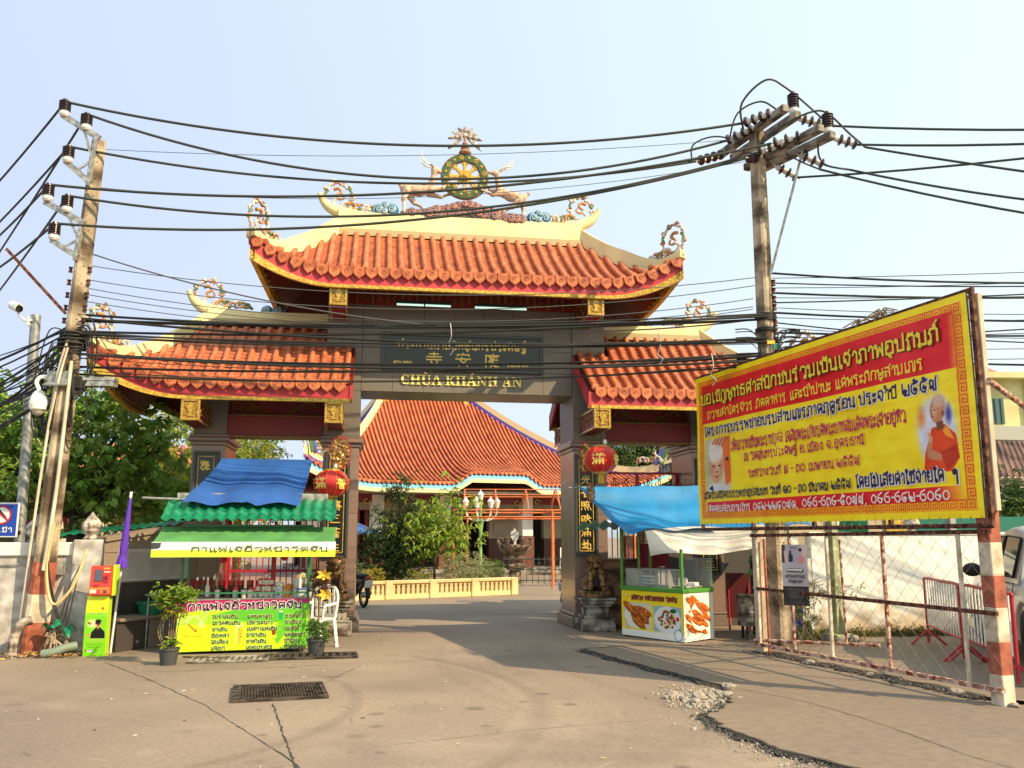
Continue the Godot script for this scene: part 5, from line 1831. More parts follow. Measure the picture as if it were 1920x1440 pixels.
func kiosk_print() -> StandardMaterial3D:
	var p := Pic.new(120,330,Color(0.48,0.80,0.10))
	p.rect(0,0,120,90,Color(0.82,0.90,0.05))
	p.ell(92,68,9,9,Color(0.75,0.30,0.14),0.2)
	for i in 5:
		p.ell(30+i*14,96,4,4,[Color(0.8,0.2,0.1),Color(0.2,0.4,0.7),Color(0.8,0.7,0.1),Color(0.1,0.5,0.3),Color(0.6,0.2,0.5)][i],0.3)
	p.ell(40,150,34,30,Color(0.80,0.92,0.62),0.4)
	p.ell(74,152,16,21,Color(0.80,0.58,0.46),0.12)
	p.ell(74,138,18,12,Color(0.06,0.05,0.05),0.15)
	p.rect(62,149,9,5,Color(0.08,0.07,0.07)); p.rect(76,149,9,5,Color(0.08,0.07,0.07)); p.rect(60,150,30,1,Color(0.08,0.07,0.07))
	p.ell(74,163,6,2,Color(0.6,0.25,0.2),0.4)
	p.poly([[62,172],[86,172],[112,196],[114,232],[34,232],[38,200]],Color(0.035,0.035,0.04))
	p.poly([[67,168],[81,168],[74,186]],Color(0.72,0.50,0.40))
	p.poly([[34,212],[14,206],[10,214],[34,226]],Color(0.78,0.56,0.44))
	p.rect(28,236,78,10,Color(0.62,0.74,0.34))
	for i in 3:
		p.rect(14+i*4,262+i*10,92-i*10,2,Color(0.20,0.36,0.05))
	p.rect(22,296,36,10,Color(0.92,0.92,0.92)); p.rect(24,298,30,4,Color(0.1,0.4,0.7))
	p.ell(14,300,6,6,Color(0.72,0.1,0.1),0.3)
	return p.mat("kiosk_print",0.35)
func flyer_print() -> StandardMaterial3D:
	var p := Pic.new(120,280,Color(0.70,0.64,0.68))
	p.rect(0,0,120,84,Color(0.66,0.62,0.66))
	p.rect(0,0,16,84,Color(0.20,0.16,0.18))
	p.poly([[14,84],[10,30],[22,24],[28,84]],Color(0.80,0.66,0.64))
	p.poly([[30,80],[32,44],[40,34],[52,52],[50,80]],Color(0.10,0.10,0.20))
	p.ell(40,34,6,8,Color(0.15,0.1,0.1),0.2)
	p.poly([[76,84],[80,58],[92,44],[106,56],[108,84]],Color(0.80,0.52,0.50))
	p.ell(90,32,7,11,Color(0.80,0.58,0.50),0.2)
	p.ell(88,24,9,9,Color(0.14,0.09,0.09),0.2)
	p.rect(36,10,40,4,Color(0.36,0.36,0.38))
	p.rect(40,17,32,3,Color(0.40,0.40,0.42))
	p.rect(20,110,78,18,Color(0.12,0.10,0.11))
	p.rect(0,192,120,88,Color(0.09,0.07,0.07))
	for i in 6:
		p.rect(20+(i % 3)*6,204+i*8,80-(i % 3)*12,2,Color(0.42,0.38,0.38))
	var rng := RandomNumberGenerator.new()
	rng.seed = 4
	for i in 60:
		p.ell(rng.randf_range(2,118),rng.randf_range(262,278),3,3,Color(0.30,0.22,0.20),0.5)
	return p.mat("flyer_print",0.4)

func lotus_bud(m: MB,o: Vector3,s: float) -> void:
	m.lathe([Vector2(0.10*s,0),Vector2(0.12*s,0.02*s),Vector2(0.08*s,0.05*s),Vector2(0.09*s,0.08*s),Vector2(0.14*s,0.13*s),Vector2(0.155*s,0.19*s),Vector2(0.14*s,0.25*s),Vector2(0.09*s,0.31*s),Vector2(0.04*s,0.37*s),Vector2(0.0,0.43*s)],16,o)
func build_left_walls() -> void:
	var w := thing("boundary_wall","white plastered boundary wall with grey base behind the leaning pole","wall",Vector3(-6.4,0,-13.7),0.29)
	part("plaster",mb_box(Vector3(-3.2,0.8,-0.12),Vector3(6.4,1.6,0.2),0.01),mat("plaster_grey",Color(0.56,0.55,0.54),0.9,0,"wear",0.5),w)
	part("coping",mb_box(Vector3(-3.2,1.50,-0.1),Vector3(6.4,0.2,0.26),0.015),M.white_paint,w)
	part("end_pier",mb_box(Vector3(-0.02,0.82,-0.1),Vector3(0.42,1.64,0.42),0.015),M.plaster_grey,w)
	part("meter_box",mb_box(Vector3(-0.42,1.22,0.04),Vector3(0.16,0.2,0.1),0.008),M.steel,w)
	part("wall_pipe",mb_tube(PackedVector3Array([Vector3(-6,1.28,0.01),Vector3(-0.45,1.28,0.02)]),0.014,6),M.steel,w)
	for q in [[-0.02,"on the wall end beside the green umbrella kiosk"],[-0.78,"behind the leaning pole"],[-2.3,"behind the blue road sign"]]:
		var m := MB.new()
		lotus_bud(m,Vector3.ZERO,1.0)
		var o: Vector3 = w.transform*Vector3(q[0],1.64 if q[0] > -0.5 else 1.6,-0.1)
		tag(part("lotus_finial",m,mat("lotus_plaster",Color(0.66,0.60,0.54),0.85,0,"grime",2.0),self,o),"white plaster lotus bud finial %s" % q[1].replace("green umbrella kiosk","red screen kiosk"),"finial","lotus finials on the left wall")
	var a := Vector3(-6.24,0,-13.72)
	var b := Vector3(-5.22,0,-16.0)
	var L := a.distance_to(b)
	var turn := atan2(-(b.z-a.z),b.x-a.x)
	var mw := thing("memorial_wall","brown granite wall with sloping top and name plaque beside the coffee stall","wall",a,turn)
	mat("slab_tan",Color(0.36,0.29,0.22),0.6,0,"speck",0.8)
	mat("slab_dark",Color(0.085,0.075,0.07),0.45,0,"speck",0.8)
	var cp := MB.new()
	cp.prism(PackedVector2Array([Vector2(-0.02,1.60),Vector2(L,1.93),Vector2(L,2.0),Vector2(-0.02,1.67)]),-0.24,0.04)
	part("coping",cp,M.slab_tan,mw)
	var core := MB.new()
	core.prism(PackedVector2Array([Vector2(0,0),Vector2(L,0),Vector2(L,1.93),Vector2(0,1.60)]),-0.22,-0.03)
	part("core",core,M.slab_dark,mw)
	for i in 5:
		for j in 4:
			var x0 := L*i/5.0+0.004
			var x1 := L*(i+1)/5.0-0.004
			var y0 := 0.48*j+0.004
			var t0 := lerpf(1.60,1.93,x0/L)
			var t1 := lerpf(1.60,1.93,x1/L)
			var m := MB.new()
			m.prism(PackedVector2Array([Vector2(x0,y0),Vector2(x1,y0),Vector2(x1,minf(y0+0.472,t1)),Vector2(x0,minf(y0+0.472,t0))]),-0.03,0.0)
			part("stone_slab",m,M.slab_tan if j > 1 else M.slab_dark,mw)
	part("ledge",mb_box(Vector3(L*0.5,0.46,0.24),Vector3(L,0.05,0.5),0.01),M.slab_tan,mw)
	for i in 4:
		part("ledge_slab",mb_box(Vector3(L*(i+0.5)/4.0,0.217,0.22),Vector3(L/4.0-0.008,0.434,0.42),0.006),M.slab_dark if i % 2 == 0 else M.slab_tan,mw)
	part("name_plaque",mb_box(Vector3(1.08,1.24,0.012),Vector3(1.55,0.50,0.03),0.004),mat("marble",Color(0.60,0.56,0.51),0.3,0,"soft",1.0),mw)
	var tx := MB.new()
	var rng := RandomNumberGenerator.new()
	rng.seed = 8
	for c in 3:
		for r in 13:
			var l := rng.randf_range(0.22,0.36)
			tx.box(Vector3(0.50+c*0.44+l*0.5,1.43-r*0.031,0.0285),Vector3(l,0.007,0.002))
	part("engraved_lines",tx,mat("engraved",Color(0.30,0.27,0.24),0.7),mw)
	var at := func(x: float,y: float,z: float) -> Vector3: return mw.transform*Vector3(x,y,z)
	for k in 2:
		var bs := MB.new()
		bs.lathe([Vector2(0.0,0.0),Vector2(0.17,0.0),Vector2(0.22,0.17),Vector2(0.245,0.175),Vector2(0.24,0.19),Vector2(0.20,0.185),Vector2(0.155,0.02),Vector2(0.0,0.018)],22)
		tag(part("plastic_basin",bs,mat("basin_green",Color(0.012,0.16,0.10),0.35),self,at.call(0.78+0.42*k,0.487,0.28)),"green plastic basin on the stone ledge, %s" % ("nearest the kiosk" if k == 0 else "half hidden behind the potted plant"),"basin","green basins on the ledge")
	var tb := thing("folding_table","small table with grey green top behind the green basins","table",at.call(1.15,0,0.62),turn)
	part("table_top",mb_box(Vector3(0,0.80,0),Vector3(1.3,0.03,0.42),0.006),mat("table_green",Color(0.16,0.24,0.20),0.4),tb)
	for x in [-0.6,0.6]:
		for z in [-0.17,0.17]:
			part("leg",mb_tube(PackedVector3Array([Vector3(x,0,z),Vector3(x,0.79,z)]),0.012,6),M.steel,tb)
	var cr := MB.new()
	for s in [-1,1]:
		cr.box(Vector3(0,0.09,s*0.14),Vector3(0.42,0.18,0.015)); cr.box(Vector3(s*0.205,0.09,0),Vector3(0.015,0.18,0.27))
	cr.box(Vector3(0,0.008,0),Vector3(0.4,0.016,0.27))
	tag(part("plastic_crate",cr,mat("crate_red",Color(0.42,0.012,0.025),0.4),self,at.call(1.35,0.818,0.62),turn),"red plastic crate on the table behind the tall potted plant","crate")
func build_kiosk() -> void:
	var k := thing("top_up_kiosk","slim yellow green payment kiosk with red screen panel at the wall end","kiosk",Vector3(-5.98,0,-13.20),0.10)
	var st := MB.new()
	st.prism(PackedVector2Array([Vector2(0.02,0),Vector2(0.16,0),Vector2(0.16,0.84),Vector2(0.04,0.84),Vector2(0.0,0.55)]),-0.155,0.155,Transform3D(Basis(Vector3(0,0,-1),Vector3(0,1,0),Vector3(1,0,0)),Vector3(0,0,0.08)))
	mat("kiosk_green",Color(0.48,0.66,0.03),0.4)
	part("stand",st,M.kiosk_green,k)
	var fp := MB.new()
	fp.quad(Vector3(-0.15,0.004,0.062),Vector3(0.15,0.004,0.062),Vector3(0.15,0.56,0.083),Vector3(-0.15,0.56,0.083),Vector2(0,0.33),Vector2(1,1))
	fp.quad(Vector3(-0.15,0.56,0.083),Vector3(0.15,0.56,0.083),Vector3(0.15,0.84,0.043),Vector3(-0.15,0.84,0.043),Vector2(0,0),Vector2(1,0.33))
	part("printed_front",fp,kiosk_print(),k)
	var logo := MB.new()
	thai_line(logo,"ตู้",-0.09,-0.05,0.46,0.03,0.008,0.087)
	part("logo",latin("AJ",false,0.05,0.004),M.dark,k,Vector3(0.03,0.475,0.086))
	part("logo",latin("by",false,0.032,0.004),M.red_paint,k,Vector3(-0.08,0.468,0.086))
	var b := Basis(Vector3.RIGHT,-0.12)
	var hd := part("head",mb_box(Vector3(0.03,1.05,0.0),Vector3(0.30,0.42,0.20),0.01,b),mat("kiosk_red",Color(0.62,0.05,0.03),0.35),k)
	var o := Vector3(0.03,1.05,0.0)
	var pt := func(called: String,x: float,y: float,w: float,h: float,m: Material,d := 0.006) -> void:
		part(called,mb_box(o+b*Vector3(x,y,0.1+d*0.5),Vector3(w,h,d),0.0,b),m,hd)
	pt.call("screen",-0.035,0.07,0.10,0.16,mat("screen_grey",Color(0.08,0.09,0.13),0.15),0.012)
	pt.call("screen_frame",-0.035,0.07,0.12,0.18,M.red_paint,0.004)
	pt.call("coin_slot",0.075,0.03,0.06,0.11,M.red_paint,0.02)
	pt.call("coin_mouth",0.075,0.03,0.02,0.05,M.dark,0.026)
	pt.call("cash_slot",-0.05,-0.07,0.06,0.03,M.red_paint,0.02)
	pt.call("price_card",-0.09,-0.15,0.09,0.06,mat("card_cream",Color(0.75,0.62,0.45),0.5),0.004)
	pt.call("label_strip",0.07,0.17,0.09,0.025,M.trim_gold,0.004)
	pt.call("label_strip",0.08,0.12,0.09,0.015,M.card_cream,0.004)
	pt.call("orange_strip",0.0,-0.115,0.28,0.03,mat("kiosk_orange",Color(0.75,0.22,0.03),0.35),0.004)
	for i in 3:
		pt.call("button",0.03+i*0.045,-0.16,0.035,0.035,[M.kiosk_orange,M.slate_frame,M.kiosk_orange][i],0.008)
	part("side_panel",mb_box(Vector3(0.20,1.06,-0.02),Vector3(0.035,0.44,0.2),0.008),M.kiosk_green,k)
	var u := thing("closed_umbrella","closed purple market umbrella on a white pole beside the kiosk","umbrella",Vector3(-5.90,0,-13.5))
	var top := Vector3(0.17,2.27,0.08)
	part("pole",mb_tube(PackedVector3Array([Vector3(0,0,0),top]),0.018,8),M.white_plastic,u)
	part("tip",mb_tube(PackedVector3Array([top,top+Vector3(0.006,0.08,0)]),0.022,8),M.white_plastic,u)
	var cl := MB.new()
	for k2 in 8:
		var a := TAU*k2/8
		var off := Vector3(cos(a),0,sin(a))
		cl.tube(smooth_path([top*0.995,top*0.84+off*0.022,top*0.72+off*0.03,top*0.66+off*0.035,top*0.62+off*0.03,top*0.58+off*0.05,top*0.54+off*0.062]),PackedFloat32Array(radii(37,0.018,0.034)),6)
	part("folded_cloth",cl,mat("purple_cloth",Color(0.10,0.03,0.42),0.8),u)
	var j := thing("root_pile","heap of dry roots and cut stems under a crumpled green sheet by the pole foot","debris",Vector3(-6.62,0,-13.25))
	var rt := MB.new()
	var rng := RandomNumberGenerator.new()
	rng.seed = 44
	for i in 26:
		var a := rng.randf_range(0,TAU)
		var r := rng.randf_range(0.06,0.24)
		var p0 := Vector3(cos(a)*r,0.02,sin(a)*r*0.6)
		rt.tube(smooth_path([p0,p0*0.7+Vector3(0,rng.randf_range(0.1,0.3),0),Vector3(rng.randf_range(-0.1,0.2),rng.randf_range(0.15,0.42),rng.randf_range(-0.1,0.1)),Vector3(rng.randf_range(-0.1,0.3),rng.randf_range(0.05,0.3),rng.randf_range(-0.1,0.15))],4),rng.randf_range(0.006,0.018),5)
	part("dry_root",rt,mat("root_pale",Color(0.50,0.38,0.26),0.9,0,"wear",2.0),j)
	var gs := MB.new()
	var g := []
	for i in 9:
		var row := []
		for k3 in 7:
			row.append(Vector3(-0.14+i*0.05,0.46+0.07*sin(i*1.3+k3)-0.03*absf(i-3)+rng.randf_range(-0.02,0.02),0.14-k3*0.05))
		g.append(row)
	gs.grid(g,false)
	part("green_sheet",gs,M.green_tile,j)
	var pp := thing("drain_pipe","grey green elbow of drain pipe lying at the wall foot","pipe",Vector3(-6.42,0,-13.12))
	part("elbow",mb_tube(smooth_path([Vector3(-0.22,0.05,0.14),Vector3(-0.08,0.07,0.1),Vector3(0.04,0.12,0.02),Vector3(0.16,0.14,-0.08)]),0.062,12),mat("pipe_green",Color(0.17,0.22,0.17),0.6),pp)
	var p2 := thing("stub_pipe","pale upright pipe stub at the left foot of the leaning pole","pipe",Vector3(-7.05,0,-13.02))
	part("stub",mb_tube(smooth_path([Vector3(0,-0.02,0.05),Vector3(0,0.3,0.03),Vector3(0.05,0.46,-0.03),Vector3(0.14,0.5,-0.12)]),0.065,12),mat("pipe_grey",Color(0.42,0.36,0.31),0.7,0,"grime",1.5),p2)
	var lv := MB.new()
	for i in 260:
		lv.col = [Color(0.34,0.17,0.06),Color(0.45,0.28,0.11),Color(0.22,0.11,0.05)][i % 3]
		var c := Vector3(rng.randfn(0,0.32),0.008+rng.randf()*0.03,rng.randfn(0,0.15))
		var bb := Basis.from_euler(Vector3(rng.randf_range(-0.5,0.5),rng.randf_range(0,TAU),rng.randf_range(-0.5,0.5)))
		lv.quad(c+bb*Vector3(-0.03,0,-0.014),c+bb*Vector3(0.03,0,-0.014),c+bb*Vector3(0.03,0.004,0.014),c+bb*Vector3(-0.03,0.004,0.014))
	stuff(tag(part("dry_leaves",lv,M.paint,self,Vector3(-6.65,0.012,-13.12)),"brown fallen leaves scattered round the pole foot","leaf litter"))
func leaf_clump(rng: RandomNumberGenerator,n: int,size: float,spread: float,droop := 0.3,narrow := 0.42) -> ArrayMesh:
	var m := MB.new()
	for i in n:
		var a := rng.randf_range(0,TAU)
		var el := rng.randf_range(-0.7,0.9)
		var d := Vector3(cos(a)*cos(el),sin(el)-droop,sin(a)*cos(el)).normalized()
		var o := Vector3(rng.randf_range(-1,1),rng.randf_range(-1,1),rng.randf_range(-1,1))*spread
		var s := d.cross(Vector3(rng.randf_range(-0.4,0.4),1,rng.randf_range(-0.4,0.4))).normalized()
		var up := s.cross(d).normalized()
		var l := size*rng.randf_range(0.75,1.2)
		var w := l*narrow
		var mid := o+d*l*0.5+up*l*0.10
		var tip := o+d*l-up*l*0.06
		m.col = Color(1,1,1)*rng.randf_range(0.8,1.15)
		m.tri(o,mid+s*w*0.5,tip)
		m.tri(o,tip,mid-s*w*0.5)
	return m.mesh()

func foliage(called: String,parent: Node,clump: ArrayMesh,spots: Array,shade: Color,vary: float,rng: RandomNumberGenerator,scale_lo := 0.8,scale_hi := 1.25) -> MultiMeshInstance3D:
	var mm := MultiMesh.new()
	mm.transform_format = MultiMesh.TRANSFORM_3D
	mm.use_colors = true
	mm.mesh = clump
	mm.instance_count = spots.size()
	for i in spots.size():
		var b := Basis.from_euler(Vector3(rng.randf_range(-0.5,0.5),rng.randf_range(0,TAU),rng.randf_range(-0.5,0.5))).scaled(Vector3.ONE*rng.randf_range(scale_lo,scale_hi))
		mm.set_instance_transform(i,Transform3D(b,spots[i]))
		var k := 1.0+rng.randf_range(-vary,vary)
		var y := rng.randf_range(0.85,1.25)
		mm.set_instance_color(i,Color(shade.r*k*y,shade.g*k,shade.b*k*0.9))
	var o := MultiMeshInstance3D.new()
	o.multimesh = mm
	o.material_override = M.leaf
	o.name = numbered(parent,called)
	parent.add_child(o)
	return o

func crown_spots(rng: RandomNumberGenerator,blobs: Array,boughs: int,per: int,spread: float) -> Array:
	var out := []
	var total := 0.0
	for b in blobs:
		total += b[1].x*b[1].y*b[1].z
	for b in blobs:
		var n := int(boughs*b[1].x*b[1].y*b[1].z/total)+1
		for i in n:
			var d := Vector3(rng.randfn(0,1),rng.randfn(0,1),rng.randfn(0,1)).normalized()*pow(rng.randf(),0.38)
			var c: Vector3 = b[0]+d*b[1]
			for k in per:
				out.append(c+Vector3(rng.randfn(0,1),rng.randfn(0,0.75),rng.randfn(0,1))*spread)
	return out
func build_stall() -> void:
	var turn := 0.187
	var s := thing("coffee_stall","green coffee stall with lime menu banner and white green awning","market stall",Vector3(-3.94,0,-13.48),turn)
	var put := func(x: float,y: float,z: float) -> Vector3: return s.transform*Vector3(x,y,z)
	part("counter_body",mb_box(Vector3(-0.01,0.42,-0.36),Vector3(1.82,0.66,0.66),0.008),M.dark,s)
	part("counter_top",mb_box(Vector3(-0.01,0.765,-0.36),Vector3(1.88,0.03,0.72),0.006),M.steel,s)
	var bn := MB.new()
	bn.quad(Vector3(-0.955,0.035,0.0),Vector3(0.925,0.06,0.0),Vector3(0.925,0.785,0.0),Vector3(-0.955,0.755,0.0))
	bn.box(Vector3(-0.015,0.41,-0.012),Vector3(1.86,0.68,0.016))
	var ban := part("menu_banner",bn,menu_print(),s)
	var tl := MB.new()
	thai_line(tl,"กาแฟเจ๊อั้วหน้าวัดจีน",-0.80,0.83,0.628,0.078,0.036,0.003,0.012)
	part("title_outline",tl,M.white_plastic,ban)
	var t2 := MB.new()
	thai_line(t2,"กาแฟเจ๊อั้วหน้าวัดจีน",-0.80,0.83,0.628,0.078,0.021,0.007,0.012)
	mat("ink_purple",Color(0.05,0.012,0.04),0.5)
	part("title_lettering",t2,M.ink_purple,ban)
	var ot := MB.new()
	var it := MB.new()
	var cols := [[-0.45,["โบราณเย็น","โอวัลตินเย็น","ชาเย็น","ม็อคค่า","โอเลี้ยง","เผือก"],[0.36,0.40,0.22,0.25,0.25,0.2]],[0.04,["แคนตาลูป","เขียวมะนาว","เนสกาแฟเย็น","โกโก้เย็น","ชาดำเย็น","เอสเปรสโซ่"],[0.36,0.37,0.44,0.28,0.29,0.38]],[0.585,["ชามะนาว","ชาเขียว","นมเย็น","แดงมะนาว","น้ำบ๊วย","บ๊วยน้ำแดง"],[0.27,0.24,0.21,0.30,0.21,0.32]]]
	for c in cols:
		for r in 6:
			var y: float = 0.505-r*0.089
			thai_line(ot,c[1][r],c[0],c[0]+c[2][r],y,0.040,0.017,0.003)
			thai_line(it,c[1][r],c[0],c[0]+c[2][r],y,0.040,0.009,0.007)
	part("menu_outline",ot,mat("ink_lime",Color(0.70,0.85,0.30),0.5),ban)
	part("menu_lettering",it,mat("ink_grey",Color(0.035,0.05,0.015),0.5),ban)
	for x in [-0.86,0.84]:
		var wh := MB.new()
		wh.tube(PackedVector3Array([Vector3(x-0.015,0.035,-0.12),Vector3(x+0.015,0.035,-0.12)]),0.035,10)
		part("castor",wh,M.rubber,s)
	for x in [-0.93,0.89]:
		for z in [-0.04,-0.68]:
			var ph := 0.90 if z > -0.5 else 1.08
			part("post",mb_box(Vector3(x,0.78+ph*0.5,z),Vector3(0.042,ph,0.042),0.004),M.green_steel,s)
	var rl := MB.new()
	rl.box(Vector3(-0.02,0.862,-0.02),Vector3(1.82,0.022,0.022)); rl.box(Vector3(-0.02,1.85,-0.36),Vector3(1.9,0.03,0.03)); rl.box(Vector3(-0.02,1.84,-0.68),Vector3(1.9,0.04,0.04))
	rl.box(Vector3(-0.15,0.82,-0.02),Vector3(0.02,0.08,0.02))
	for x in [-0.93,0.89]:
		rl.box(Vector3(x,0.862,-0.36),Vector3(0.022,0.022,0.64))
	part("rail",rl,M.green_steel,s)
	var aw := MB.new()
	var g := []
	for i in 17:
		var row := []
		var x := lerpf(-1.29,1.27,i/16.0)
		for j in 7:
			var f := j/6.0
			row.append(Vector3(x,lerpf(1.60,1.83,f)-0.03*sin(PI*f)*(0.6+0.4*sin(i*1.9)),lerpf(0.37,-0.32,f)))
		g.append(row)
	aw.grid(g,true)
	part("awning",aw,mat("awning_green",Color(0.10,0.33,0.10),0.75,0,"soft",1.0),s)
	var va := MB.new()
	var vb := MB.new()
	var prev := Vector3()
	for i in 33:
		var f := i/32.0
		var x := lerpf(-1.30,1.28,f)
		var p := Vector3(x,1.61,0.375+0.008*sin(i*0.9))
		if i > 0:
			va.quad(prev+Vector3(0,-0.115,0.004),p+Vector3(0,-0.115,0.004),p,prev)
			vb.quad(prev+Vector3(0,-0.215,0.012),p+Vector3(0,-0.215,0.012),p+Vector3(0,-0.115,0.004),prev+Vector3(0,-0.115,0.004))
		prev = p
	part("valance",va,M.white_plastic,s)
	part("valance_edge",vb,mat("lime_vinyl",Color(0.62,0.80,0.04),0.5),s)
	var vt := MB.new()
	thai_line(vt,"กาแฟเจ๊อั้วหน้าวัดจีน",-0.74,1.2,1.475,0.058,0.015,0.392)
	part("valance_lettering",vt,mat("ink_olive",Color(0.10,0.11,0.03),0.5),s)
	var cv := MB.new()
	cv.ell(Vector3(-1.22,1.555,0.388),Vector3(0.05,0.04,0.004),10,5)
	cv.prism(PackedVector2Array([Vector2(-1.3,1.6),Vector2(-1.16,1.6),Vector2(-1.2,1.52),Vector2(-1.3,1.51)]),0.386,0.39)
	part("valance_print",cv,M.slate_frame,s)
	var gr := MB.new()
	var n := 96
	var rows := []
	for i in n+1:
		var x := lerpf(-1.27,1.27,float(i)/n)
		var wav := 0.022*cos(i*TAU/6.0)
		var row := []
		for j in 19:
			var f := j/18.0
			var stp := fmod(f*3.0,1.0)
			if j == 18:
				stp = 0.0
			row.append(Vector3(x,lerpf(1.90,2.27,f)+wav+0.03*(0.0 if j % 6 == 0 and j > 0 else (1.0-stp)),lerpf(0.02,-0.66,f)))
		rows.append(row)
	gr.grid(rows,false)
	part("tile_sheet_roof",gr,M.green_tile,s)
	part("roof_flashing",mb_box(Vector3(-0.02,2.29,-0.68),Vector3(2.3,0.14,0.012)),M.steel,s)
	var g2 := MB.new()
	var r2 := []
	for i in 61:
		var x := lerpf(-3.15,-1.30,i/60.0)
		var row := []
		for j in 5:
			row.append(Vector3(x,1.70+0.18*(x+3.15)/1.85+0.012*cos(i*TAU/5.0)+0.10*j/4.0,-1.75-0.22*j))
		r2.append(row)
	g2.grid(r2,false)
	part("side_roof",g2,M.green_tile,s)
	var red := mat("lid_red",Color(0.50,0.02,0.02),0.35)
	mat("jar_white",Color(0.62,0.58,0.52),0.3)
	mat("jar_dark",Color(0.06,0.035,0.02),0.2)
	var jar := func(x: float,y: float,z: float,r: float,h: float,body: Material,lid: Material,label: String,grp: String) -> void:
		var o := thing("jar",label,"jar",put.call(x,y,z),turn,grp)
		var b := MB.new()
		b.lathe([Vector2(0,0),Vector2(r,0),Vector2(r,h*0.8),Vector2(r*0.85,h*0.88),Vector2(0,h*0.88)],14)
		part("glass_body",b,body,o)
		var l := MB.new()
		l.lathe([Vector2(0,h*0.70),Vector2(r*1.03,h*0.70),Vector2(r*1.03,h),Vector2(0,h)],14)
		part("lid",l,lid,o)
	var k := 0
	var rowname := ["bottom","second","third","top"]
	for rr in 4:
		for i in [5,4,3,1][rr]:
			var x: float = 0.10+i*0.082+[0.0,0.04,0.07,0.15][rr]
			jar.call(x,0.782+rr*0.093,-0.30-0.02*rr,0.036,0.09,M.jar_white,red,"white jar with red lid, %s from the left in the %s row of the stack" % [ORD[i],rowname[rr]],"stacked red lidded jars")
			k += 1
	for i in 4:
		jar.call(-0.30+i*0.115,0.782,-0.30,0.045,0.13+0.02*(i % 2),M.jar_dark if i % 2 == 0 else M.jar_white,red if i % 2 else M.jar_dark,"%s jar of drink powder, %s of four left of the red lidded stack" % ["dark" if i % 2 == 0 else "pale",["first","second","third","last"][i]],"powder jars")
	for i in 5:
		jar.call(-0.42+i*0.14,0.782,-0.55,0.05,0.24,M.jar_dark,red,"tall dark jar in the back row of the counter, %s from the left" % ["first","second","third","fourth","fifth"][i],"tall jars in the back row")
	for i in 4:
		var o := thing("syrup_bottle","%s syrup bottle, %s in the row at the counter's left end" % [["dark","brown","white capped","brown red"][i],["first","second","third","fourth"][i]],"bottle",put.call(-0.74+i*0.075,0.80,-0.28-0.1*(i % 2)),turn,"syrup bottles")
		var b := MB.new()
		b.lathe([Vector2(0,0),Vector2(0.034,0),Vector2(0.036,0.13),Vector2(0.014,0.19),Vector2(0.014,0.25),Vector2(0,0.25)],12)
		part("body",b,[M.jar_dark,M.wood,M.jar_white,M.wood][i],o)
		var c := MB.new()
		c.lathe([Vector2(0,0.24),Vector2(0.017,0.24),Vector2(0.015,0.285),Vector2(0,0.285)],10)
		part("cap",c,M.white_plastic,o)
	for i in 2:
		var o := thing("flowered_tin","pale canister printed with flowers, %s on the counter" % ["left one beside the jar stack","right one full of straws"][i],"canister",put.call(0.46+i*0.26,0.782,-0.26),turn,"flowered canisters")
		part("can",mb_tube(PackedVector3Array([Vector3.ZERO,Vector3(0,0.21+0.06*i,0)]),0.066,16),mat("tin_pale",Color(0.52,0.62,0.62),0.35),o)
		var fl := MB.new()
		var rng := RandomNumberGenerator.new()
		rng.seed = 60+i
		for q in 14:
			var a := rng.randf_range(0.2,2.9)
			fl.col = [Color(0.65,0.1,0.25),Color(0.75,0.55,0.05),Color(0.05,0.2,0.5)][q % 3]
			fl.ell(Vector3(cos(a)*0.066,rng.randf_range(0.03,0.19),sin(a)*0.066),Vector3(0.014,0.014,0.014),6,4)
		part("printed_flower",fl,M.paint,o)
		if i == 1:
			var stx := MB.new()
			for q in 16:
				stx.col = [Color(0.75,0.6,0.35),Color(0.8,0.75,0.7),Color(0.7,0.3,0.2)][q % 3]
				var a := TAU*q/16
				stx.tube(PackedVector3Array([Vector3(cos(a)*0.04,0.2,sin(a)*0.04),Vector3(cos(a)*0.055,0.33,sin(a)*0.055)]),0.008,5)
			part("straw",stx,M.paint,o)
	var og := thing("orange_jar","orange painted jar between the two flowered canisters","jar",put.call(0.585,0.782,-0.20),turn)
	var ob := MB.new()
	ob.lathe([Vector2(0,0),Vector2(0.04,0),Vector2(0.05,0.05),Vector2(0.035,0.1),Vector2(0.055,0.16),Vector2(0.03,0.2),Vector2(0,0.2)],14)
	part("body",ob,mat("jar_orange",Color(0.62,0.22,0.03),0.35),og)
	var tub := thing("food_tub","clear lidded food tub at the counter's right end","tub",put.call(0.84,0.782,-0.30),turn)
	part("tub",mb_box(Vector3(0,0.055,0),Vector3(0.2,0.11,0.2),0.012),mat("tub_clear",Color(0.45,0.55,0.50),0.25),tub)
	part("lid",mb_box(Vector3(0,0.118,0),Vector3(0.215,0.016,0.215),0.004),mat("lid_blue",Color(0.10,0.18,0.50),0.35),tub)
	for i in 3:
		var o := thing("plastic_cup","white plastic cup on the counter, %s" % ["left of the powder jars","in front of the powder jars","beside the jar stack"][i],"cup",put.call([-0.44,-0.05,0.03][i],0.782,[-0.25,-0.16,-0.2][i]),turn,"plastic cups")
		var b := MB.new()
		b.lathe([Vector2(0,0),Vector2(0.032,0),Vector2(0.042,0.11),Vector2(0.044,0.115),Vector2(0.038,0.112),Vector2(0.03,0.006),Vector2(0,0.006)],14)
		part("wall",b,M.jar_white,o)
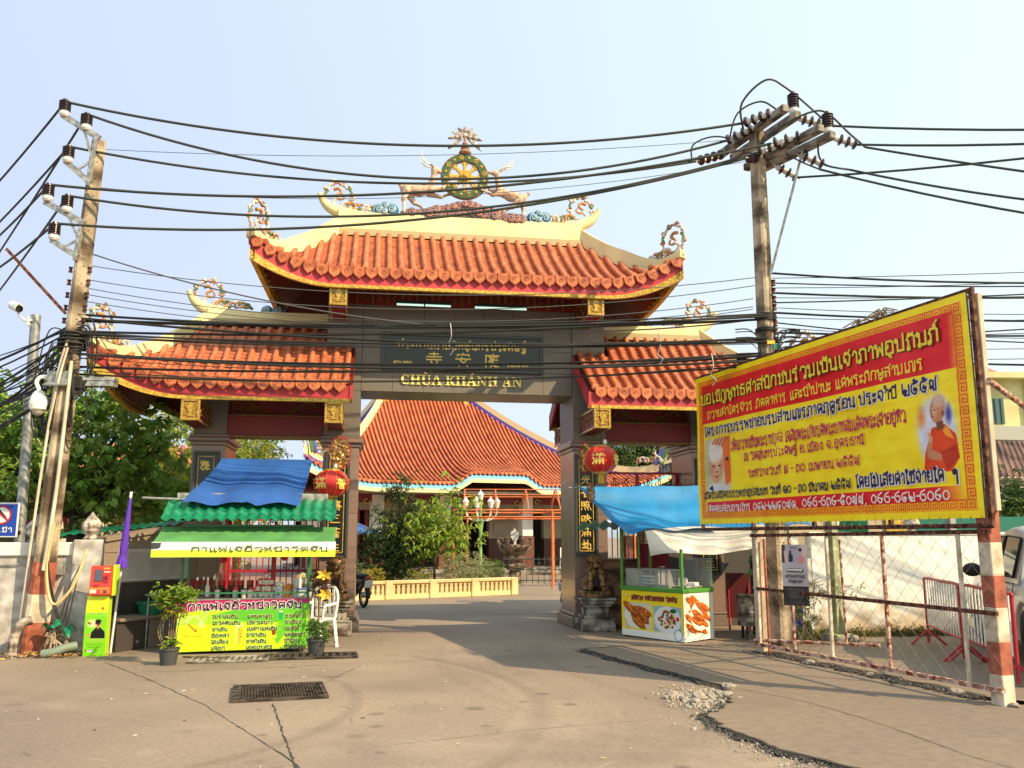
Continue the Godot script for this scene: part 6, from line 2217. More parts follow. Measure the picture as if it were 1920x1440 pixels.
	for i in 4:
		var o := put.call([-0.42,-0.05,0.5,0.78][i],[1.33,1.22,1.36,1.08][i],-0.6)
		var h := thing("hanging_charm","%s hanging charm inside the coffee stall, %s" % [["red","pale round","red","olive round"][i],["near the left post","left of centre","right of centre","near the right post"][i]],"ornament",o,turn,"charms inside the stall")
		var m := MB.new()
		m.ell(Vector3(0,0,0),Vector3(0.055,0.05,0.03),10,7)
		part("charm",m,red if i % 2 == 0 else mat("charm_pale",Color(0.35,0.36,0.18),0.6),h)
		part("string",mb_tube(PackedVector3Array([Vector3(0,0.04,0),Vector3(0,1.84-[1.33,1.22,1.36,1.08][i],0)]),0.003,5),M.dark,h)
	var rp := thing("red_post","bright red painted pipe standing behind the coffee counter","post",put.call(0.33,0,-0.78),turn)
	part("pipe",mb_tube(PackedVector3Array([Vector3(0,0,0),Vector3(-0.02,1.86,0)]),0.03,10),mat("bright_red",Color(0.55,0.012,0.012),0.4),rp)
	var tp := thing("blue_tarp","faded blue tarpaulin stretched from the gate bay over the coffee stall","tarpaulin",put.call(-0.1,2.15,-0.7),turn)
	var tg := []
	for i in 25:
		var f := i/24.0
		var row := []
		for j in 15:
			var e := j/14.0
			var x := lerpf(lerpf(-0.93,-0.60,e),lerpf(0.80,0.92,e),f)
			var y := lerpf(0.12,0.86,e)-0.12*sin(PI*e)*(0.7+0.3*sin(f*7.0))+0.03*sin(f*17.0+e*3.0)*(1-e)
			if j < 3:
				y -= 0.025*(3-j)+0.02*absf(sin(f*9.0))*(3-j)/3.0
			var z := lerpf(0.42,-1.25,e)
			if absf(f-0.56) < 0.05 and e < 0.45:
				y += 0.05*(1-absf(f-0.56)/0.05)*(1-e*2)
			row.append(Vector3(x,y,z))
		tg.append(row)
	var tm := MB.new()
	tm.grid(tg,true)
	part("sheet",tm,M.tarp_blue,tp)
	part("tarp_pole",mb_tube(PackedVector3Array([Vector3(-1.55,0.12,0.2),Vector3(0.3,0.06,0.2)]),0.02,8),M.galvanised,tp)
func build_left_plants() -> void:
	var rng := RandomNumberGenerator.new()
	rng.seed = 91
	var pot := func(parent: Node3D,r: float,h: float) -> void:
		var m := MB.new()
		m.lathe([Vector2(0,0),Vector2(r*0.74,0),Vector2(r*0.95,h*0.86),Vector2(r*1.06,h*0.88),Vector2(r*1.06,h),Vector2(r*0.94,h),Vector2(r*0.86,h*0.86),Vector2(0,h*0.84)],22)
		part("pot",m,M.pot_grey,parent)
	var a := thing("potted_plant","tall thin stemmed plant in a grey pot left of the menu banner","potted plant",Vector3(-4.59,0,-12.30),0.0,"potted plants by the coffee stall")
	pot.call(a,0.135,0.22)
	var st := MB.new()
	var spots := []
	var yel := []
	for i in 7:
		var x := -0.09+0.035*i
		var top := Vector3(x*1.9,rng.randf_range(0.80,0.96),rng.randf_range(-0.06,0.08))
		st.tube(smooth_path([Vector3(x*0.6,0.18,rng.randf_range(-0.04,0.04)),Vector3(x*0.8-(0.09 if i < 2 else 0.0),0.42,0.0),Vector3(x*1.1,0.66,0.0),top]),0.007,6)
		for k in 12:
			spots.append(top+Vector3(rng.randfn(0,0.09),rng.randfn(0.02,0.05),rng.randfn(0,0.08)))
		if i % 2 == 0:
			for k in 4:
				yel.append(top*0.85+Vector3(rng.randfn(0,0.05),rng.randfn(0,0.06),rng.randfn(0,0.05)))
	for k in 8:
		spots.append(Vector3(rng.randfn(0.04,0.05),rng.randf_range(0.24,0.34),rng.randfn(0.03,0.04)))
	for k in 26:
		spots.append(Vector3(rng.randfn(0.18,0.10),rng.randfn(0.93,0.035),rng.randfn(0,0.07)))
	part("stem",st,M.dry_stem,a)
	stuff(foliage("leaves",a,leaf_clump(rng,6,0.085,0.025,0.35,0.5),spots,Color(0.22,0.34,0.04),0.35,rng))
	stuff(foliage("yellowing_leaves",a,leaf_clump(rng,5,0.08,0.02,0.5,0.5),yel,Color(0.36,0.34,0.04),0.3,rng))
	var b := thing("potted_plant","low bushy green plant in a grey pot right of the menu banner","potted plant",Vector3(-2.83,0,-13.28),0.0,"potted plants by the coffee stall")
	pot.call(b,0.14,0.23)
	var sp2 := []
	for k in 60:
		sp2.append(Vector3(rng.randfn(-0.01,0.11),rng.randf_range(0.2,0.46),rng.randfn(0,0.08)))
	stuff(foliage("leaves",b,leaf_clump(rng,6,0.08,0.02,0.0,0.28),sp2,Color(0.12,0.24,0.05),0.3,rng))
	part("stem",mb_tube(smooth_path([Vector3(0,0.2,0),Vector3(0.02,0.5,-0.04),Vector3(0.0,0.85,-0.06)]),0.007,6),M.dry_stem,b)
	var f := thing("lily_bouquet","dark dried leaves with yellow lily flowers above the white chair","flowers",Vector3(-2.86,0.72,-13.55))
	var sp3 := []
	for k in 46:
		sp3.append(Vector3(rng.randfn(-0.02,0.085),rng.randfn(0.22,0.10),rng.randfn(0,0.06)))
	stuff(foliage("dried_leaves",f,leaf_clump(rng,6,0.075,0.02,0.2,0.4),sp3,Color(0.09,0.045,0.025),0.4,rng))
	mat("lily_yellow",Color(0.80,0.50,0.03),0.5)
	for q in [Vector3(0.07,0.40,0.05),Vector3(0.10,0.12,0.07)]:
		var m := MB.new()
		for k in 6:
			var an: float = TAU*k/6.0+q.y
			var d := Vector3(cos(an),sin(an)*0.75,0.4)
			var s := d.cross(Vector3(0,0,1)).normalized()
			m.tri(q,q+d*0.07+s*0.026,q+d*0.135)
			m.tri(q,q+d*0.135,q+d*0.07-s*0.026)
			m.tri(q-Vector3(0,0,0.004),q+d*0.135-Vector3(0,0,0.004),q+d*0.07+s*0.026-Vector3(0,0,0.004))
		part("lily",m,M.lily_yellow,f)
	part("stem",mb_tube(smooth_path([Vector3(0.0,-0.45,0.15),Vector3(0.01,-0.1,0.06),Vector3(0.0,0.2,0)]),0.008,6),M.dry_stem,f)
	var c := thing("plastic_chair","white plastic armchair between the coffee stall and the bronze lion","chair",Vector3(-3.02,0,-14.1),-0.35)
	part("seat",mb_box(Vector3(0,0.43,0),Vector3(0.44,0.025,0.42),0.01),M.white_plastic,c)
	var bk := MB.new()
	for i in 5:
		bk.box(Vector3(-0.16+i*0.08,0.66,-0.22-0.02),Vector3(0.045,0.42,0.015),Basis(Vector3.RIGHT,0.12),0.004)
	bk.tube(smooth_path([Vector3(-0.21,0.44,-0.20),Vector3(-0.22,0.75,-0.25),Vector3(-0.13,0.90,-0.27),Vector3(0.13,0.90,-0.27),Vector3(0.22,0.75,-0.25),Vector3(0.21,0.44,-0.20)]),0.022,8)
	part("backrest",bk,M.white_plastic,c)
	for x in [-1,1]:
		for z in [-1,1]:
			var l := MB.new()
			bar(l,Vector3(x*0.24,0,z*0.23),Vector3(x*0.20,0.43,z*0.19),0.045)
			part("leg",l,M.white_plastic,c)
		part("armrest",mb_tube(smooth_path([Vector3(x*0.22,0.44,0.18),Vector3(x*0.25,0.63,0.19),Vector3(x*0.25,0.65,0.05),Vector3(x*0.23,0.66,-0.22)]),0.022,8),M.white_plastic,c)
func build_lantern(at: Vector3,label: String,seed_: int) -> void:
	var l := thing("red_lantern",label,"lantern",at,0.2*seed_,"red paper lanterns under the beam ends")
	mat("lantern_red",Color(0.60,0.02,0.02),0.45)
	M.lantern_red.backlight_enabled = true
	M.lantern_red.backlight = Color(0.25,0.25,0.25)
	var b := MB.new()
	var n := 40
	for i in 14:
		var t0 := -1.25+2.5*i/14.0
		var t1 := -1.25+2.5*(i+1)/14.0
		for k in n:
			var q := []
			for e in [[t0,k],[t0,k+1],[t1,k+1],[t1,k]]:
				var a: float = TAU*e[1]/n
				var r: float = 0.285*cos(e[0]*0.86)*(1.0-0.035*absf(sin(a*5.0)))
				q.append(Vector3(cos(a)*r,0.225*sin(e[0]),-sin(a)*r))
			b.quad(q[0],q[1],q[2],q[3])
	part("paper_body",b,M.lantern_red,l)
	var g := MB.new()
	for s in [-1,1]:
		g.lathe([Vector2(0.0,s*0.205),Vector2(0.13,s*0.205),Vector2(0.12,s*0.235),Vector2(0,s*0.235)],16)
	var ri := MB.new()
	for k in 10:
		var a := TAU*k/10
		var pts := PackedVector3Array()
		for i in 13:
			var t := -1.2+2.4*i/12.0
			var r := 0.287*cos(t*0.86)
			pts.append(Vector3(cos(a)*r,0.226*sin(t),-sin(a)*r))
		ri.tube(pts,0.004,4)
	part("rib",ri,M.trim_gold,l)
	var ch := "福照安境".substr(0)
	for k in 10:
		if k % 2:
			continue
		var a: float = TAU*(k+0.5)/10
		var m := MB.new()
		var z := Vector3(cos(a),0,-sin(a))
		m.t = Transform3D(Basis(Vector3.UP.cross(z),Vector3.UP,z),z*0.272)
		han_char(m,["照","境","安","滿","普"][k/2],Vector2(0,0.0),0.19,0.026,0.014)
		part("gold_character",m,M.gold_letter,l)
	part("cap_ring",g,M.trim_gold,l)
	var ts := MB.new()
	for k in 14:
		var a := TAU*k/14
		ts.tube(PackedVector3Array([Vector3(cos(a)*0.03,-0.22,sin(a)*0.03),Vector3(cos(a)*0.045,-0.40,sin(a)*0.045)]),0.008,4)
	part("tassel",ts,mat("tassel_yellow",Color(0.72,0.46,0.03),0.7),l)
	part("cord",mb_tube(PackedVector3Array([Vector3(0,0.22,0),Vector3(0.02,0.95,-0.05)]),0.005,5),M.dark,l)
	part("bulb",mb_tube(PackedVector3Array([Vector3(0.06,0.26,0.05),Vector3(0.06,0.33,0.05)]),0.03,8),M.porcelain,l)
func build_charm(at: Vector3,label: String,s: float,squash: float) -> void:
	var o := thing("tinsel_ornament",label,"ornament",at,0.3,"tinsel ornaments by the lanterns")
	var rng := RandomNumberGenerator.new()
	rng.seed = int(at.x*10)+50
	var m := MB.new()
	for i in 170:
		var a := rng.randf_range(0,TAU)
		var r := sqrt(rng.randf())
		var c := Vector3(cos(a)*0.17*squash,sin(a)*0.26,0)*s*r+Vector3(0,0,rng.randf_range(-0.02,0.02))
		var bb := Basis.from_euler(Vector3(rng.randf_range(-0.7,0.7),rng.randf_range(-0.7,0.7),rng.randf_range(0,TAU)))
		m.quad(c+bb*Vector3(-0.03,-0.014,0)*s,c+bb*Vector3(0.03,-0.014,0)*s,c+bb*Vector3(0.03,0.014,0)*s,c+bb*Vector3(-0.03,0.014,0)*s)
	part("tinsel",m,mat("tinsel_gold",Color(0.42,0.24,0.08),0.3,0.6),o)
	var f := MB.new()
	for i in 56:
		var a := TAU*i/56.0
		var c := Vector3(cos(a)*0.18*squash,sin(a)*0.27,rng.randf_range(-0.015,0.015))*s
		f.tube(PackedVector3Array([c*0.92,c*rng.randf_range(1.02,1.16)]),0.008*s,4)
	part("red_fringe",f,mat("fringe_red",Color(0.36,0.03,0.03),0.6),o)
func build_lions() -> void:
	var bones := [
		[Vector3(0,0.12,-0.12),Vector3(0,0.20,-0.08),0.15,0.14],[Vector3(0,0.2,-0.08),Vector3(0,0.34,0.03),0.14,0.135],[Vector3(0,0.34,0.03),Vector3(0,0.42,0.06),0.13,0.10],
		[Vector3(0,0.50,0.08),Vector3(0,0.49,0.15),0.115,0.10],[Vector3(0,0.45,0.19),Vector3(0,0.44,0.22),0.07,0.055],[Vector3(-0.05,0.485,0.2),Vector3(0.05,0.485,0.2),0.03,0.03],
		[Vector3(-0.07,0.545,0.16),Vector3(0.07,0.545,0.16),0.035,0.035],
		[Vector3(0,0.46,-0.02),Vector3(0,0.36,-0.06),0.12,0.11]]
	for s in [-1,1]:
		bones.append_array([[Vector3(s*0.10,0.32,0.10),Vector3(s*0.115,0.05,0.15),0.062,0.05],[Vector3(s*0.115,0.035,0.15),Vector3(s*0.12,0.03,0.21),0.05,0.045],
			[Vector3(s*0.14,0.14,-0.1),Vector3(s*0.17,0.05,0.02),0.09,0.06],[Vector3(s*0.17,0.035,0.02),Vector3(s*0.175,0.03,0.10),0.045,0.04],
			[Vector3(s*0.095,0.57,0.06),Vector3(s*0.12,0.60,0.05),0.032,0.018],
			[Vector3(s*0.10,0.44,0.04),Vector3(s*0.12,0.36,0.0),0.055,0.05]])
		for k in 3:
			bones.append([Vector3(s*(0.095+0.02*k),0.03,0.235),Vector3(s*(0.095+0.02*k),0.02,0.25),0.015,0.012])
	bones.append([Vector3(0,0.10,-0.24),Vector3(0,0.30,-0.27),0.04,0.05])
	var paint := func(_p: Vector3) -> Color: return Color(1,1,1)
	var body := MB.new()
	nets(body,bones,0.016,0.025,paint)
	var bm := body.mesh()
	var mane := MB.new()
	for ring in 3:
		for i in 9:
			var a := deg_to_rad(-20+i*27.5)
			var r := 0.115+0.018*ring
			mane.tube(spiral(Vector3(cos(a)*r,0.49+sin(a)*r*0.9,0.09-0.06*ring),0.026,0.006,0,5.5,Vector3.RIGHT,Vector3.UP,8),radii(9,0.014,0.008),5)
	var mm := mane.mesh()
	var face := MB.new()
	for s in [-1,1]:
		face.ell(Vector3(s*0.045,0.525,0.225),Vector3(0.02,0.017,0.016),8,6)
		face.tube(PackedVector3Array([Vector3(s*0.035,0.425,0.262),Vector3(s*0.035,0.405,0.262)]),PackedFloat32Array([0.008,0.003]),5)
	face.ell(Vector3(0,0.478,0.265),Vector3(0.03,0.02,0.02),8,6)
	var fm := face.mesh()
	var mouth := MB.new()
	mouth.ell(Vector3(0,0.425,0.25),Vector3(0.05,0.017,0.022),10,6)
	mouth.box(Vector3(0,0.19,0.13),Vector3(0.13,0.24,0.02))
	var mo := mouth.mesh()
	for k in 2:
		var gx := -2.32 if k == 0 else 2.36
		var side := "left" if k == 0 else "right"
		var pos := gate_point(Vector3(gx,0,0.42))
		var p := thing("stone_pedestal","grey stone lion pedestal with waisted middle at the foot of the %s tall gate column" % side,"pedestal",pos,GATE_TURN,"lion pedestals")
		for q in [[0.11,0.22,0.62,0.60],[0.25,0.06,0.52,0.50],[0.355,0.15,0.42,0.40],[0.455,0.05,0.52,0.50],[0.51,0.06,0.60,0.56],[0.565,0.05,0.66,0.60]]:
			part("course",mb_box(Vector3(0,q[0],0),Vector3(q[2],q[1],q[3]),0.012),M.concrete_grey,p)
		var pet := MB.new()
		for i in 5:
			pet.ell(Vector3(-0.16+i*0.08,0.43,0.20),Vector3(0.036,0.05,0.03),8,6)
			pet.ell(Vector3(-0.16+i*0.08,0.285,0.20),Vector3(0.036,0.045,0.03),8,6)
		part("lotus_petals",pet,M.concrete_grey,p)
		var l := thing("lion_statue","seated bronze guardian lion on the stone pedestal before the %s tall column" % side,"statue",pos+Vector3(0,0.59,0),GATE_TURN,"bronze guardian lions")
		part("bronze_base",mb_box(Vector3(0,0.06,0.0),Vector3(0.50,0.12,0.50),0.012),mat("bronze_base",Color(0.20,0.115,0.05),0.45,0.4,"grime",2.0),l)
		var b := part("body",bm,M.bronze,l,Vector3(0,0.12,-0.02))
		part("mane",mm,M.bronze,b)
		part("face",fm,M.bronze,b)
		part("mouth_hollow",mo,M.dark,b)
func build_side_gates() -> void:
	for k in 2:
		var a := -4.36 if k == 0 else 2.74
		var o := thing("side_gate","red barred folding gate in the %s bay of the temple gate" % ["left","right"][k],"gate",gate_point(Vector3(a,0,-0.85)),GATE_TURN,"red barred side gates")
		var w := 1.73
		var top := 2.55 if k == 0 else 2.95
		var fr := MB.new()
		for y in [0.12,1.05,top-0.55,top]:
			fr.box(Vector3(w*0.5,y,0),Vector3(w,0.045,0.035))
		for x in [0.03,w*0.5,w-0.03]:
			fr.box(Vector3(x,top*0.5,0),Vector3(0.06,top,0.05))
		part("frame",fr,M.red_paint,o)
		for i in 15:
			var x := 0.1+i*0.11
			part("bar",mb_box(Vector3(x,top*0.5-0.2,0),Vector3(0.02,top-0.7,0.02)),M.red_paint if k == 0 else M.rust_dark,o)
		for i in 7:
			var m := MB.new()
			var x := 0.16+i*0.235
			for s in [-1,1]:
				m.tube(spiral(Vector3(x+s*0.05,top-0.2,0),0.10,0.02,PI/2,PI/2+s*5.4,Vector3.RIGHT,Vector3.UP,12),0.010,5)
				m.tube(spiral(Vector3(x+s*0.05,top-0.4,0),0.09,0.02,-PI/2,-PI/2+s*5.4,Vector3.RIGHT,Vector3.UP,12),0.010,5)
			part("scroll",m,M.red_paint if k == 0 else M.rust_dark,o)

const HALL_AT := Vector3(-1.36,0,-38.0)
const HALL_TURN := 0.384
func build_hall() -> void:
	var h := thing("temple_hall","main temple hall with sweeping orange tiled roof and blue edged eave","temple",HALL_AT,HALL_TURN)
	var r := Roof.new()
	r.xl = -7.4; r.xr = 9.3; r.rl = -2.4; r.rr = 1.45; r.zf = 0.0; r.zb = -14.0; r.zc = -7.0
	r.ye = 3.92; r.yr = 8.75; r.up = 0.85; r.bx = 3.2; r.push = 0.3; r.bow = 0.6
	r.bump_h = 0.46; r.bump_c = 0.9; r.bump_w = 1.25; r.bump_r = 0.75
	var deck := MB.new()
	for side in 4:
		roof_deck(deck,r,side,-0.03,0.0,1.0,60,10)
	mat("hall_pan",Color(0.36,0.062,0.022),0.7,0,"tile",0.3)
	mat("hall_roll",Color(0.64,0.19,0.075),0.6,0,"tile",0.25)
	mat("hall_roll_b",Color(0.60,0.17,0.065),0.6,0,"tile",0.3)
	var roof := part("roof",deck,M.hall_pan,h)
	var rng := RandomNumberGenerator.new()
	rng.seed = 2
	var rest := MB.new()
	for side in [0,2,3]:
		var lim := r.along(side)
		var n := int((lim.y-lim.x)/0.2)
		for i in n:
			var a := lim.x+0.1+i*0.2
			var e := maxf(r.send(side,a),0.02)
			var pts := PackedVector3Array()
			var rd := PackedFloat32Array()
			var k := maxi(4,int(e*22))
			for j in k+1:
				pts.append(r.p(side,a,e*j/k)+Vector3(0,0.035,0))
				rd.append(0.058 if j % 2 else 0.052)
			if side == 0:
				var m := MB.new()
				m.tube(pts,rd,6,true)
				part("tile_row",m,M.hall_roll if rng.randf() < 0.6 else M.hall_roll_b,roof)
			else:
				rest.tube(pts,0.055,5,true)
	stuff(part("side_tile_rows",rest,M.hall_roll,roof))
	var drips := MB.new()
	for i in 82:
		var a := r.xl+0.2+i*0.2
		var q := r.p(0,a,0)+Vector3(0,0,0.03)
		drips.prism(PackedVector2Array([Vector2(q.x-0.085,q.y+0.03),Vector2(q.x-0.085,q.y-0.05),Vector2(q.x,q.y-0.13),Vector2(q.x+0.085,q.y-0.05),Vector2(q.x+0.085,q.y+0.03)]),q.z-0.02,q.z+0.015)
	stuff(part("drip_tiles",drips,M.hall_roll,roof))
	mat("edge_violet",Color(0.10,0.07,0.45),0.6)
	mat("edge_cyan",Color(0.22,0.60,0.78),0.6)
	mat("edge_cream",Color(0.74,0.62,0.36),0.6)
	var f1 := MB.new(); var f2 := MB.new(); var f3 := MB.new()
	for side in 4:
		roof_fascia(f1,r,side,0.02,0.13,0.0,0.04,0.05,90)
		roof_fascia(f2,r,side,0.13,0.29,0.03,0.02,0.06,90)
		roof_fascia(f3,r,side,0.29,0.45,0.05,0.0,0.08,90)
	part("violet_edge",f1,M.edge_violet,roof)
	part("cyan_edge",f2,M.edge_cyan,roof)
	part("cream_edge",f3,M.edge_cream,roof)
	for left in [true,false]:
		for fr in [true,false]:
			var m := MB.new()
			var m2 := MB.new()
			var pv := []
			var pw := []
			for i in 25:
				var q := i/24.0
				var c := r.hip(left,fr,q,0.02)
				var w := 0.17
				var side := Vector3(w*(1 if left else -1),0,w*0.7*(1 if fr else -1))
				side = Vector3(0.7*(1 if left else -1),0,-0.7*(1 if fr else -1))*w
				var cur := [c-side+Vector3(0,0.08,0),c-side+Vector3(0,0.40,0),c+side+Vector3(0,0.40,0),c+side+Vector3(0,0.08,0)]
				var cw := [c-side*1.15+Vector3(0,-0.05,0),c-side*1.15+Vector3(0,0.09,0),c+side*1.15+Vector3(0,0.09,0),c+side*1.15+Vector3(0,-0.05,0)]
				if i > 0:
					for k in 4:
						m.quad(pv[k],cur[k],cur[(k+1) % 4],pv[(k+1) % 4])
						m2.quad(pw[k],cw[k],cw[(k+1) % 4],pw[(k+1) % 4])
				pv = cur
				pw = cw
			part("hip_ridge",m,M.edge_cream,roof)
			part("hip_violet_line",m2,M.edge_violet,roof)
			var c0 := r.hip(left,fr,0.03,0.4)
			var sc := part("corner_ornament",scroll_mesh(30+(1 if left else 0),0.9),M.paint,roof,c0)
			sc.rotation.y = 0.7 if left else PI-0.7
			sc.scale = Vector3.ONE*1.5
			var pr := MB.new()
			pr.col = Color(0.05,0.16,0.05)
			pr.box(Vector3(-0.05,0.35,0),Vector3(0.16,0.9,0.1),Basis(Vector3(0,0,1),0.35),0.03)
			pr.col = Color(0.10,0.08,0.42)
			pr.box(Vector3(0.14,0.2,0),Vector3(0.14,0.6,0.1),Basis(Vector3(0,0,1),0.5),0.03)
			part("painted_horn",pr,M.paint,sc)
	var gb := MB.new()
	gb.prism(PackedVector2Array([Vector2(-2.5,8.55),Vector2(1.55,8.55),Vector2(-0.475,10.6)]),-7.9,-6.9)
	part("gable",gb,mat("gable_red",Color(0.45,0.05,0.04),0.6),roof)
	var gd := MB.new()
	bar(gd,Vector3(-2.75,8.5,-6.8),Vector3(-0.475,10.8,-6.8),0.25,0.2)
	bar(gd,Vector3(1.8,8.5,-6.8),Vector3(-0.475,10.8,-6.8),0.25,0.2)
	part("gable_edge",gd,M.edge_cream,roof)
	var bl := []
	for i in 16:
		bl.append([-1.9+i*0.19,0.1+0.08*sin(i*2.0),0.15,0.0])
	part("gable_clouds",cloud_mesh(bl,Color(0.52,0.50,0.50),Color(0.42,0.10,0.10),3),M.paint,roof,Vector3(-0.5,8.72,-6.85))
	for q in [[-2.45,0.5],[1.45,-0.5]]:
		part("painted_bracket",mb_box(Vector3(q[0],8.55,-6.6),Vector3(0.22,0.8,0.2),0.03,Basis(Vector3(0,0,1),-q[1])),M.trim_gold,roof)
		part("violet_boss",mb_box(Vector3(q[0]-q[1]*0.5,8.75,-6.55),Vector3(0.4,0.34,0.2),0.12),M.edge_violet,roof)
	part("plinth",mb_box(Vector3(0.9,0.14,-7.0),Vector3(14.5,0.28,11.6),0.02),M.concrete_grey,h)
	for i in 2:
		part("step",mb_box(Vector3(0.9,0.05+0.09*i,-1.1+0.1-0.3*i),Vector3(6.0,0.09,0.5),0.01),M.concrete_grey,h)
	mat("hall_brown",Color(0.20,0.075,0.055),0.4,0,"speck",0.6)
	mat("hall_white",Color(0.78,0.75,0.68),0.7,0,"soft",0.5)
	mat("hall_cream",Color(0.62,0.55,0.44),0.7,0,"soft",0.5)
	for x in [-6.6,-4.0,-1.0,2.9,5.6,8.2]:
		var c := part("column",mb_box(Vector3(x,2.55,-1.9),Vector3(0.52,1.75,0.52),0.02),M.hall_white,h)
		part("brown_base",mb_box(Vector3(x,0.97,-1.9),Vector3(0.60,1.42,0.60),0.02),M.hall_brown,c)
	part("tie_beam",mb_box(Vector3(0.9,3.28,-1.9),Vector3(15.4,0.36,0.3),0.01),M.beam_red,h)
	var sw := MB.new()
	for x in [-6.6,-4.0,-1.0,2.9,5.6,8.2]:
		for s in [-1,1]:
			sw.tube(spiral(Vector3(x+s*0.5,3.18,-1.72),0.17,0.03,0,s*6.0,Vector3.RIGHT,Vector3.UP,14),0.03,5)
	part("gilt_curl",sw,M.gilt,h)
	part("ceiling",mb_box(Vector3(0.9,3.55,-7.0),Vector3(15.0,0.1,12.5)),M.hall_cream,h)
	var segs := [[-6.6,-4.6],[-3.2,-1.4],[0.55,0.95],[2.3,4.0],[5.2,8.4]]
	for q in segs:
		var c: float = (q[0]+q[1])*0.5
		var w := part("wall",mb_box(Vector3(c,2.55,-5.2),Vector3(q[1]-q[0],1.98,0.3)),M.hall_cream,h)
		part("brown_dado",mb_box(Vector3(c,0.92,-5.18),Vector3(q[1]-q[0],1.28,0.34)),M.hall_brown,w)
	part("wall_over_doors",mb_box(Vector3(0.9,3.2,-5.21),Vector3(15.0,0.66,0.28)),M.hall_cream,h)
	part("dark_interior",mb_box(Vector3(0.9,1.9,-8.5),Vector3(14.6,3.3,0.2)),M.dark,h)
	part("notice_board",mb_box(Vector3(3.1,2.05,-5.02),Vector3(1.1,0.7,0.04),0.01),M.hall_cream,h)
	for q in [[-3.9,0.3],[-0.4,0.9],[1.6,1.2]]:
		var d := MB.new()
		for s in [-1,1]:
			d.box(Vector3(q[0]+s*q[1]*0.62,1.6,-5.12),Vector3(0.12,2.6,0.12))
		part("door_frame",d,M.red_paint,h)
	var b := thing("side_hall","low red roofed side hall seen through the left bay behind the trees","building",Vector3(-16.0,0,-33.0),0.35)
	part("wall",mb_box(Vector3(0,1.6,0),Vector3(9,3.2,5)),M.hall_cream,b)
	var rr := MB.new()
	for s in [-1,1]:
		for i in 40:
			var x := -5.0+i*0.25
			rr.tube(PackedVector3Array([Vector3(x,3.1,s*3.2),Vector3(x,3.9,s*1.6),Vector3(x,5.1,0)]),0.09,5,true)
		rr.quad(Vector3(-5.1,3.05,s*3.2),Vector3(5.1,3.05,s*3.2),Vector3(5.1,5.05,0),Vector3(-5.1,5.05,0))
	part("tile_roof",rr,M.hall_roll,b)
	part("green_eave",mb_box(Vector3(0,3.0,3.2),Vector3(10.2,0.2,0.1)),mat("eave_green",Color(0.02,0.10,0.05),0.5),b)
func build_pavilion() -> void:
	var p := thing("shrine_pavilion","small tiered red and green roofed shrine behind the left boundary wall","pavilion",Vector3(-12.6,0,-19.6),0.4)
	mat("shrine_red",Color(0.62,0.06,0.03),0.5,0,"soft",1.0)
	for k in 3:
		var y := 1.75+0.62*k
		var w := 5.6-1.4*k
		var m := MB.new()
		var e := MB.new()
		for s in [-1,1]:
			for i in int(w/0.2):
				var x := -w*0.5+0.1+i*0.2
				m.tube(PackedVector3Array([Vector3(x,y,s*1.6),Vector3(x,y+0.22,s*1.1),Vector3(x,y+0.52,s*0.4)]),0.06,5,true)
			e.box(Vector3(0,y-0.05,s*1.62),Vector3(w+0.2,0.12,0.08))
			e.box(Vector3(s*(w*0.5+0.06),y+0.12,0),Vector3(0.1,0.14,3.0),Basis(Vector3(0,0,1),0.0))
		var t := part("roof_tier",m,M.shrine_red,p)
		part("green_eave",e,M.green_tile,t)
		part("tier_wall",mb_box(Vector3(0,y-0.1,0),Vector3(w-0.9,0.75,2.0)),M.hall_cream,t)
	for x in [-2.2,0.0,2.2]:
		part("pillar",mb_box(Vector3(x,0.8,1.3),Vector3(0.3,1.6,0.3),0.01),M.shrine_red,p)
func tree(called: String,label: String,cat: String,at: Vector3,trunk_h: float,r0: float,blobs: Array,boughs: int,per: int,leaf: float,shade: Color,seed_: int,group: String,droop := 0.35,narrow := 0.42,lean := Vector3()) -> Node3D:
	var rng := RandomNumberGenerator.new()
	rng.seed = seed_
	var t := thing(called,label,cat,at,0.0,group)
	var m := MB.new()
	var fork := Vector3(lean.x,trunk_h,lean.z)
	m.tube(smooth_path([Vector3(0,-0.1,0),fork*0.5+Vector3(rng.randfn(0,0.06),0,rng.randfn(0,0.06)),fork]),radii(13,r0,r0*0.72),9)
	for b in blobs:
		for k in 3:
			var e: Vector3 = b[0]+Vector3(rng.randfn(0,0.4)*b[1].x,rng.randfn(0.1,0.35)*b[1].y,rng.randfn(0,0.4)*b[1].z)
			var mid := fork.lerp(e,0.5)+Vector3(rng.randfn(0,0.15),0.1,rng.randfn(0,0.15))
			m.tube(smooth_path([fork-Vector3(0,0.2,0),mid,e]),radii(13,r0*0.5,r0*0.1),6)
	part("trunk",m,M.bark,t)
	var sp := crown_spots(rng,blobs,boughs,per,leaf*2.2)
	stuff(foliage("crown",t,leaf_clump(rng,7,leaf,leaf*0.35,droop,narrow),sp,shade,0.35,rng))
	return t
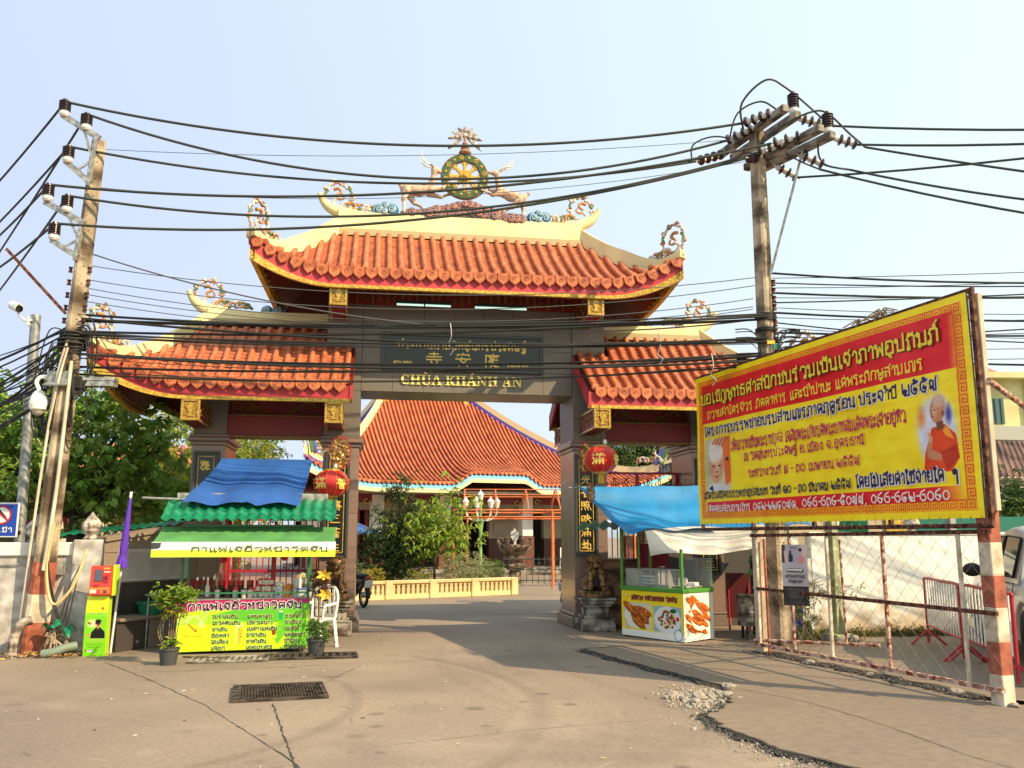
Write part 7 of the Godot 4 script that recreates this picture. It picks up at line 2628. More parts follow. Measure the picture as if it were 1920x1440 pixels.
func build_trees() -> void:
	var g := "trees behind the left wall"
	tree("shade_tree","dark leaved tree with forked trunk behind the leaning pole","tree",Vector3(-9.0,0,-18.6),2.3,0.22,[[Vector3(-1.6,3.6,0.2),Vector3(1.6,1.5,1.4)],[Vector3(0.6,3.9,0.3),Vector3(1.5,1.35,1.4)],[Vector3(1.7,3.0,0.5),Vector3(1.0,1.1,1.0)],[Vector3(-0.4,2.9,0.6),Vector3(1.3,0.8,1.0)],[Vector3(-2.6,2.8,0),Vector3(1.0,1.2,1.0)]],100,15,0.20,Color(0.22,0.37,0.07),3,g,0.5,0.55)
	tree("feathery_tree","light green feathery tree left of the gate's outer column","tree",Vector3(-8.4,0,-23.2),2.0,0.17,[[Vector3(-0.8,3.6,0),Vector3(1.6,1.5,1.3)],[Vector3(0.8,2.6,0.3),Vector3(1.2,1.4,1.2)],[Vector3(-0.2,2.0,0.8),Vector3(1.5,1.0,0.8)],[Vector3(1.2,3.9,-0.2),Vector3(1.0,0.9,1.0)]],120,17,0.17,Color(0.32,0.40,0.08),5,g,0.7,0.28)
	tree("far_left_tree","green tree cut by the left edge behind the grey tube pole","tree",Vector3(-13.6,0,-21.0),2.2,0.2,[[Vector3(0.2,3.8,0),Vector3(2.0,1.7,1.5)],[Vector3(1.2,2.7,0.5),Vector3(1.5,1.2,1.2)],[Vector3(-0.6,2.8,0.5),Vector3(1.5,1.2,1.2)]],95,15,0.20,Color(0.25,0.38,0.08),7,g,0.5)
	tree("bay_tree","bright green rounded tree seen through the left gate bay","tree",Vector3(-9.0,0,-29.5),2.4,0.16,[[Vector3(0.0,4.0,0),Vector3(1.35,1.2,1.2)],[Vector3(-1.0,3.2,0),Vector3(1.2,1.0,1.0)]],50,18,0.17,Color(0.13,0.19,0.035),9,g,0.4)
	tree("yellow_bush_tree","yellowish bushy tree just above the purple umbrella","tree",Vector3(-7.6,0,-19.6),1.2,0.1,[[Vector3(0.0,2.0,0),Vector3(1.1,0.8,0.8)],[Vector3(0.7,2.4,-0.2),Vector3(0.7,0.7,0.7)]],50,18,0.14,Color(0.42,0.42,0.07),11,g,0.5,0.3)
	tree("distant_tree","tall tree far behind the right gate bay","tree",Vector3(8.6,0,-58.0),4.5,0.3,[[Vector3(-1.6,7.2,0),Vector3(1.0,1.7,1.0)],[Vector3(0.6,7.0,0),Vector3(1.1,1.8,1.0)],[Vector3(2.4,6.8,0),Vector3(1.4,1.7,1.2)],[Vector3(0.6,5.6,0),Vector3(3.0,1.0,1.2)]],100,24,0.24,Color(0.10,0.17,0.05),13,"",0.4)
	tree("right_tree","leafy green tree behind the white wall at the right edge","tree",Vector3(11.9,0,-20.5),1.2,0.12,[[Vector3(0,2.1,0),Vector3(1.1,0.95,0.9)],[Vector3(-0.8,1.8,0.2),Vector3(0.7,0.6,0.7)],[Vector3(1.2,1.9,0),Vector3(0.9,0.8,0.8)]],80,24,0.13,Color(0.075,0.14,0.03),15,"",0.4)
	tree("wall_top_tree","dark leafy tree showing between the banner and the white wall","tree",Vector3(9.0,0,-20.5),1.0,0.1,[[Vector3(0,1.9,0),Vector3(1.6,0.45,0.8)]],50,22,0.13,Color(0.05,0.09,0.022),17,"",0.4)
	tree("dark_shrub_tree","dark conical shrub tree behind the cream balustrade","tree",Vector3(-3.7,0,-28.0),1.0,0.09,[[Vector3(0,1.3,0),Vector3(1.05,0.9,0.8)],[Vector3(0.05,2.3,0),Vector3(0.62,0.8,0.5)],[Vector3(0.15,3.2,0),Vector3(0.30,0.55,0.3)],[Vector3(0.1,0.55,0.2),Vector3(1.0,0.45,0.6)]],120,20,0.085,Color(0.04,0.085,0.022),19,"",0.2)
	tree("light_sapling","thin trunked sapling with bright drooping leaves behind the balustrade","tree",Vector3(-2.35,0,-27.6),1.6,0.045,[[Vector3(0.15,1.9,0),Vector3(0.6,0.5,0.4)],[Vector3(0.2,2.55,0),Vector3(0.38,0.45,0.35)],[Vector3(-0.4,1.8,0),Vector3(0.45,0.4,0.35)],[Vector3(0.45,1.45,0),Vector3(0.4,0.25,0.35)]],30,11,0.19,Color(0.26,0.38,0.05),21,"",0.8,0.32)
	var rng := RandomNumberGenerator.new()
	rng.seed = 71
	for q in [["silver_bush","rounded silvery green bush behind the right half of the balustrade",Vector3(-1.35,0,-27.3),Vector3(0.85,0.55,0.6),0.6,Color(0.40,0.44,0.28),0.09,900,0.16],["green_bush","small bright green bush at the right end behind the balustrade",Vector3(-0.6,0,-27.5),Vector3(0.42,0.42,0.4),0.55,Color(0.10,0.19,0.03),0.06,300,0.4],
		["clipped_bush","clipped green bush at the left end behind the balustrade",Vector3(-5.0,0,-26.0),Vector3(0.75,0.55,0.6),0.65,Color(0.10,0.18,0.03),0.06,700,0.4],["yellow_shrub","low yellow leaved shrub beside the clipped bush",Vector3(-4.05,0,-26.4),Vector3(0.4,0.35,0.3),0.45,Color(0.36,0.33,0.04),0.07,220,0.4],
		["yellow_shrub","low yellow green shrub in the middle behind the balustrade",Vector3(-2.75,0,-26.8),Vector3(0.4,0.3,0.3),0.45,Color(0.27,0.29,0.04),0.07,200,0.4]]:
		var b := thing(q[0],q[1],"bush",q[2],0.0,"bushes in the court bed")
		var spots := []
		for i in q[7]:
			var d := Vector3(rng.randfn(0,1),rng.randfn(0,1),rng.randfn(0,1)).normalized()*pow(rng.randf(),0.3)
			d *= q[3]*(1.0+0.15*sin(d.x*9.0+d.z*7.0))
			spots.append(Vector3(d.x,maxf(0.05,d.y+q[4]),d.z))
		stuff(foliage("foliage",b,leaf_clump(rng,6,q[6],0.02,-0.2,q[8]),spots,q[5],0.3,rng))
		var st := MB.new()
		for k in 4:
			st.tube(PackedVector3Array([Vector3(rng.randfn(0,0.05),0,0),Vector3(rng.randfn(0,0.2),q[4],rng.randfn(0,0.15))]),0.015,5)
		part("stems",st,M.bark,b)
func build_court() -> void:
	var a := Vector3(-5.6,0,-23.1)
	var b := Vector3(0.03,0,-26.57)
	var L := a.distance_to(b)
	var turn := atan2(-(b.z-a.z),b.x-a.x)
	var bl := thing("balustrade","low cream balustrade with keyhole openings edging the court bed","balustrade",a,turn)
	mat("cream_paint",Color(0.80,0.62,0.32),0.75,0,"soft",0.8)
	var np := 6
	for i in np:
		var x := L*i/(np-1)
		part("pier",mb_box(Vector3(x,0.25,0),Vector3(0.22,0.50,0.24),0.015),M.cream_paint,bl)
	for i in np-1:
		var x0 := L*i/(np-1)+0.11
		var x1 := L*(i+1)/(np-1)-0.11
		var c := (x0+x1)*0.5
		part("top_rail",mb_box(Vector3(c,0.455,0),Vector3(x1-x0,0.09,0.20),0.015),M.cream_paint,bl)
		part("bottom_rail",mb_box(Vector3(c,0.06,0),Vector3(x1-x0,0.12,0.16),0.01),M.cream_paint,bl)
		var n := 7
		for k in n+1:
			var w := (x1-x0)/(n+0.6)
			var x := lerpf(x0+w*0.3,x1-w*0.3,k/float(n))
			var h := w*0.5
			var m := MB.new()
			m.prism(PackedVector2Array([Vector2(x-h*0.9,0.12),Vector2(x+h*0.9,0.12),Vector2(x+h*0.50,0.17),Vector2(x+h*0.62,0.24),Vector2(x+h*0.62,0.28),Vector2(x+h*0.45,0.34),Vector2(x+h*0.9,0.41),Vector2(x-h*0.9,0.41),Vector2(x-h*0.45,0.34),Vector2(x-h*0.62,0.28),Vector2(x-h*0.62,0.24),Vector2(x-h*0.50,0.17)]),-0.05,0.05)
			part("baluster",m,M.cream_paint,bl)
	var l := thing("court_lamp","green lamp post with a ring of white lantern heads","street lamp",Vector3(-1.05,0,-30.0))
	var pl := MB.new()
	pl.lathe([Vector2(0,0),Vector2(0.14,0),Vector2(0.14,0.2),Vector2(0.07,0.26),Vector2(0.05,1.7),Vector2(0.09,2.1),Vector2(0.12,2.2),Vector2(0.05,2.25),Vector2(0.04,2.75),Vector2(0,2.8)],14)
	part("post",pl,mat("lamp_green",Color(0.22,0.40,0.14),0.5),l)
	mat("lamp_white",Color(0.72,0.74,0.70),0.35)
	for k in 8:
		var at := Vector3(0,2.86,0)
		if k < 7:
			var an := TAU*k/7
			at = Vector3(cos(an)*0.55,2.62,sin(an)*0.55)
			part("arm",mb_tube(bez(Vector3(0,2.2,0),Vector3(cos(an)*0.3,2.15,sin(an)*0.3),Vector3(cos(an)*0.58,2.25,sin(an)*0.58),at,8),0.018,6),M.lamp_white,l)
		var hd := MB.new()
		hd.lathe([Vector2(0.03,-0.02),Vector2(0.06,0.0),Vector2(0.10,0.18),Vector2(0.12,0.19),Vector2(0.07,0.26),Vector2(0.02,0.32),Vector2(0.0,0.38)],8,at)
		part("lantern_head",hd,M.lamp_white,l)
	var u := thing("incense_urn","carved stone incense urn on a pedestal with a pale flame finial","urn",Vector3(0.10,0,-33.0))
	var ub := MB.new()
	ub.lathe([Vector2(0,0),Vector2(0.34,0),Vector2(0.34,0.08),Vector2(0.24,0.12),Vector2(0.20,0.45),Vector2(0.30,0.50),Vector2(0.42,0.56),Vector2(0.44,0.62),Vector2(0.3,0.66),Vector2(0.2,0.74),Vector2(0.24,0.80),Vector2(0.4,0.86),Vector2(0.42,0.92),Vector2(0.34,0.96),Vector2(0.4,1.04),Vector2(0.55,1.20),Vector2(0.6,1.3),Vector2(0.6,1.36),Vector2(0.52,1.38),Vector2(0,1.36)],22)
	part("bowl",ub,mat("urn_stone",Color(0.27,0.20,0.15),0.8,0,"grime",1.0),u)
	for k in 6:
		var an := TAU*k/6
		var hb := MB.new()
		var o := Vector3(cos(an)*0.5,1.38,sin(an)*0.5)
		hb.tube(spiral(o+Vector3(0,0.14,0),0.14,0.05,-1.5,3.6,Vector3(cos(an),0,sin(an)),Vector3.UP,10),radii(11,0.07,0.04),6)
		part("carved_beast",hb,M.urn_stone,u)
	var fl := MB.new()
	fl.prism(PackedVector2Array([Vector2(-0.06,1.5),Vector2(-0.16,1.68),Vector2(-0.13,1.84),Vector2(-0.05,1.88),Vector2(0,1.98),Vector2(0.05,1.88),Vector2(0.13,1.84),Vector2(0.16,1.68),Vector2(0.06,1.5)]),-0.04,0.04)
	fl.lathe([Vector2(0.05,1.36),Vector2(0.05,1.52),Vector2(0.1,1.55)],8)
	part("flame_finial",fl,M.white_paint,u)
	var f := thing("canopy_frame","bare orange steel canopy frame with arched trusses before the hall","canopy frame",Vector3(-1.9,0,-29.2),0.05)
	var fr := MB.new()
	for q in [[0.0,0.0],[0.45,-3.4],[3.22,0.0],[6.6,0.0],[6.6,-3.6],[3.6,-3.6]]:
		part("leg",mb_tube(PackedVector3Array([Vector3(q[0],0,q[1]),Vector3(q[0],2.5,q[1])]),0.04,8),M.orange_steel,f)
	for z in [0.0,-3.5]:
		for y in [2.3,2.52]:
			fr.tube(PackedVector3Array([Vector3(0,y,z),Vector3(6.7,y,z)]),0.032,6)
	for x in [0.0,3.22,6.6]:
		fr.tube(PackedVector3Array([Vector3(x,2.5,0),Vector3(x,2.5,-3.5)]),0.03,6)
	part("rail",fr,M.orange_steel,f)
	for i in 7:
		var tr := MB.new()
		var x := 0.35+i*1.05
		var up := []
		for k in 9:
			var t := k/8.0
			up.append(Vector3(x,2.52+0.75*sin(PI*t),-3.5*t))
		tr.tube(PackedVector3Array(up),0.022,6)
		for k in 8:
			tr.tube(PackedVector3Array([up[k]-Vector3(0,0.0,0),Vector3(x,2.52+0.5*sin(PI*(k+1)/8.0),-3.5*(k+1)/8.0)]),0.014,5)
		for k in 8:
			tr.tube(PackedVector3Array([Vector3(x,2.52+0.5*sin(PI*k/8.0),-3.5*k/8.0),Vector3(x,2.52+0.5*sin(PI*(k+1)/8.0),-3.5*(k+1)/8.0)]),0.016,5)
		part("truss",tr,M.orange_steel,f)
	var pu := MB.new()
	for k in 5:
		var t := k/4.0
		pu.tube(PackedVector3Array([Vector3(0.3,2.53+0.75*sin(PI*t),-3.5*t),Vector3(6.7,2.53+0.75*sin(PI*t),-3.5*t)]),0.018,5)
	part("purlin",pu,M.orange_steel,f)
	var cb := thing("crowd_barrier","dark metal crowd barrier on tripod feet right of the balustrade","barrier",Vector3(1.0,0,-31.0),0.1,"dark crowd barriers in the court")
	var m := MB.new()
	for y in [0.2,0.55,0.9]:
		m.tube(PackedVector3Array([Vector3(-1.3,y,0),Vector3(1.3,y,0)]),0.016,5)
	for x in [-0.85,0.85]:
		for d in [-0.18,0.18]:
			m.tube(PackedVector3Array([Vector3(x,0.3,0),Vector3(x+d,0.0,0.12)]),0.014,5)
	part("frame",m,M.slate_frame,cb)
	for i in 14:
		part("bar",mb_tube(PackedVector3Array([Vector3(-1.3+i*0.2,0.1,0),Vector3(-1.3+i*0.2,1.0,0)]),0.012,5),M.slate_frame,cb)
	copy(cb,"crowd_barrier","dark metal crowd barrier partly behind the right tall column",Vector3(3.7,0,-31.4),0.15)
	var ch := thing("stool_chair","small white chair in the shade of the hall porch","chair",Vector3(2.35,0.28,-39.5),0.3)
	var cm := MB.new()
	for x in [-0.2,0.2]:
		for z in [-0.2,0.2]:
			cm.tube(PackedVector3Array([Vector3(x,0,z),Vector3(x*0.85,0.45,z*0.85)]),0.025,6)
		cm.tube(PackedVector3Array([Vector3(x*0.85,0.45,-0.18),Vector3(x*0.8,0.9,-0.22)]),0.025,6)
	cm.box(Vector3(0,0.45,0),Vector3(0.42,0.03,0.4))
	cm.box(Vector3(0,0.78,-0.22),Vector3(0.36,0.25,0.03))
	part("frame",cm,M.white_plastic,ch)
	var um := thing("blue_parasol","small blue parasol in the court beside the left tall column","umbrella",Vector3(-5.0,0,-28.5))
	var ul := MB.new()
	ul.lathe([Vector2(1.0,1.75),Vector2(0.0,2.15)],8)
	part("canopy",ul,M.tarp_blue,um)
	part("pole",mb_tube(PackedVector3Array([Vector3.ZERO,Vector3(0,2.1,0)]),0.02,6),M.galvanised,um)
	motorbike(Vector3(-3.86,0,-22.35),2.1,"dark motorbike with white plate half hidden by the left tall column")
	motorbike(Vector3(1.5,0,-19.6),-1.15,"motorbike whose black wheel peeps past the right tall column")
func motorbike(at: Vector3,turn: float,label: String) -> void:
	var b := thing("motorbike",label,"motorbike",at,turn,"")
	for x in [-0.6,0.6]:
		var w := MB.new()
		var o := Vector3(x,0.28,0)
		w.tube(spiral(o,0.24,0.24,0,TAU,Vector3.RIGHT,Vector3.UP,24),0.042,8,false)
		var wh := part("tyre",w,M.rubber,b)
		var sp := MB.new()
		sp.tube(spiral(o,0.20,0.20,0,TAU,Vector3.RIGHT,Vector3.UP,24),0.012,5,false)
		for k in 10:
			var a := TAU*k/10
			sp.tube(PackedVector3Array([o,o+Vector3(cos(a),sin(a),0)*0.2]),0.005,4)
		sp.lathe([Vector2(0,-0.05),Vector2(0.05,-0.05),Vector2(0.05,0.05),Vector2(0,0.05)],10,o,Basis(Vector3.RIGHT,Vector3(0,0,1),Vector3(0,-1,0)))
		part("rim",sp,M.steel,wh)
	var bd := MB.new()
	bd.col = Color(0.02,0.02,0.025)
	nets(bd,[[Vector3(-0.62,0.62,0),Vector3(-0.1,0.62,0),0.09,0.11],[Vector3(-0.1,0.55,0),Vector3(0.28,0.40,0),0.10,0.08],[Vector3(0.28,0.42,0),Vector3(0.44,0.86,0),0.09,0.08],[Vector3(-0.1,0.42,0),Vector3(0.1,0.32,0),0.12,0.12],[Vector3(-0.62,0.62,0),Vector3(-0.82,0.68,0),0.07,0.04]],0.03,0.05,func(p: Vector3) -> Color: return Color(0.32,0.02,0.02) if p.x > 0.2 else Color(0.025,0.025,0.03))
	part("body",bd,M.gloss,b)
	part("seat",mb_box(Vector3(-0.32,0.74,0),Vector3(0.66,0.09,0.24),0.03),M.rubber,b)
	part("number_plate",mb_box(Vector3(-0.90,0.56,0),Vector3(0.02,0.17,0.2),0.004,Basis(Vector3(0,0,1),0.3)),M.white_plastic,b)
	part("rear_fender",mb_tube(spiral(Vector3(-0.6,0.28,0),0.31,0.31,1.2,3.3,Vector3.RIGHT,Vector3.UP,10),0.05,6),M.rubber,b)
	part("tail_light",mb_box(Vector3(-0.86,0.70,0),Vector3(0.06,0.07,0.14),0.015),M.red_paint,b)
	var hb := MB.new()
	hb.tube(smooth_path([Vector3(0.30,1.0,-0.33),Vector3(0.42,0.98,-0.12),Vector3(0.42,0.98,0.12),Vector3(0.30,1.0,0.33)]),0.016,6)
	for z in [-0.06,0.06]:
		hb.tube(PackedVector3Array([Vector3(0.42,0.9,z),Vector3(0.6,0.28,z)]),0.02,6)
	hb.tube(PackedVector3Array([Vector3(-0.1,0.3,0.12),Vector3(-0.7,0.34,0.14)]),0.035,7)
	part("handlebar",hb,M.steel,b)

func build_billboard() -> void:
	var turn := -1.2518
	var b := thing("banner_billboard","large yellow and red vinyl banner billboard with Thai text on painted posts","billboard",Vector3(3.08,0,-14.56),turn)
	var m := MB.new()
	var g := []
	for i in 41:
		var row := []
		for j in 13:
			var x := 5.68*i/40.0
			var y := lerpf(1.88,4.26,j/12.0)
			row.append(Vector3(x,y,0.03+0.014*sin(x*2.3+y)*sin(PI*j/12.0)+0.006*sin(x*6.1-y*2.0)*sin(PI*j/12.0)))
		g.append(row)
	m.grid(g,true)
	var face := part("printed_banner",m,banner_print(),b)
	mat("ink_navy",Color(0.02,0.015,0.09),0.5)
	mat("ink_gold",Color(0.90,0.66,0.05),0.5)
	mat("ink_crimson",Color(0.50,0.015,0.11),0.5)
	mat("ink_white",Color(0.82,0.78,0.74),0.5)
	mat("ink_shade",Color(0.10,0.05,0.008),0.5)
	mat("ink_black",Color(0.015,0.012,0.02),0.5)
	var ln := func(s: String,x0: float,x1: float,y: float,h: float,pw: float,ink: Material,back: Material,slope := 0.0) -> void:
		if back != null:
			var q := MB.new()
			thai_line(q,s,x0+0.008,x1+0.008,y-0.006,h,pw*1.75,0.044,slope)
			part("lettering_outline",q,back,face)
		var k := MB.new()
		thai_line(k,s,x0,x1,y,h,pw,0.048,slope)
		part("lettering",k,ink,face)
	ln.call("ขอเชิญพุทธศาสนิกชนร่วมเป็นเจ้าภาพอุปถัมภ์",0.20,5.32,3.80,0.145,0.027,M.ink_gold,M.ink_shade,0.004)
	ln.call("ถวายผ้าไตรจีวร ภัตตาหาร และน้ำปานะ แด่พระภิกษุสามเณร",0.38,5.06,3.555,0.105,0.019,M.ink_gold,null)
	ln.call("โครงการบรรพชาอบรมสามเณรภาคฤดูร้อน ประจำปี ๒๕๕๙",0.28,5.24,3.285,0.115,0.022,M.ink_navy,M.ink_white)
	ln.call("เพื่อถวายเป็นพระราชกุศล เฉลิมพระเกียรติพระบาทสมเด็จพระเจ้าอยู่หัว",1.03,4.72,2.995,0.125,0.016,M.ink_crimson,null)
	ln.call("ณ วัดสุนทรประดิษฐ์ อ.เมือง จ.อุดรธานี",1.38,4.0,2.81,0.095,0.017,M.ink_crimson,null)
	ln.call("ระหว่างวันที่ ๗ - ๓๐ เมษายน ๒๕๕๙",1.47,3.91,2.56,0.09,0.017,M.ink_crimson,null)
	ln.call("เปิดรับสมัครบรรพชาอุปสมบท วันที่ ๑๐ - ๓๐ มีนาคม ๒๕๕๙",0.19,3.72,2.285,0.09,0.017,M.ink_navy,null)
	ln.call("โดยไม่เสียค่าใช้จ่ายใด",3.80,5.22,2.29,0.115,0.021,M.ink_navy,M.ink_white)
	ln.call("ๆ",5.33,5.42,2.29,0.10,0.026,M.ink_black,M.ink_white)
	ln.call("ติดต่อสอบถามโทร ๐๔๒-๒๒๔๐๙๑,",0.32,2.65,2.075,0.085,0.016,M.ink_white,null)
	ln.call("๐๘๖-๖๓๘-๕๐๙๙, ๐๘๖-๖๔๒-๖๐๘๐",2.72,5.28,2.085,0.09,0.017,M.ink_white,null)
	var fr := MB.new()
	fr.box(Vector3(2.84,4.28,-0.02),Vector3(5.74,0.045,0.05)); fr.box(Vector3(2.84,1.80,-0.02),Vector3(5.74,0.05,0.05))
	for x in [-0.01,1.42,2.84,4.26,5.70]:
		fr.box(Vector3(x,3.04,-0.03),Vector3(0.045,2.5,0.045))
	fr.box(Vector3(2.84,3.04,-0.07),Vector3(5.7,0.04,0.04))
	part("steel_frame",fr,M.rust_dark,b)
	part("backing_sheet",mb_box(Vector3(2.84,3.06,-0.004),Vector3(5.66,2.36,0.012)),M.galvanised,b)
	var ed := MB.new()
	ed.box(Vector3(5.715,3.05,-0.03),Vector3(0.025,2.52,0.04))
	part("dark_edge",ed,M.rust_dark,b)
	part("upper_post",mb_box(Vector3(5.70,3.1,-0.11),Vector3(0.065,2.3,0.065),0.006),mat("post_cream",Color(0.62,0.50,0.38),0.85,0,"soft",1.0),b)
	for q in [[1.45,0.14,1.86],[5.60,0.155,1.90]]:
		var p := part("post",mb_box(Vector3(q[0],q[2]*0.5,-0.08),Vector3(q[1],q[2],q[1]),0.008),M.post_cream,b)
		var y := 0.0
		var k := 0
		while y < 1.8 and q[0] > 3.0:
			part("painted_band",mb_box(Vector3(q[0],y+0.163,-0.08),Vector3(q[1]+0.006,0.326,q[1]+0.006),0.008),[M.band_white,M.band_red][k % 2],p)
			y += 0.326
			k += 1
	part("rear_brace",mb_tube(PackedVector3Array([Vector3(5.75,3.3,-0.1),Vector3(4.6,2.85,-2.6)]),0.03,8),M.rusty,b)
	var tw := MB.new()
	for i in 40:
		var x := 0.05+i*0.143
		tw.tube(PackedVector3Array([Vector3(x,1.81,0.01),Vector3(x+0.02,1.90,0.04)]),0.004,4)
	part("tie_wire",tw,M.steel,b)
	var dv := MB.new()
	var rng := RandomNumberGenerator.new()
	rng.seed = 23
	for i in 14:
		var x := rng.randf_range(3.9,4.5)
		dv.tube(smooth_path([Vector3(x,4.28,0),Vector3(x+rng.randf_range(-0.1,0.15),4.33+rng.randf_range(0,0.06),0.03),Vector3(x+rng.randf_range(-0.2,0.25),4.30,0.05)],4),0.009,5)
	part("dry_vine",dv,M.root_pale,b)
	var f := thing("mesh_fence","rusty steel framed diamond mesh fence under the yellow banner","fence",Vector3(3.50,0,-13.18),turn)
	var L := 4.28
	var rails := MB.new()
	bar(rails,Vector3(0,1.70,0),Vector3(L,1.74,0),0.045)
	part("top_rail",rails,M.rust_dark,f)
	var r2 := MB.new()
	bar(r2,Vector3(0.1,0.95,0),Vector3(L,0.93,0),0.042)
	part("middle_rail",r2,M.rust_dark,f)
	var r3 := MB.new()
	bar(r3,Vector3(0,0.17,0),Vector3(L,0.19,0),0.045)
	part("bottom_rail",r3,M.rusty,f)
	var i2 := 0
	for x in [0.12,0.92,1.70,2.72,3.86]:
		part("upright",mb_box(Vector3(x,0.95,0),Vector3(0.038,1.55,0.038),0.004),M.rusty if i2 % 2 else M.band_white,f)
		i2 += 1
	var w := MB.new()
	var sp := 0.235
	for k in range(-8,int(L/sp)+1):
		for s in [-1,1]:
			var xa := k*sp if s > 0 else L-k*sp
			var p0 := Vector3(xa,0.19,0.004*s)
			var p1 := Vector3(xa+s*1.52,1.71,0.004*s)
			var t0 := 0.0
			var t1 := 1.0
			if s > 0:
				t0 = clampf((0.0-p0.x)/1.52,0,1)
				t1 = clampf((L-p0.x)/1.52,0,1)
			else:
				t0 = clampf((p0.x-L)/1.52,0,1)
				t1 = clampf(p0.x/1.52,0,1)
			if t1-t0 > 0.03:
				var pts := PackedVector3Array()
				for j in 7:
					pts.append(p0.lerp(p1,lerpf(t0,t1,j/6.0))+Vector3(rng.randfn(0,0.004),rng.randfn(0,0.004),rng.randfn(0,0.01)))
				w.tube(pts,0.0024,4)
	part("wire_mesh",w,mat("mesh_wire",Color(0.26,0.22,0.18),0.7,0.2),f)
	part("gate_rail",mb_tube(PackedVector3Array([Vector3(0.0,0.22,0.02),Vector3(1.5,0.28,-0.9)]),0.025,8),M.rusty,f)
	part("gate_post",mb_tube(PackedVector3Array([Vector3(0.16,0,-0.12),Vector3(0.14,1.65,-0.12)]),0.02,8),M.band_red,f)
	part("gate_post",mb_tube(PackedVector3Array([Vector3(1.22,0.28,-0.6),Vector3(1.2,1.65,-0.6)]),0.017,8),M.rusty,f)
	var fl := thing("paper_flyer","grey and black paper flyer tied to the mesh fence","poster",f.transform*Vector3(1.08,1.18,0.045),-0.55)
	var fm := MB.new()
	var fg := []
	for i in 7:
		var row := []
		for j in 7:
			row.append(Vector3(-0.17+0.34*i/6.0,-0.40+0.80*j/6.0,0.012*sin(i*1.1+j*0.6)))
		fg.append(row)
	fm.grid(fg,true)
	part("printed_sheet",fm,flyer_print(),fl)
	var ft := MB.new()
	thai_line(ft,"ประชาสัมพันธ์",-0.10,0.10,0.055,0.022,0.006,0.02)
	part("lettering",ft,M.ink_white,fl)
	var f2 := MB.new()
	thai_line(f2,"เตรียมพร้อมสู่",-0.13,0.13,-0.03,0.028,0.007,0.02)
	part("lettering",f2,M.slate_frame,fl)
	var f3 := MB.new()
	thai_line(f3,"ปริญญาเอก",-0.09,0.10,-0.095,0.028,0.007,0.02)
	part("lettering",f3,M.slate_frame,fl)
func build_right_cart() -> void:
	var turn := deg_to_rad(-50)
	var c := thing("fritter_cart","green and yellow fried banana cart with pictures of fritters","food cart",Vector3(2.77,0,-14.71),turn)
	var put := func(x: float,y: float,z: float) -> Vector3: return c.transform*Vector3(x,y,z)
	part("body",mb_box(Vector3(-0.68,0.42,-0.38),Vector3(1.34,0.68,0.74),0.006),M.white_plastic,c)
	var fp := MB.new()
	fp.quad(Vector3(-1.36,0.03,0.004),Vector3(0.0,0.01,0.004),Vector3(0.0,0.775,0.0),Vector3(-1.36,0.775,0.0))
	fp.box(Vector3(-0.68,0.41,-0.008),Vector3(1.36,0.72,0.01))
	var front := part("front_print",fp,cart_print(),c)
	var tt := MB.new()
	thai_line(tt,"เจ๊ดวง กล้วยทอด วัดจีน",-1.12,-0.12,0.635,0.058,0.024,0.008)
	part("lettering",tt,mat("ink_brown",Color(0.22,0.03,0.02),0.5),front)
	var sp := MB.new()
	sp.quad(Vector3(0.003,0.01,0.0),Vector3(0.003,0.03,-0.76),Vector3(0.0,0.775,-0.76),Vector3(0.0,0.775,0.0))
	sp.box(Vector3(-0.006,0.4,-0.38),Vector3(0.008,0.72,0.74))
	part("side_print",sp,cart_side_print(),c)
	mat("cart_green",Color(0.07,0.26,0.03),0.4)
	var tb := MB.new()
	tb.box(Vector3(-0.68,0.81,-0.38),Vector3(1.40,0.065,0.80),Basis.IDENTITY,0.008)
	part("counter",tb,M.cart_green,c)
	for q in [[-1.34,0.0,1.86],[-0.02,0.0,1.48],[-0.02,-0.74,1.5],[-1.34,-0.74,1.8]]:
		part("post",mb_box(Vector3(q[0],(0.84+q[2])*0.5,q[1]),Vector3(0.04,q[2]-0.84,0.04),0.004),M.cart_green,c)
	for x in [-1.3,-0.06]:
		for z in [-0.06,-0.7]:
			part("castor",mb_tube(PackedVector3Array([Vector3(x,0.0,z),Vector3(x,0.06,z)]),0.03,8),M.rubber,c)
	var gc := thing("display_case","glass fronted snack case on the fried banana cart","display case",put.call(-0.84,0.845,-0.28),turn)
	var fr := MB.new()
	for x in [-0.47,0.47]:
		for z in [-0.2,0.2]:
			fr.box(Vector3(x,0.145,z),Vector3(0.02,0.29,0.02))
	for y in [0.01,0.285]:
		for z in [-0.2,0.2]:
			fr.box(Vector3(0,y,z),Vector3(0.92,0.018,0.018))
		for x in [-0.47,0.47]:
			fr.box(Vector3(x,y,0),Vector3(0.018,0.018,0.38))
	fr.box(Vector3(0.2,0.145,0.2),Vector3(0.02,0.27,0.02))
	part("aluminium_frame",fr,M.steel,gc)
	var gl := MB.new()
	gl.box(Vector3(0,0.147,0.2),Vector3(0.92,0.26,0.004)); gl.box(Vector3(0.47,0.147,0),Vector3(0.004,0.26,0.38)); gl.box(Vector3(-0.47,0.147,0),Vector3(0.004,0.26,0.38))
	part("glass",gl,M.glass,gc)
	var bags := MB.new()
	for i in 9:
		bags.col = [Color(0.55,0.60,0.66),Color(0.45,0.50,0.60),Color(0.62,0.60,0.56)][i % 3]
		bags.ell(Vector3(-0.3+(i % 3)*0.14,0.05+0.055*(i/3),0.0),Vector3(0.08,0.028,0.11),10,6)
	part("snack_bags",bags,M.gloss,gc)
	var sh := thing("glass_shield","upright clear splash screen at the back of the fried banana cart","screen",put.call(-0.3,0.845,-0.70),turn)
	part("pane",mb_box(Vector3(0,0.24,0),Vector3(0.7,0.46,0.006)),M.glass,sh)
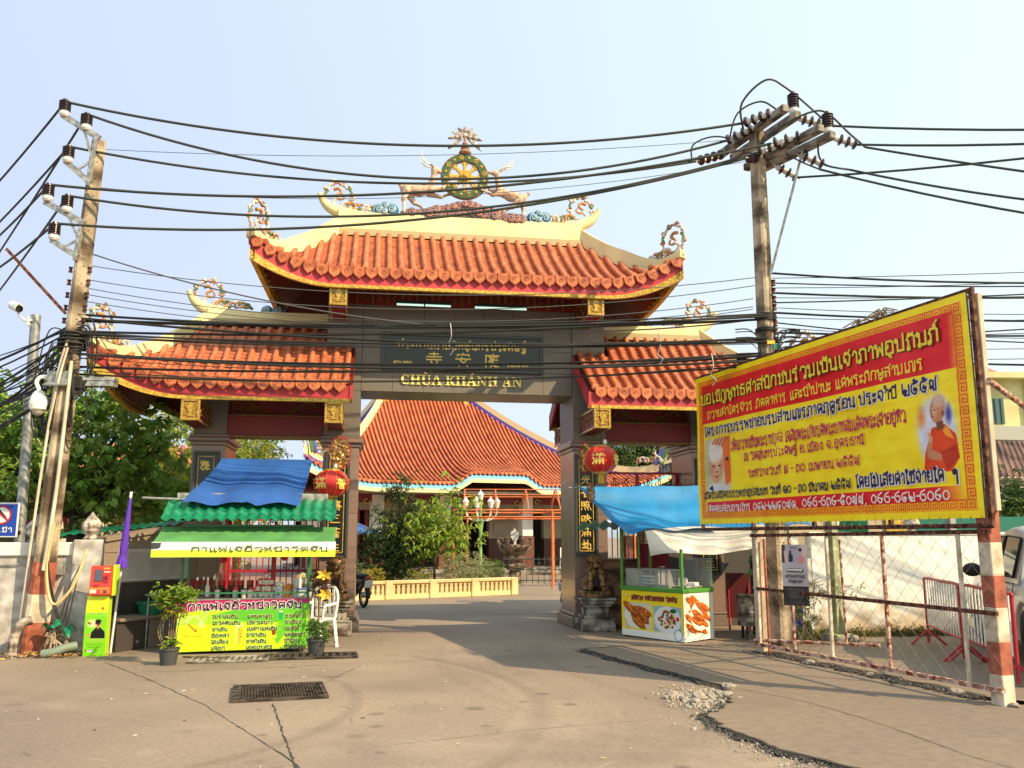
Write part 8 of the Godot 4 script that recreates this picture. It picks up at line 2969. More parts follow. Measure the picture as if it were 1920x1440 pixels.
	part("frame",mb_box(Vector3(0,0.475,0),Vector3(0.72,0.015,0.02)),M.steel,sh)
	var tray := thing("frying_tray","steel tray with paper bags on the cart's right end","tray",put.call(-0.22,0.845,-0.36),turn)
	part("tray",mb_box(Vector3(0,0.02,0),Vector3(0.34,0.035,0.42),0.008),M.steel,tray)
	var pk := MB.new()
	pk.col = Color(0.62,0.5,0.5)
	pk.box(Vector3(-0.06,0.10,0.02),Vector3(0.16,0.13,0.05),Basis(Vector3.UP,0.4),0.01)
	pk.col = Color(0.75,0.72,0.68)
	pk.box(Vector3(0.08,0.06,-0.08),Vector3(0.14,0.06,0.14),Basis(Vector3.UP,0.2),0.01)
	pk.col = Color(0.45,0.1,0.22)
	pk.box(Vector3(-0.06,0.11,0.047),Vector3(0.06,0.05,0.006),Basis(Vector3.UP,0.4))
	part("paper_packets",pk,M.paint,tray)
	var bt := thing("blue_tarp","bright blue tarpaulin roof sagging over the fried banana cart","tarpaulin",Vector3(3.0,2.1,-15.6))
	var g := []
	for i in 33:
		var f := i/32.0
		var row := []
		for j in 17:
			var e := j/16.0
			var bk := Vector3(lerpf(1.17,5.3,f),2.54+0.08*f-0.5*smoothstep(0.55,1.0,f),lerpf(-15.75,-16.9,f))
			var ft2 := Vector3(lerpf(2.05,5.35,f),1.72+0.13*f+0.05*sin(f*9.0),lerpf(-15.05,-15.3,f))
			var p := bk.lerp(ft2,e)
			p.y -= 0.20*sin(PI*e)*(0.45+0.55*sin(PI*minf(f*1.2,1.0)))-0.03*sin(f*24.0+e*6.0)*(0.3+e)-0.02*sin(e*20.0+f*3.0)
			row.append(p-Vector3(3.0,2.1,-15.6))
		g.append(row)
	var tm := MB.new()
	tm.grid(g,true)
	part("sheet",tm,mat("tarp_sky",Color(0.02,0.24,0.58),0.4,0,"soft",1.0),bt)
	part("tarp_pole",mb_tube(PackedVector3Array([Vector3(1.0,2.53,-15.75)-Vector3(3.0,2.1,-15.6),Vector3(1.4,2.55,-15.8)-Vector3(3.0,2.1,-15.6)]),0.016,6),M.galvanised,bt)
	var wt := thing("white_tarp","creased white tarpaulin apron hanging before the blue one","tarpaulin",Vector3(3.0,1.6,-15.0))
	var wg := []
	for i in 33:
		var f := i/32.0
		var row := []
		for j in 9:
			var e := j/8.0
			var top := Vector3(lerpf(2.22,4.05,f),1.775+0.07*sin(PI*f)+0.02*f,-15.0-0.35*sin(PI*f))
			var bot := Vector3(lerpf(2.28,4.0,f),1.37+0.09*f+0.03*sin(f*8.0),lerpf(-14.9,-14.75,f))
			var p := top.lerp(bot,e)
			p.z += 0.03*sin(f*21.0+e*2.0)*e+0.05*sin(PI*e)
			row.append(p-Vector3(3.0,1.6,-15.0))
		wg.append(row)
	var wm := MB.new()
	wm.grid(wg,true,true)
	part("sheet",wm,mat("tarp_white",Color(0.70,0.66,0.60),0.6,0,"soft",1.0),wt)
	var back := []
	for i in 13:
		var f := i/12.0
		var row := []
		for j in 5:
			var e := j/4.0
			row.append(Vector3(lerpf(2.22,4.05,f),1.775+0.07*sin(PI*f)+0.02*f+0.1*e-0.05*sin(PI*e),-15.0-0.35*sin(PI*f)-1.4*e)-Vector3(3.0,1.6,-15.0))
		back.append(row)
	var bm := MB.new()
	bm.grid(back,true)
	part("rear_sheet",bm,M.tarp_white,wt)
	var gr := thing("green_canopy","scrap of green corrugated canopy between the lion and the blue tarpaulin","canopy",Vector3(1.75,1.80,-15.9),-0.3)
	var rows := []
	for i in 37:
		var row := []
		for j in 3:
			row.append(Vector3(-0.55+i*0.032,0.03*cos(i*TAU/6.0)+0.07*j+0.001*i,0.3-0.3*j))
		rows.append(row)
	var gm := MB.new()
	gm.grid(rows,false)
	part("sheet",gm,M.green_tile,gr)
	part("prop",mb_tube(PackedVector3Array([Vector3(0.5,-1.8,0.1),Vector3(0.5,0.05,0.1)]),0.02,8),M.cart_green,gr)
	var cb := thing("plywood_cabinet","brown plywood cabinet in the shade behind the bronze lion","cabinet",Vector3(2.05,0,-17.1),GATE_TURN)
	part("carcass",mb_box(Vector3(0,0.62,0),Vector3(1.3,1.24,0.5),0.008),M.wood,cb)
	part("top_board",mb_box(Vector3(0,1.26,0),Vector3(1.36,0.03,0.54),0.004),M.wood,cb)
	part("door",mb_box(Vector3(-0.32,0.6,0.256),Vector3(0.6,1.1,0.014),0.003),M.wood,cb)
	part("door",mb_box(Vector3(0.32,0.6,0.256),Vector3(0.6,1.1,0.014),0.003),M.wood,cb)
	var rb := thing("red_cloth","dark red cloth hung on the side gate behind the cart","cloth",Vector3(2.55,1.1,-16.4),0.1)
	var rg := []
	for i in 13:
		var row := []
		for j in 7:
			row.append(Vector3(-0.3+0.05*i,0.5*j/6.0-0.05*sin(i*0.5),0.04*sin(i*1.2+j*0.3)))
		rg.append(row)
	var rm := MB.new()
	rm.grid(rg,true)
	part("cloth",rm,mat("cloth_red",Color(0.22,0.015,0.03),0.8),rb)
	var dw := thing("stall_partition","dark wall panel closing the back of the fritter stall","partition",Vector3(4.2,0,-17.6),0.15)
	part("panel",mb_box(Vector3(0,0.95,0),Vector3(2.4,1.9,0.08)),mat("panel_dark",Color(0.06,0.055,0.05),0.8),dw)
	var bd := thing("red_board","dark red folding board standing right of the fritter cart","board",Vector3(4.16,0,-16.7),-0.2)
	part("board",mb_box(Vector3(0,0.62,0),Vector3(0.44,0.80,0.03),0.004),mat("board_red",Color(0.13,0.015,0.015),0.6),bd)
	for x in [-0.18,0.18]:
		var lg := MB.new()
		lg.tube(PackedVector3Array([Vector3(x,0,0.12),Vector3(x,0.9,0.0)]),0.014,6)
		lg.tube(PackedVector3Array([Vector3(x,0,-0.16),Vector3(x,0.9,0.0)]),0.014,6)
		part("leg",lg,M.red_paint,bd)
	var br := thing("steel_drum","dented grey steel drum on a dark stand left of the painted post","drum",Vector3(3.98,0,-15.3))
	var dm := MB.new()
	dm.lathe([Vector2(0,0.22),Vector2(0.20,0.22),Vector2(0.2,0.42),Vector2(0.21,0.44),Vector2(0.2,0.46),Vector2(0.205,0.70),Vector2(0.215,0.72),Vector2(0.20,0.73),Vector2(0,0.73)],22)
	part("drum",dm,mat("drum_grey",Color(0.26,0.25,0.22),0.5,0.3,"grime",1.5),br)
	for k in 3:
		var a := TAU*k/3
		part("stand_leg",mb_box(Vector3(cos(a)*0.17,0.11,sin(a)*0.17),Vector3(0.04,0.22,0.04)),M.dark,br)
func build_right_wall() -> void:
	var w := thing("white_wall","long white painted wall with stained foot behind the mesh fence","wall",Vector3(4.9,0,-15.1),0.12)
	mat("wall_white",Color(0.88,0.87,0.84),0.8,0,"soft",0.3)
	part("plaster",mb_box(Vector3(3.4,0.86,-0.11),Vector3(6.6,1.72,0.2),0.01),M.wall_white,w)
	var sp := Pic.new(512,128,Color(0.93,0.92,0.90))
	var nz := FastNoiseLite.new()
	nz.frequency = 0.02
	for y in 128:
		for x in 512:
			var n := nz.get_noise_2d(x*1.0,y*2.0)
			var low := smoothstep(74.0+n*50.0,132.0,y)
			sp.put(x,y,Color(0.62,0.50,0.34),low*0.8)
			sp.put(x,y,Color(0.55,0.50,0.44),clampf(nz.get_noise_2d(x*2.2+500,y*0.35)-0.28,0,1)*0.7)
	var sf := MB.new()
	sf.quad(Vector3(0.12,0.0,-0.006),Vector3(6.68,0.0,-0.006),Vector3(6.68,1.70,-0.006),Vector3(0.12,1.70,-0.006))
	part("stained_face",sf,sp.mat("stained_plaster",0.85),w)
	part("low_part",mb_box(Vector3(-0.12,0.66,-0.11),Vector3(0.44,1.32,0.2),0.008),M.wall_white,w)
	part("left_pier",mb_box(Vector3(-0.74,0.86,-0.11),Vector3(0.1,1.72,0.2),0.01),M.wall_white,w)
	part("lintel",mb_box(Vector3(-0.4,1.54,-0.115),Vector3(0.6,0.36,0.18),0.008),M.wall_white,w)
	part("dark_opening",mb_box(Vector3(-0.5,0.7,-0.5),Vector3(0.5,1.3,0.1)),M.dark,w)
	part("coping",mb_box(Vector3(3.4,1.735,-0.11),Vector3(6.64,0.05,0.26),0.01),M.wall_white,w)
	for q in [[0.55,"left one, above the flyer"],[2.0,"middle one"],[4.8,"right one, beside the painted post"]]:
		var m := MB.new()
		lotus_bud(m,Vector3.ZERO,0.85)
		tag(part("lotus_finial",m,M.lotus_plaster,self,w.transform*Vector3(q[0],1.755,-0.11)),"weathered lotus bud finial on the right white wall, %s" % q[1],"finial","lotus finials on the right wall")
	var gp := thing("green_post","pale green steel post with gusset foot on a concrete block","post",Vector3(5.03,0,-14.15),0.5)
	mat("post_green",Color(0.42,0.46,0.28),0.6,0,"wear",1.0)
	part("concrete_foot",mb_box(Vector3(0.03,0.09,0),Vector3(0.46,0.2,0.40),0.03),M.concrete_grey,gp)
	part("column",mb_box(Vector3(0,1.25,0),Vector3(0.13,2.1,0.13),0.006),M.post_green,gp)
	part("base_plate",mb_box(Vector3(0,0.20,0),Vector3(0.36,0.02,0.3)),M.post_green,gp)
	for k in 4:
		var gs := MB.new()
		gs.prism(PackedVector2Array([Vector2(0.065,0.21),Vector2(0.19,0.21),Vector2(0.065,0.66)]),-0.006,0.006,Transform3D(Basis(Vector3.UP,k*PI/2),Vector3.ZERO))
		part("gusset",gs,M.post_green,gp)
	var bn := thing("blue_bin","blue plastic rubbish bin overgrown by a vine beside the white wall","bin",Vector3(4.42,0,-14.55),0.2)
	var bb := MB.new()
	bb.prism(PackedVector2Array([Vector2(-0.13,0.05),Vector2(0.13,0.05),Vector2(0.17,0.66),Vector2(-0.17,0.66)]),-0.14,0.14)
	part("tub",bb,mat("bin_blue",Color(0.012,0.035,0.42),0.4),bn)
	part("lid",mb_box(Vector3(0,0.70,0),Vector3(0.37,0.09,0.33),0.025),M.bin_blue,bn)
	part("red_strap",mb_box(Vector3(0,0.60,0.145),Vector3(0.30,0.03,0.01)),M.red_paint,bn)
	var bk := thing("black_pipe","short black pipe leaning in the weeds at the wall foot","pipe",Vector3(4.75,0,-14.6))
	part("tube",mb_tube(PackedVector3Array([Vector3(0.03,0,0),Vector3(-0.05,0.34,0)]),0.065,12),M.rubber,bk)
	var rng := RandomNumberGenerator.new()
	rng.seed = 37
	var v := thing("fence_vine","straggling green vine over the blue bin and fence end","vine",Vector3(4.15,0,-13.9))
	var spots := []
	for i in 190:
		spots.append(Vector3(rng.randfn(0.12,0.24),absf(rng.randfn(0.55,0.33)),rng.randfn(-0.1,0.18)))
	for i in 40:
		spots.append(Vector3(rng.randfn(0.45,0.3),rng.randfn(0.85,0.08),rng.randfn(0,0.1)))
	stuff(foliage("leaves",v,leaf_clump(rng,6,0.07,0.025,0.2,0.3),spots,Color(0.14,0.18,0.045),0.4,rng))
	var st := MB.new()
	for i in 16:
		st.tube(smooth_path([Vector3(rng.randfn(0.1,0.15),0,rng.randfn(0,0.1)),Vector3(rng.randfn(0.1,0.2),0.4,0),Vector3(rng.randfn(0.2,0.25),0.8,0),Vector3(rng.randfn(0.3,0.3),rng.randf_range(0.7,1.15),0)],4),0.006,5)
	part("stems",st,M.dry_stem,v)
	var v2 := thing("creeper","green creeper hanging beside the left billboard post","vine",Vector3(3.72,0,-13.7))
	var sp2 := []
	for i in 46:
		sp2.append(Vector3(rng.randfn(0,0.06),rng.randf_range(0.9,1.55),rng.randfn(0,0.06)))
	stuff(foliage("leaves",v2,leaf_clump(rng,6,0.075,0.02,0.4,0.5),sp2,Color(0.07,0.15,0.025),0.3,rng))
	part("stem",mb_tube(smooth_path([Vector3(0.05,0,0),Vector3(-0.02,0.6,0.02),Vector3(0,1.5,0)]),0.008,5),M.dry_stem,v2)
	var wd := []
	for i in 420:
		var x := rng.randf_range(-0.3,3.6)
		wd.append(Vector3(x,0.04+absf(rng.randfn(0,0.05)),rng.randfn(0.14,0.06)))
	for i in 160:
		wd.append(Vector3(rng.randf_range(-0.6,0.5),0.04,rng.randf_range(0.2,0.9)))
	var grass := foliage("wall_weeds",self,leaf_clump(rng,7,0.09,0.03,-0.5,0.14),wd,Color(0.17,0.17,0.05),0.4,rng)
	grass.transform = w.transform
	tag(stuff(grass),"dry weeds along the foot of the right white wall","weeds")
func build_barriers() -> void:
	var b := thing("crowd_barrier","red framed white barred crowd barrier, farther of two behind the mesh fence","barrier",Vector3(6.12,0,-12.98),1.36,"red and white crowd barriers")
	var m := MB.new()
	var L := 0.95
	m.tube(smooth_path([Vector3(-L,0.10,0),Vector3(-L,0.5,0),Vector3(-L,0.98,0),Vector3(-L+0.08,1.06,0),Vector3(0,1.06,0),Vector3(L-0.08,1.06,0),Vector3(L,0.98,0),Vector3(L,0.5,0),Vector3(L,0.10,0)],5),0.022,8)
	m.tube(PackedVector3Array([Vector3(-L,0.36,0),Vector3(L,0.36,0)]),0.019,8)
	for x in [-L,L]:
		m.tube(PackedVector3Array([Vector3(x,0.04,-0.32),Vector3(x,0.04,0.32)]),0.026,8)
		for s in [-1,1]:
			m.tube(PackedVector3Array([Vector3(x,0.05,s*0.27),Vector3(x,0.30,0)]),0.017,7)
	part("frame",m,M.red_paint,b)
	for i in 13:
		var x := -L+0.13+i*0.141
		part("bar",mb_tube(PackedVector3Array([Vector3(x,0.36,0),Vector3(x,1.05,0)]),0.012,6),M.white_plastic,b)
	copy(b,"crowd_barrier","red framed white barred crowd barrier, nearer one against the banded post",Vector3(5.75,0,-11.05),1.36)
func build_truck() -> void:
	var t := thing("pickup_truck","silver beige pickup truck cut by the right edge","pickup truck",Vector3(7.52,0.07,-12.15),1.266)
	mat("car_paint",Color(0.50,0.47,0.40),0.25,0.35)
	M.car_paint.clearcoat_enabled = true
	M.car_paint.clearcoat = 0.8
	mat("car_glass",Color(0.015,0.02,0.02),0.05)
	var secs := []
	var bodyline := [[-2.6,0.55,1.02,0.84],[-2.5,0.45,1.04,0.88],[-1.0,0.42,1.05,0.90],[-0.2,0.40,1.06,0.91],[0.9,0.40,1.06,0.91],[1.25,0.42,1.08,0.91],[1.9,0.44,1.05,0.90],[2.3,0.45,0.98,0.86],[2.55,0.50,0.86,0.74]]
	var g := []
	for q in bodyline:
		var row := []
		for p in [[-1,0.0],[-1,0.55],[-0.94,1.0],[-0.5,1.03],[0.5,1.03],[0.94,1.0],[1,0.55],[1,0.0]]:
			var bulge: float = 1.0+0.03*sin(PI*p[1])
			row.append(Vector3(q[0],lerpf(q[1],q[2],p[1]),p[0]*q[3]*bulge))
		g.append(row)
	var m := MB.new()
	m.grid(g,true,true)
	for e in [0,g.size()-1]:
		for i in range(1,7):
			m.tri(g[e][0],g[e][i],g[e][i+1])
	var body := part("body",m,M.car_paint,t)
	var cab := []
	for q in [[-1.05,1.02,1.04,0.86,0.80],[-0.85,1.02,1.70,0.86,0.66],[-0.3,1.03,1.76,0.88,0.68],[0.35,1.03,1.74,0.88,0.67],[0.62,1.03,1.64,0.88,0.67],[1.30,1.04,1.08,0.86,0.80]]:
		var row := []
		row.append(Vector3(q[0],q[1],-q[3])); row.append(Vector3(q[0],q[2]-0.05,-q[4]-0.02)); row.append(Vector3(q[0],q[2],-q[4]+0.08))
		row.append(Vector3(q[0],q[2],q[4]-0.08)); row.append(Vector3(q[0],q[2]-0.05,q[4]+0.02)); row.append(Vector3(q[0],q[1],q[3]))
		cab.append(row)
	var cm := MB.new()
	cm.grid(cab,true,true)
	part("cabin",cm,M.car_paint,body)
	for s in [-1,1]:
		var side := func(x: float,y: float,off := 0.012) -> Vector3:
			var f := (y-1.03)/0.67
			return Vector3(x,y,s*(lerpf(0.88,0.69,f)+off))
		for q in [[[0.78,1.10],[0.26,1.10],[0.22,1.62],[0.46,1.62]],[[0.98,1.10],[0.82,1.10],[0.56,1.56]],[[0.16,1.10],[-0.72,1.10],[-0.72,1.60],[0.12,1.63]]]:
			var wm := MB.new()
			var pts := []
			for e in q:
				pts.append(side.call(e[0],e[1]))
			for i in range(1,pts.size()-1):
				wm.tri(pts[0],pts[i],pts[i+1])
			part("side_window",wm,M.car_glass,body)
			var rim := PackedVector3Array(pts)
			rim.append(pts[0])
			part("window_seal",mb_tube(rim,0.014,5),M.rubber,body)
		for x in [0.22,-0.70]:
			part("door_handle",mb_box(Vector3(x+0.06,0.93,s*0.945),Vector3(0.16,0.035,0.03),0.01),M.steel,body)
		var seam := MB.new()
		for x in [1.05,0.19,-0.78]:
			seam.tube(PackedVector3Array([Vector3(x,0.46,s*0.918),Vector3(x,0.75,s*0.938),Vector3(x,1.03,s*0.88)]),0.006,4)
		part("door_seam",seam,M.rubber,body)
		var mr := MB.new()
		mr.ell(Vector3(0.82,1.14,s*1.08),Vector3(0.07,0.10,0.13),12,8)
		part("mirror",mr,M.rubber,body)
		part("mirror_arm",mb_box(Vector3(0.85,1.09,s*0.94),Vector3(0.05,0.05,0.14)),M.rubber,body)
		part("side_step",mb_tube(PackedVector3Array([Vector3(-0.9,0.34,s*0.92),Vector3(1.0,0.34,s*0.92)]),0.04,8),M.steel,body)
		for x in [1.6,-1.5]:
			var ar := MB.new()
			ar.tube(spiral(Vector3(x,0.40,s*0.90),0.46,0.46,-0.1,PI+0.1,Vector3.RIGHT,Vector3.UP,18),0.06,8)
			part("wheel_arch",ar,M.car_paint,body)
			var wl := MB.new()
			var z := Basis(Vector3.RIGHT,Vector3(0,0,1),Vector3(0,-1,0))
			wl.lathe([Vector2(0.22,-0.13),Vector2(0.36,-0.13),Vector2(0.385,-0.06),Vector2(0.385,0.06),Vector2(0.36,0.13),Vector2(0.22,0.13)],26,Vector3(x,0.385,s*0.80),z)
			var w := part("tyre",wl,M.rubber,t)
			var rm := MB.new()
			rm.lathe([Vector2(0.23,-0.08),Vector2(0.23,0.08),Vector2(0.0,0.04)],22,Vector3(x,0.385,s*0.84),z if s > 0 else Basis(Vector3.RIGHT,Vector3(0,0,-1),Vector3(0,1,0)))
			part("rim",rm,M.steel,w)
			part("wheel_well",mb_tube(PackedVector3Array([Vector3(x,0.42,s*0.55),Vector3(x,0.42,s*0.905)]),0.43,20),M.dark,t)
		part("tail_light",mb_box(Vector3(-2.56,0.85,s*0.78),Vector3(0.06,0.3,0.14),0.02),M.red_paint,body)
	var ws := MB.new()
	ws.quad(Vector3(1.24,1.12,-0.74),Vector3(1.24,1.12,0.74),Vector3(0.68,1.62,0.60),Vector3(0.68,1.62,-0.60))
	part("windscreen",ws,M.car_glass,body)
	part("bed_cover",mb_box(Vector3(-1.75,1.10,0),Vector3(1.5,0.06,1.6),0.02),M.car_paint,body)
	part("rear_bumper",mb_box(Vector3(-2.66,0.5,0),Vector3(0.14,0.16,1.7),0.03),M.steel,body)
func build_right_background() -> void:
	var y := thing("yellow_building","pale yellow three storey building beyond the billboard","building",Vector3(18.0,0,-41.0),0.0)
	mat("wall_yellow",Color(0.74,0.70,0.36),0.8,0,"soft",0.2)
	part("wall",mb_box(Vector3(0,4.2,0),Vector3(8.6,8.4,6)),M.wall_yellow,y)
	part("roof_slab",mb_box(Vector3(0,8.5,0.1),Vector3(9.6,0.25,7)),M.wall_yellow,y)
	part("floor_slab",mb_box(Vector3(0.1,6.0,0.1),Vector3(9.9,0.22,6.8)),M.wall_yellow,y)
	part("corner_pier",mb_box(Vector3(4.32,4.2,3.0),Vector3(0.3,8.4,0.3)),M.wall_yellow,y)
	var rf := MB.new()
	rf.prism(PackedVector2Array([Vector2(-5,8.65),Vector2(3.9,8.65),Vector2(2.0,9.4),Vector2(-5,9.4)]),-2.5,2.5)
	part("tile_roof",rf,mat("roof_salmon",Color(0.52,0.20,0.12),0.7),y)
	for q in [[2.6,7.0],[2.9,5.0],[-1.0,7.0],[-1.0,5.0]]:
		var w := part("window",mb_box(Vector3(q[0],q[1],3.02),Vector3(1.3,1.1,0.08)),mat("window_green",Color(0.06,0.13,0.13),0.4),y)
		for k in 5:
			part("window_bar",mb_box(Vector3(q[0]-0.52+0.26*k,q[1],3.08),Vector3(0.03,1.1,0.03)),M.slate_frame,w)
	var b := thing("tin_roof_house","house with brown corrugated roof behind the white wall at the right","house",Vector3(15.0,0,-25.5),0.05)
	part("wall",mb_box(Vector3(0,1.5,-1.0),Vector3(6.6,3.0,4)),mat("wall_mint",Color(0.30,0.36,0.28),0.8),b)
	var rr := []
	for i in 121:
		var row := []
		for j in 8:
			var f := j/7.0
			row.append(Vector3(-3.4+i*0.06+1.6*f*(1.0-i/120.0),3.25+1.5*f+0.03*cos(i*TAU/3.0),1.3-2.4*f))
		rr.append(row)
	var rm := MB.new()
	rm.grid(rr,false)
	part("corrugated_roof",rm,mat("roof_brown",Color(0.21,0.115,0.095),0.8,0,"grime",0.4),b)
	part("fascia",mb_box(Vector3(0.1,3.12,1.33),Vector3(7.0,0.24,0.06)),M.concrete_grey,b)
	part("post",mb_box(Vector3(-2.0,1.5,1.1),Vector3(0.16,3.0,0.16)),M.wood,b)
	part("post",mb_box(Vector3(0.8,1.5,1.1),Vector3(0.16,3.0,0.16)),M.wood,b)
	var gh := thing("green_netting","strip of dark green shade netting along the back of the white wall","netting",Vector3(8.4,0,-17.2),0.08)
	part("net",mb_box(Vector3(1.0,1.85,0),Vector3(3.6,0.42,0.02)),mat("net_green",Color(0.015,0.16,0.12),0.8),gh)
	part("pole",mb_tube(PackedVector3Array([Vector3(-0.8,0,-0.03),Vector3(-0.8,2.1,-0.03)]),0.02,6),M.galvanised,gh)
	var cp := thing("carport_beam","grey steel carport beam on a post behind the right billboard post","carport",Vector3(9.4,0,-16.8),0.2)
	part("beam",mb_box(Vector3(1.6,3.62,0),Vector3(6.6,0.28,0.12),0.01),mat("beam_grey",Color(0.33,0.34,0.31),0.6),cp)
	part("post",mb_box(Vector3(4.2,1.8,0),Vector3(0.14,3.5,0.14),0.01),M.beam_grey,cp)
	part("post",mb_box(Vector3(-1.2,1.8,-0.2),Vector3(0.14,3.5,0.14),0.01),M.beam_grey,cp)
	var sh := thing("beige_house","low beige house with green shutters behind the left part of the white wall","house",Vector3(6.6,0,-20.5),0.1)
	part("wall",mb_box(Vector3(0,1.6,0),Vector3(5.0,3.2,3)),mat("wall_beige",Color(0.52,0.42,0.30),0.8,0,"soft",0.5),sh)
	part("roof",mb_box(Vector3(0,3.3,0),Vector3(5.6,0.2,3.6)),M.concrete_grey,sh)
	for x in [-1.4,0.35]:
		var w := part("shutter",mb_box(Vector3(x,1.7,1.52),Vector3(0.9,1.0,0.06)),mat("shutter_green",Color(0.02,0.07,0.045),0.5),sh)
		for k in 6:
			part("slat",mb_box(Vector3(x,1.28+0.17*k,1.56),Vector3(0.84,0.10,0.02),0.0,Basis(Vector3.RIGHT,0.5)),M.green_tile,w)
	part("yellow_panel",mb_box(Vector3(1.6,1.6,1.53),Vector3(0.8,1.1,0.04)),M.trim_gold,sh)

func ground_picture(seed_: int,a: Color,b: Color,stain: Color,size: int,marks := false) -> ImageTexture:
	var n1 := FastNoiseLite.new()
	n1.seed = seed_
	n1.frequency = 0.0022
	n1.fractal_octaves = 5
	var n2 := FastNoiseLite.new()
	n2.seed = seed_+1
	n2.frequency = 0.16
	n2.fractal_octaves = 3
	var n3 := FastNoiseLite.new()
	n3.seed = seed_+2
	n3.frequency = 0.007
	n3.noise_type = FastNoiseLite.TYPE_PERLIN
	n3.fractal_octaves = 5
	var d1 := n1.get_seamless_image(size,size).get_data()
	var d2 := n2.get_seamless_image(size,size).get_data()
	var d3 := n3.get_seamless_image(size,size).get_data()
	var out := PackedByteArray()
	out.resize(size*size*3)
	for i in size*size:
		var f := d1[i]/255.0
		var g := d2[i]/255.0-0.5
		var h := clampf((d3[i]/255.0-0.60)*5.0,0,1)
		var k := 1.0+g*0.17
		out[i*3] = clampi(int(lerpf(lerpf(a.r,b.r,f),stain.r,h*0.28)*k*255.0),0,255)
		out[i*3+1] = clampi(int(lerpf(lerpf(a.g,b.g,f),stain.g,h*0.28)*k*255.0),0,255)
		out[i*3+2] = clampi(int(lerpf(lerpf(a.b,b.b,f),stain.b,h*0.28)*k*255.0),0,255)
	var im := Image.create_from_data(size,size,false,Image.FORMAT_RGB8,out)
	if marks:
		var rng := RandomNumberGenerator.new()
		rng.seed = seed_
		for q in marks_list():
			var c: Vector2 = q[0]
			for i in 160:
				var an := lerpf(q[2],q[3],i/159.0)
				dab(im,c+Vector2(cos(an),sin(an))*q[1]+Vector2(rng.randfn(0,0.01),rng.randfn(0,0.01)),q[4],q[5],0.045)
		for i in 70:
			dab(im,Vector2(rng.randf_range(-6,3),rng.randf_range(-14,-6)),rng.randf_range(0.02,0.16),Color(0.24,0.21,0.19),rng.randf_range(0.1,0.4))
		for i in 45:
			dab(im,Vector2(rng.randf_range(-6,3),rng.randf_range(-14,-6)),rng.randf_range(0.1,0.6),Color(0.72,0.66,0.60) if i % 2 else Color(0.40,0.36,0.33),rng.randf_range(0.08,0.22))
		for i in 40:
			var p := Vector2(rng.randf_range(-5,2),rng.randf_range(-13,-6))
			var d := Vector2.from_angle(rng.randf()*TAU)*rng.randf_range(0.05,0.4)
			for k in 24:
				dab(im,p+d*k/24.0,0.02,Color(0.74,0.68,0.62) if i % 3 else Color(0.3,0.27,0.25),0.12)
	im.generate_mipmaps()
	return ImageTexture.create_from_image(im)
func marks_list() -> Array:
	var pale := Color(0.74,0.68,0.62)
	var dark := Color(0.36,0.32,0.29)
	return [[Vector2(-4.6,-9.4),4.7,0.3,-0.9,0.09,pale],[Vector2(-4.6,-9.4),4.95,0.3,-0.9,0.05,pale],[Vector2(-4.9,-9.0),5.9,0.4,-0.9,0.08,pale],[Vector2(-5.0,-9.2),3.4,0.7,-0.7,0.10,dark],[Vector2(-5.0,-9.2),5.3,0.5,-0.8,0.12,dark],[Vector2(9.0,-14.0),8.6,1.9,3.2,0.12,dark],[Vector2(9.0,-14.0),10.1,2.0,3.3,0.10,dark],[Vector2(2.0,-20.0),12.5,1.2,2.2,0.10,pale]]

func dab(im: Image,p: Vector2,r: float,c: Color,alpha: float) -> void:
	var s := im.get_width()/24.0
	var n := int(ceil(r*s))
	var o := p*s
	for y in range(-n,n+1):
		for x in range(-n,n+1):
			var d := Vector2(x,y).length()/(r*s)
			if d < 1.0:
				var u := posmod(int(o.x)+x,im.get_width())
				var v := posmod(int(o.y)+y,im.get_width())
				im.set_pixel(u,v,im.get_pixel(u,v).lerp(c,alpha*(1-d*d)))
func ground_mat(called: String,tx: Texture2D,rough: float,bump: float) -> StandardMaterial3D:
	var m := StandardMaterial3D.new()
	m.resource_name = called
	m.albedo_texture = tx
	m.roughness = rough
	m.uv1_triplanar = true
	m.uv1_world_triplanar = true
	m.uv1_scale = Vector3.ONE/24.0
	if bump > 0:
		m.heightmap_enabled = true
		m.heightmap_texture = T["pebble"]
		m.heightmap_scale = bump
	M[called] = m
	return m
func jag(pts: Array,rng: RandomNumberGenerator,amp: float,k := 10) -> PackedVector2Array:
	var o := PackedVector2Array()
	for i in pts.size()-1:
		for j in k:
			var p: Vector2 = (pts[i] as Vector2).lerp(pts[i+1],j/float(k))
			o.append(p+Vector2(rng.randfn(0,amp),rng.randfn(0,amp)))
	o.append(pts[pts.size()-1])
	return o

func crack(called: String,pts: Array,w: float,y: float,seed_: int,m: Material,label: String) -> void:
	var rng := RandomNumberGenerator.new()
	rng.seed = seed_
	var p := jag(pts,rng,w*0.8,12)
	var c := p[p.size()/2]
	var mb := MB.new()
	var pl := Vector3()
	var pr := Vector3()
	for i in p.size():
		var d := (p[mini(i+1,p.size()-1)]-p[maxi(i-1,0)]).normalized()
		var q := Vector2(-d.y,d.x)
		var ww := w*rng.randf_range(0.35,1.2)*(0.15 if i == 0 or i == p.size()-1 else 1.0)
		var l := Vector3(p[i].x-c.x+q.x*ww,0,p[i].y-c.y+q.y*ww)
		var r := Vector3(p[i].x-c.x-q.x*ww*0.8,0,p[i].y-c.y-q.y*ww*0.8)
		if i > 0:
			mb.quad(pl,pr,r,l)
		pl = l
		pr = r
	var o := part(called,mb,m,self,Vector3(c.x,y,c.y))
	o.set_meta("kind","structure")
	o.set_meta("label",label)
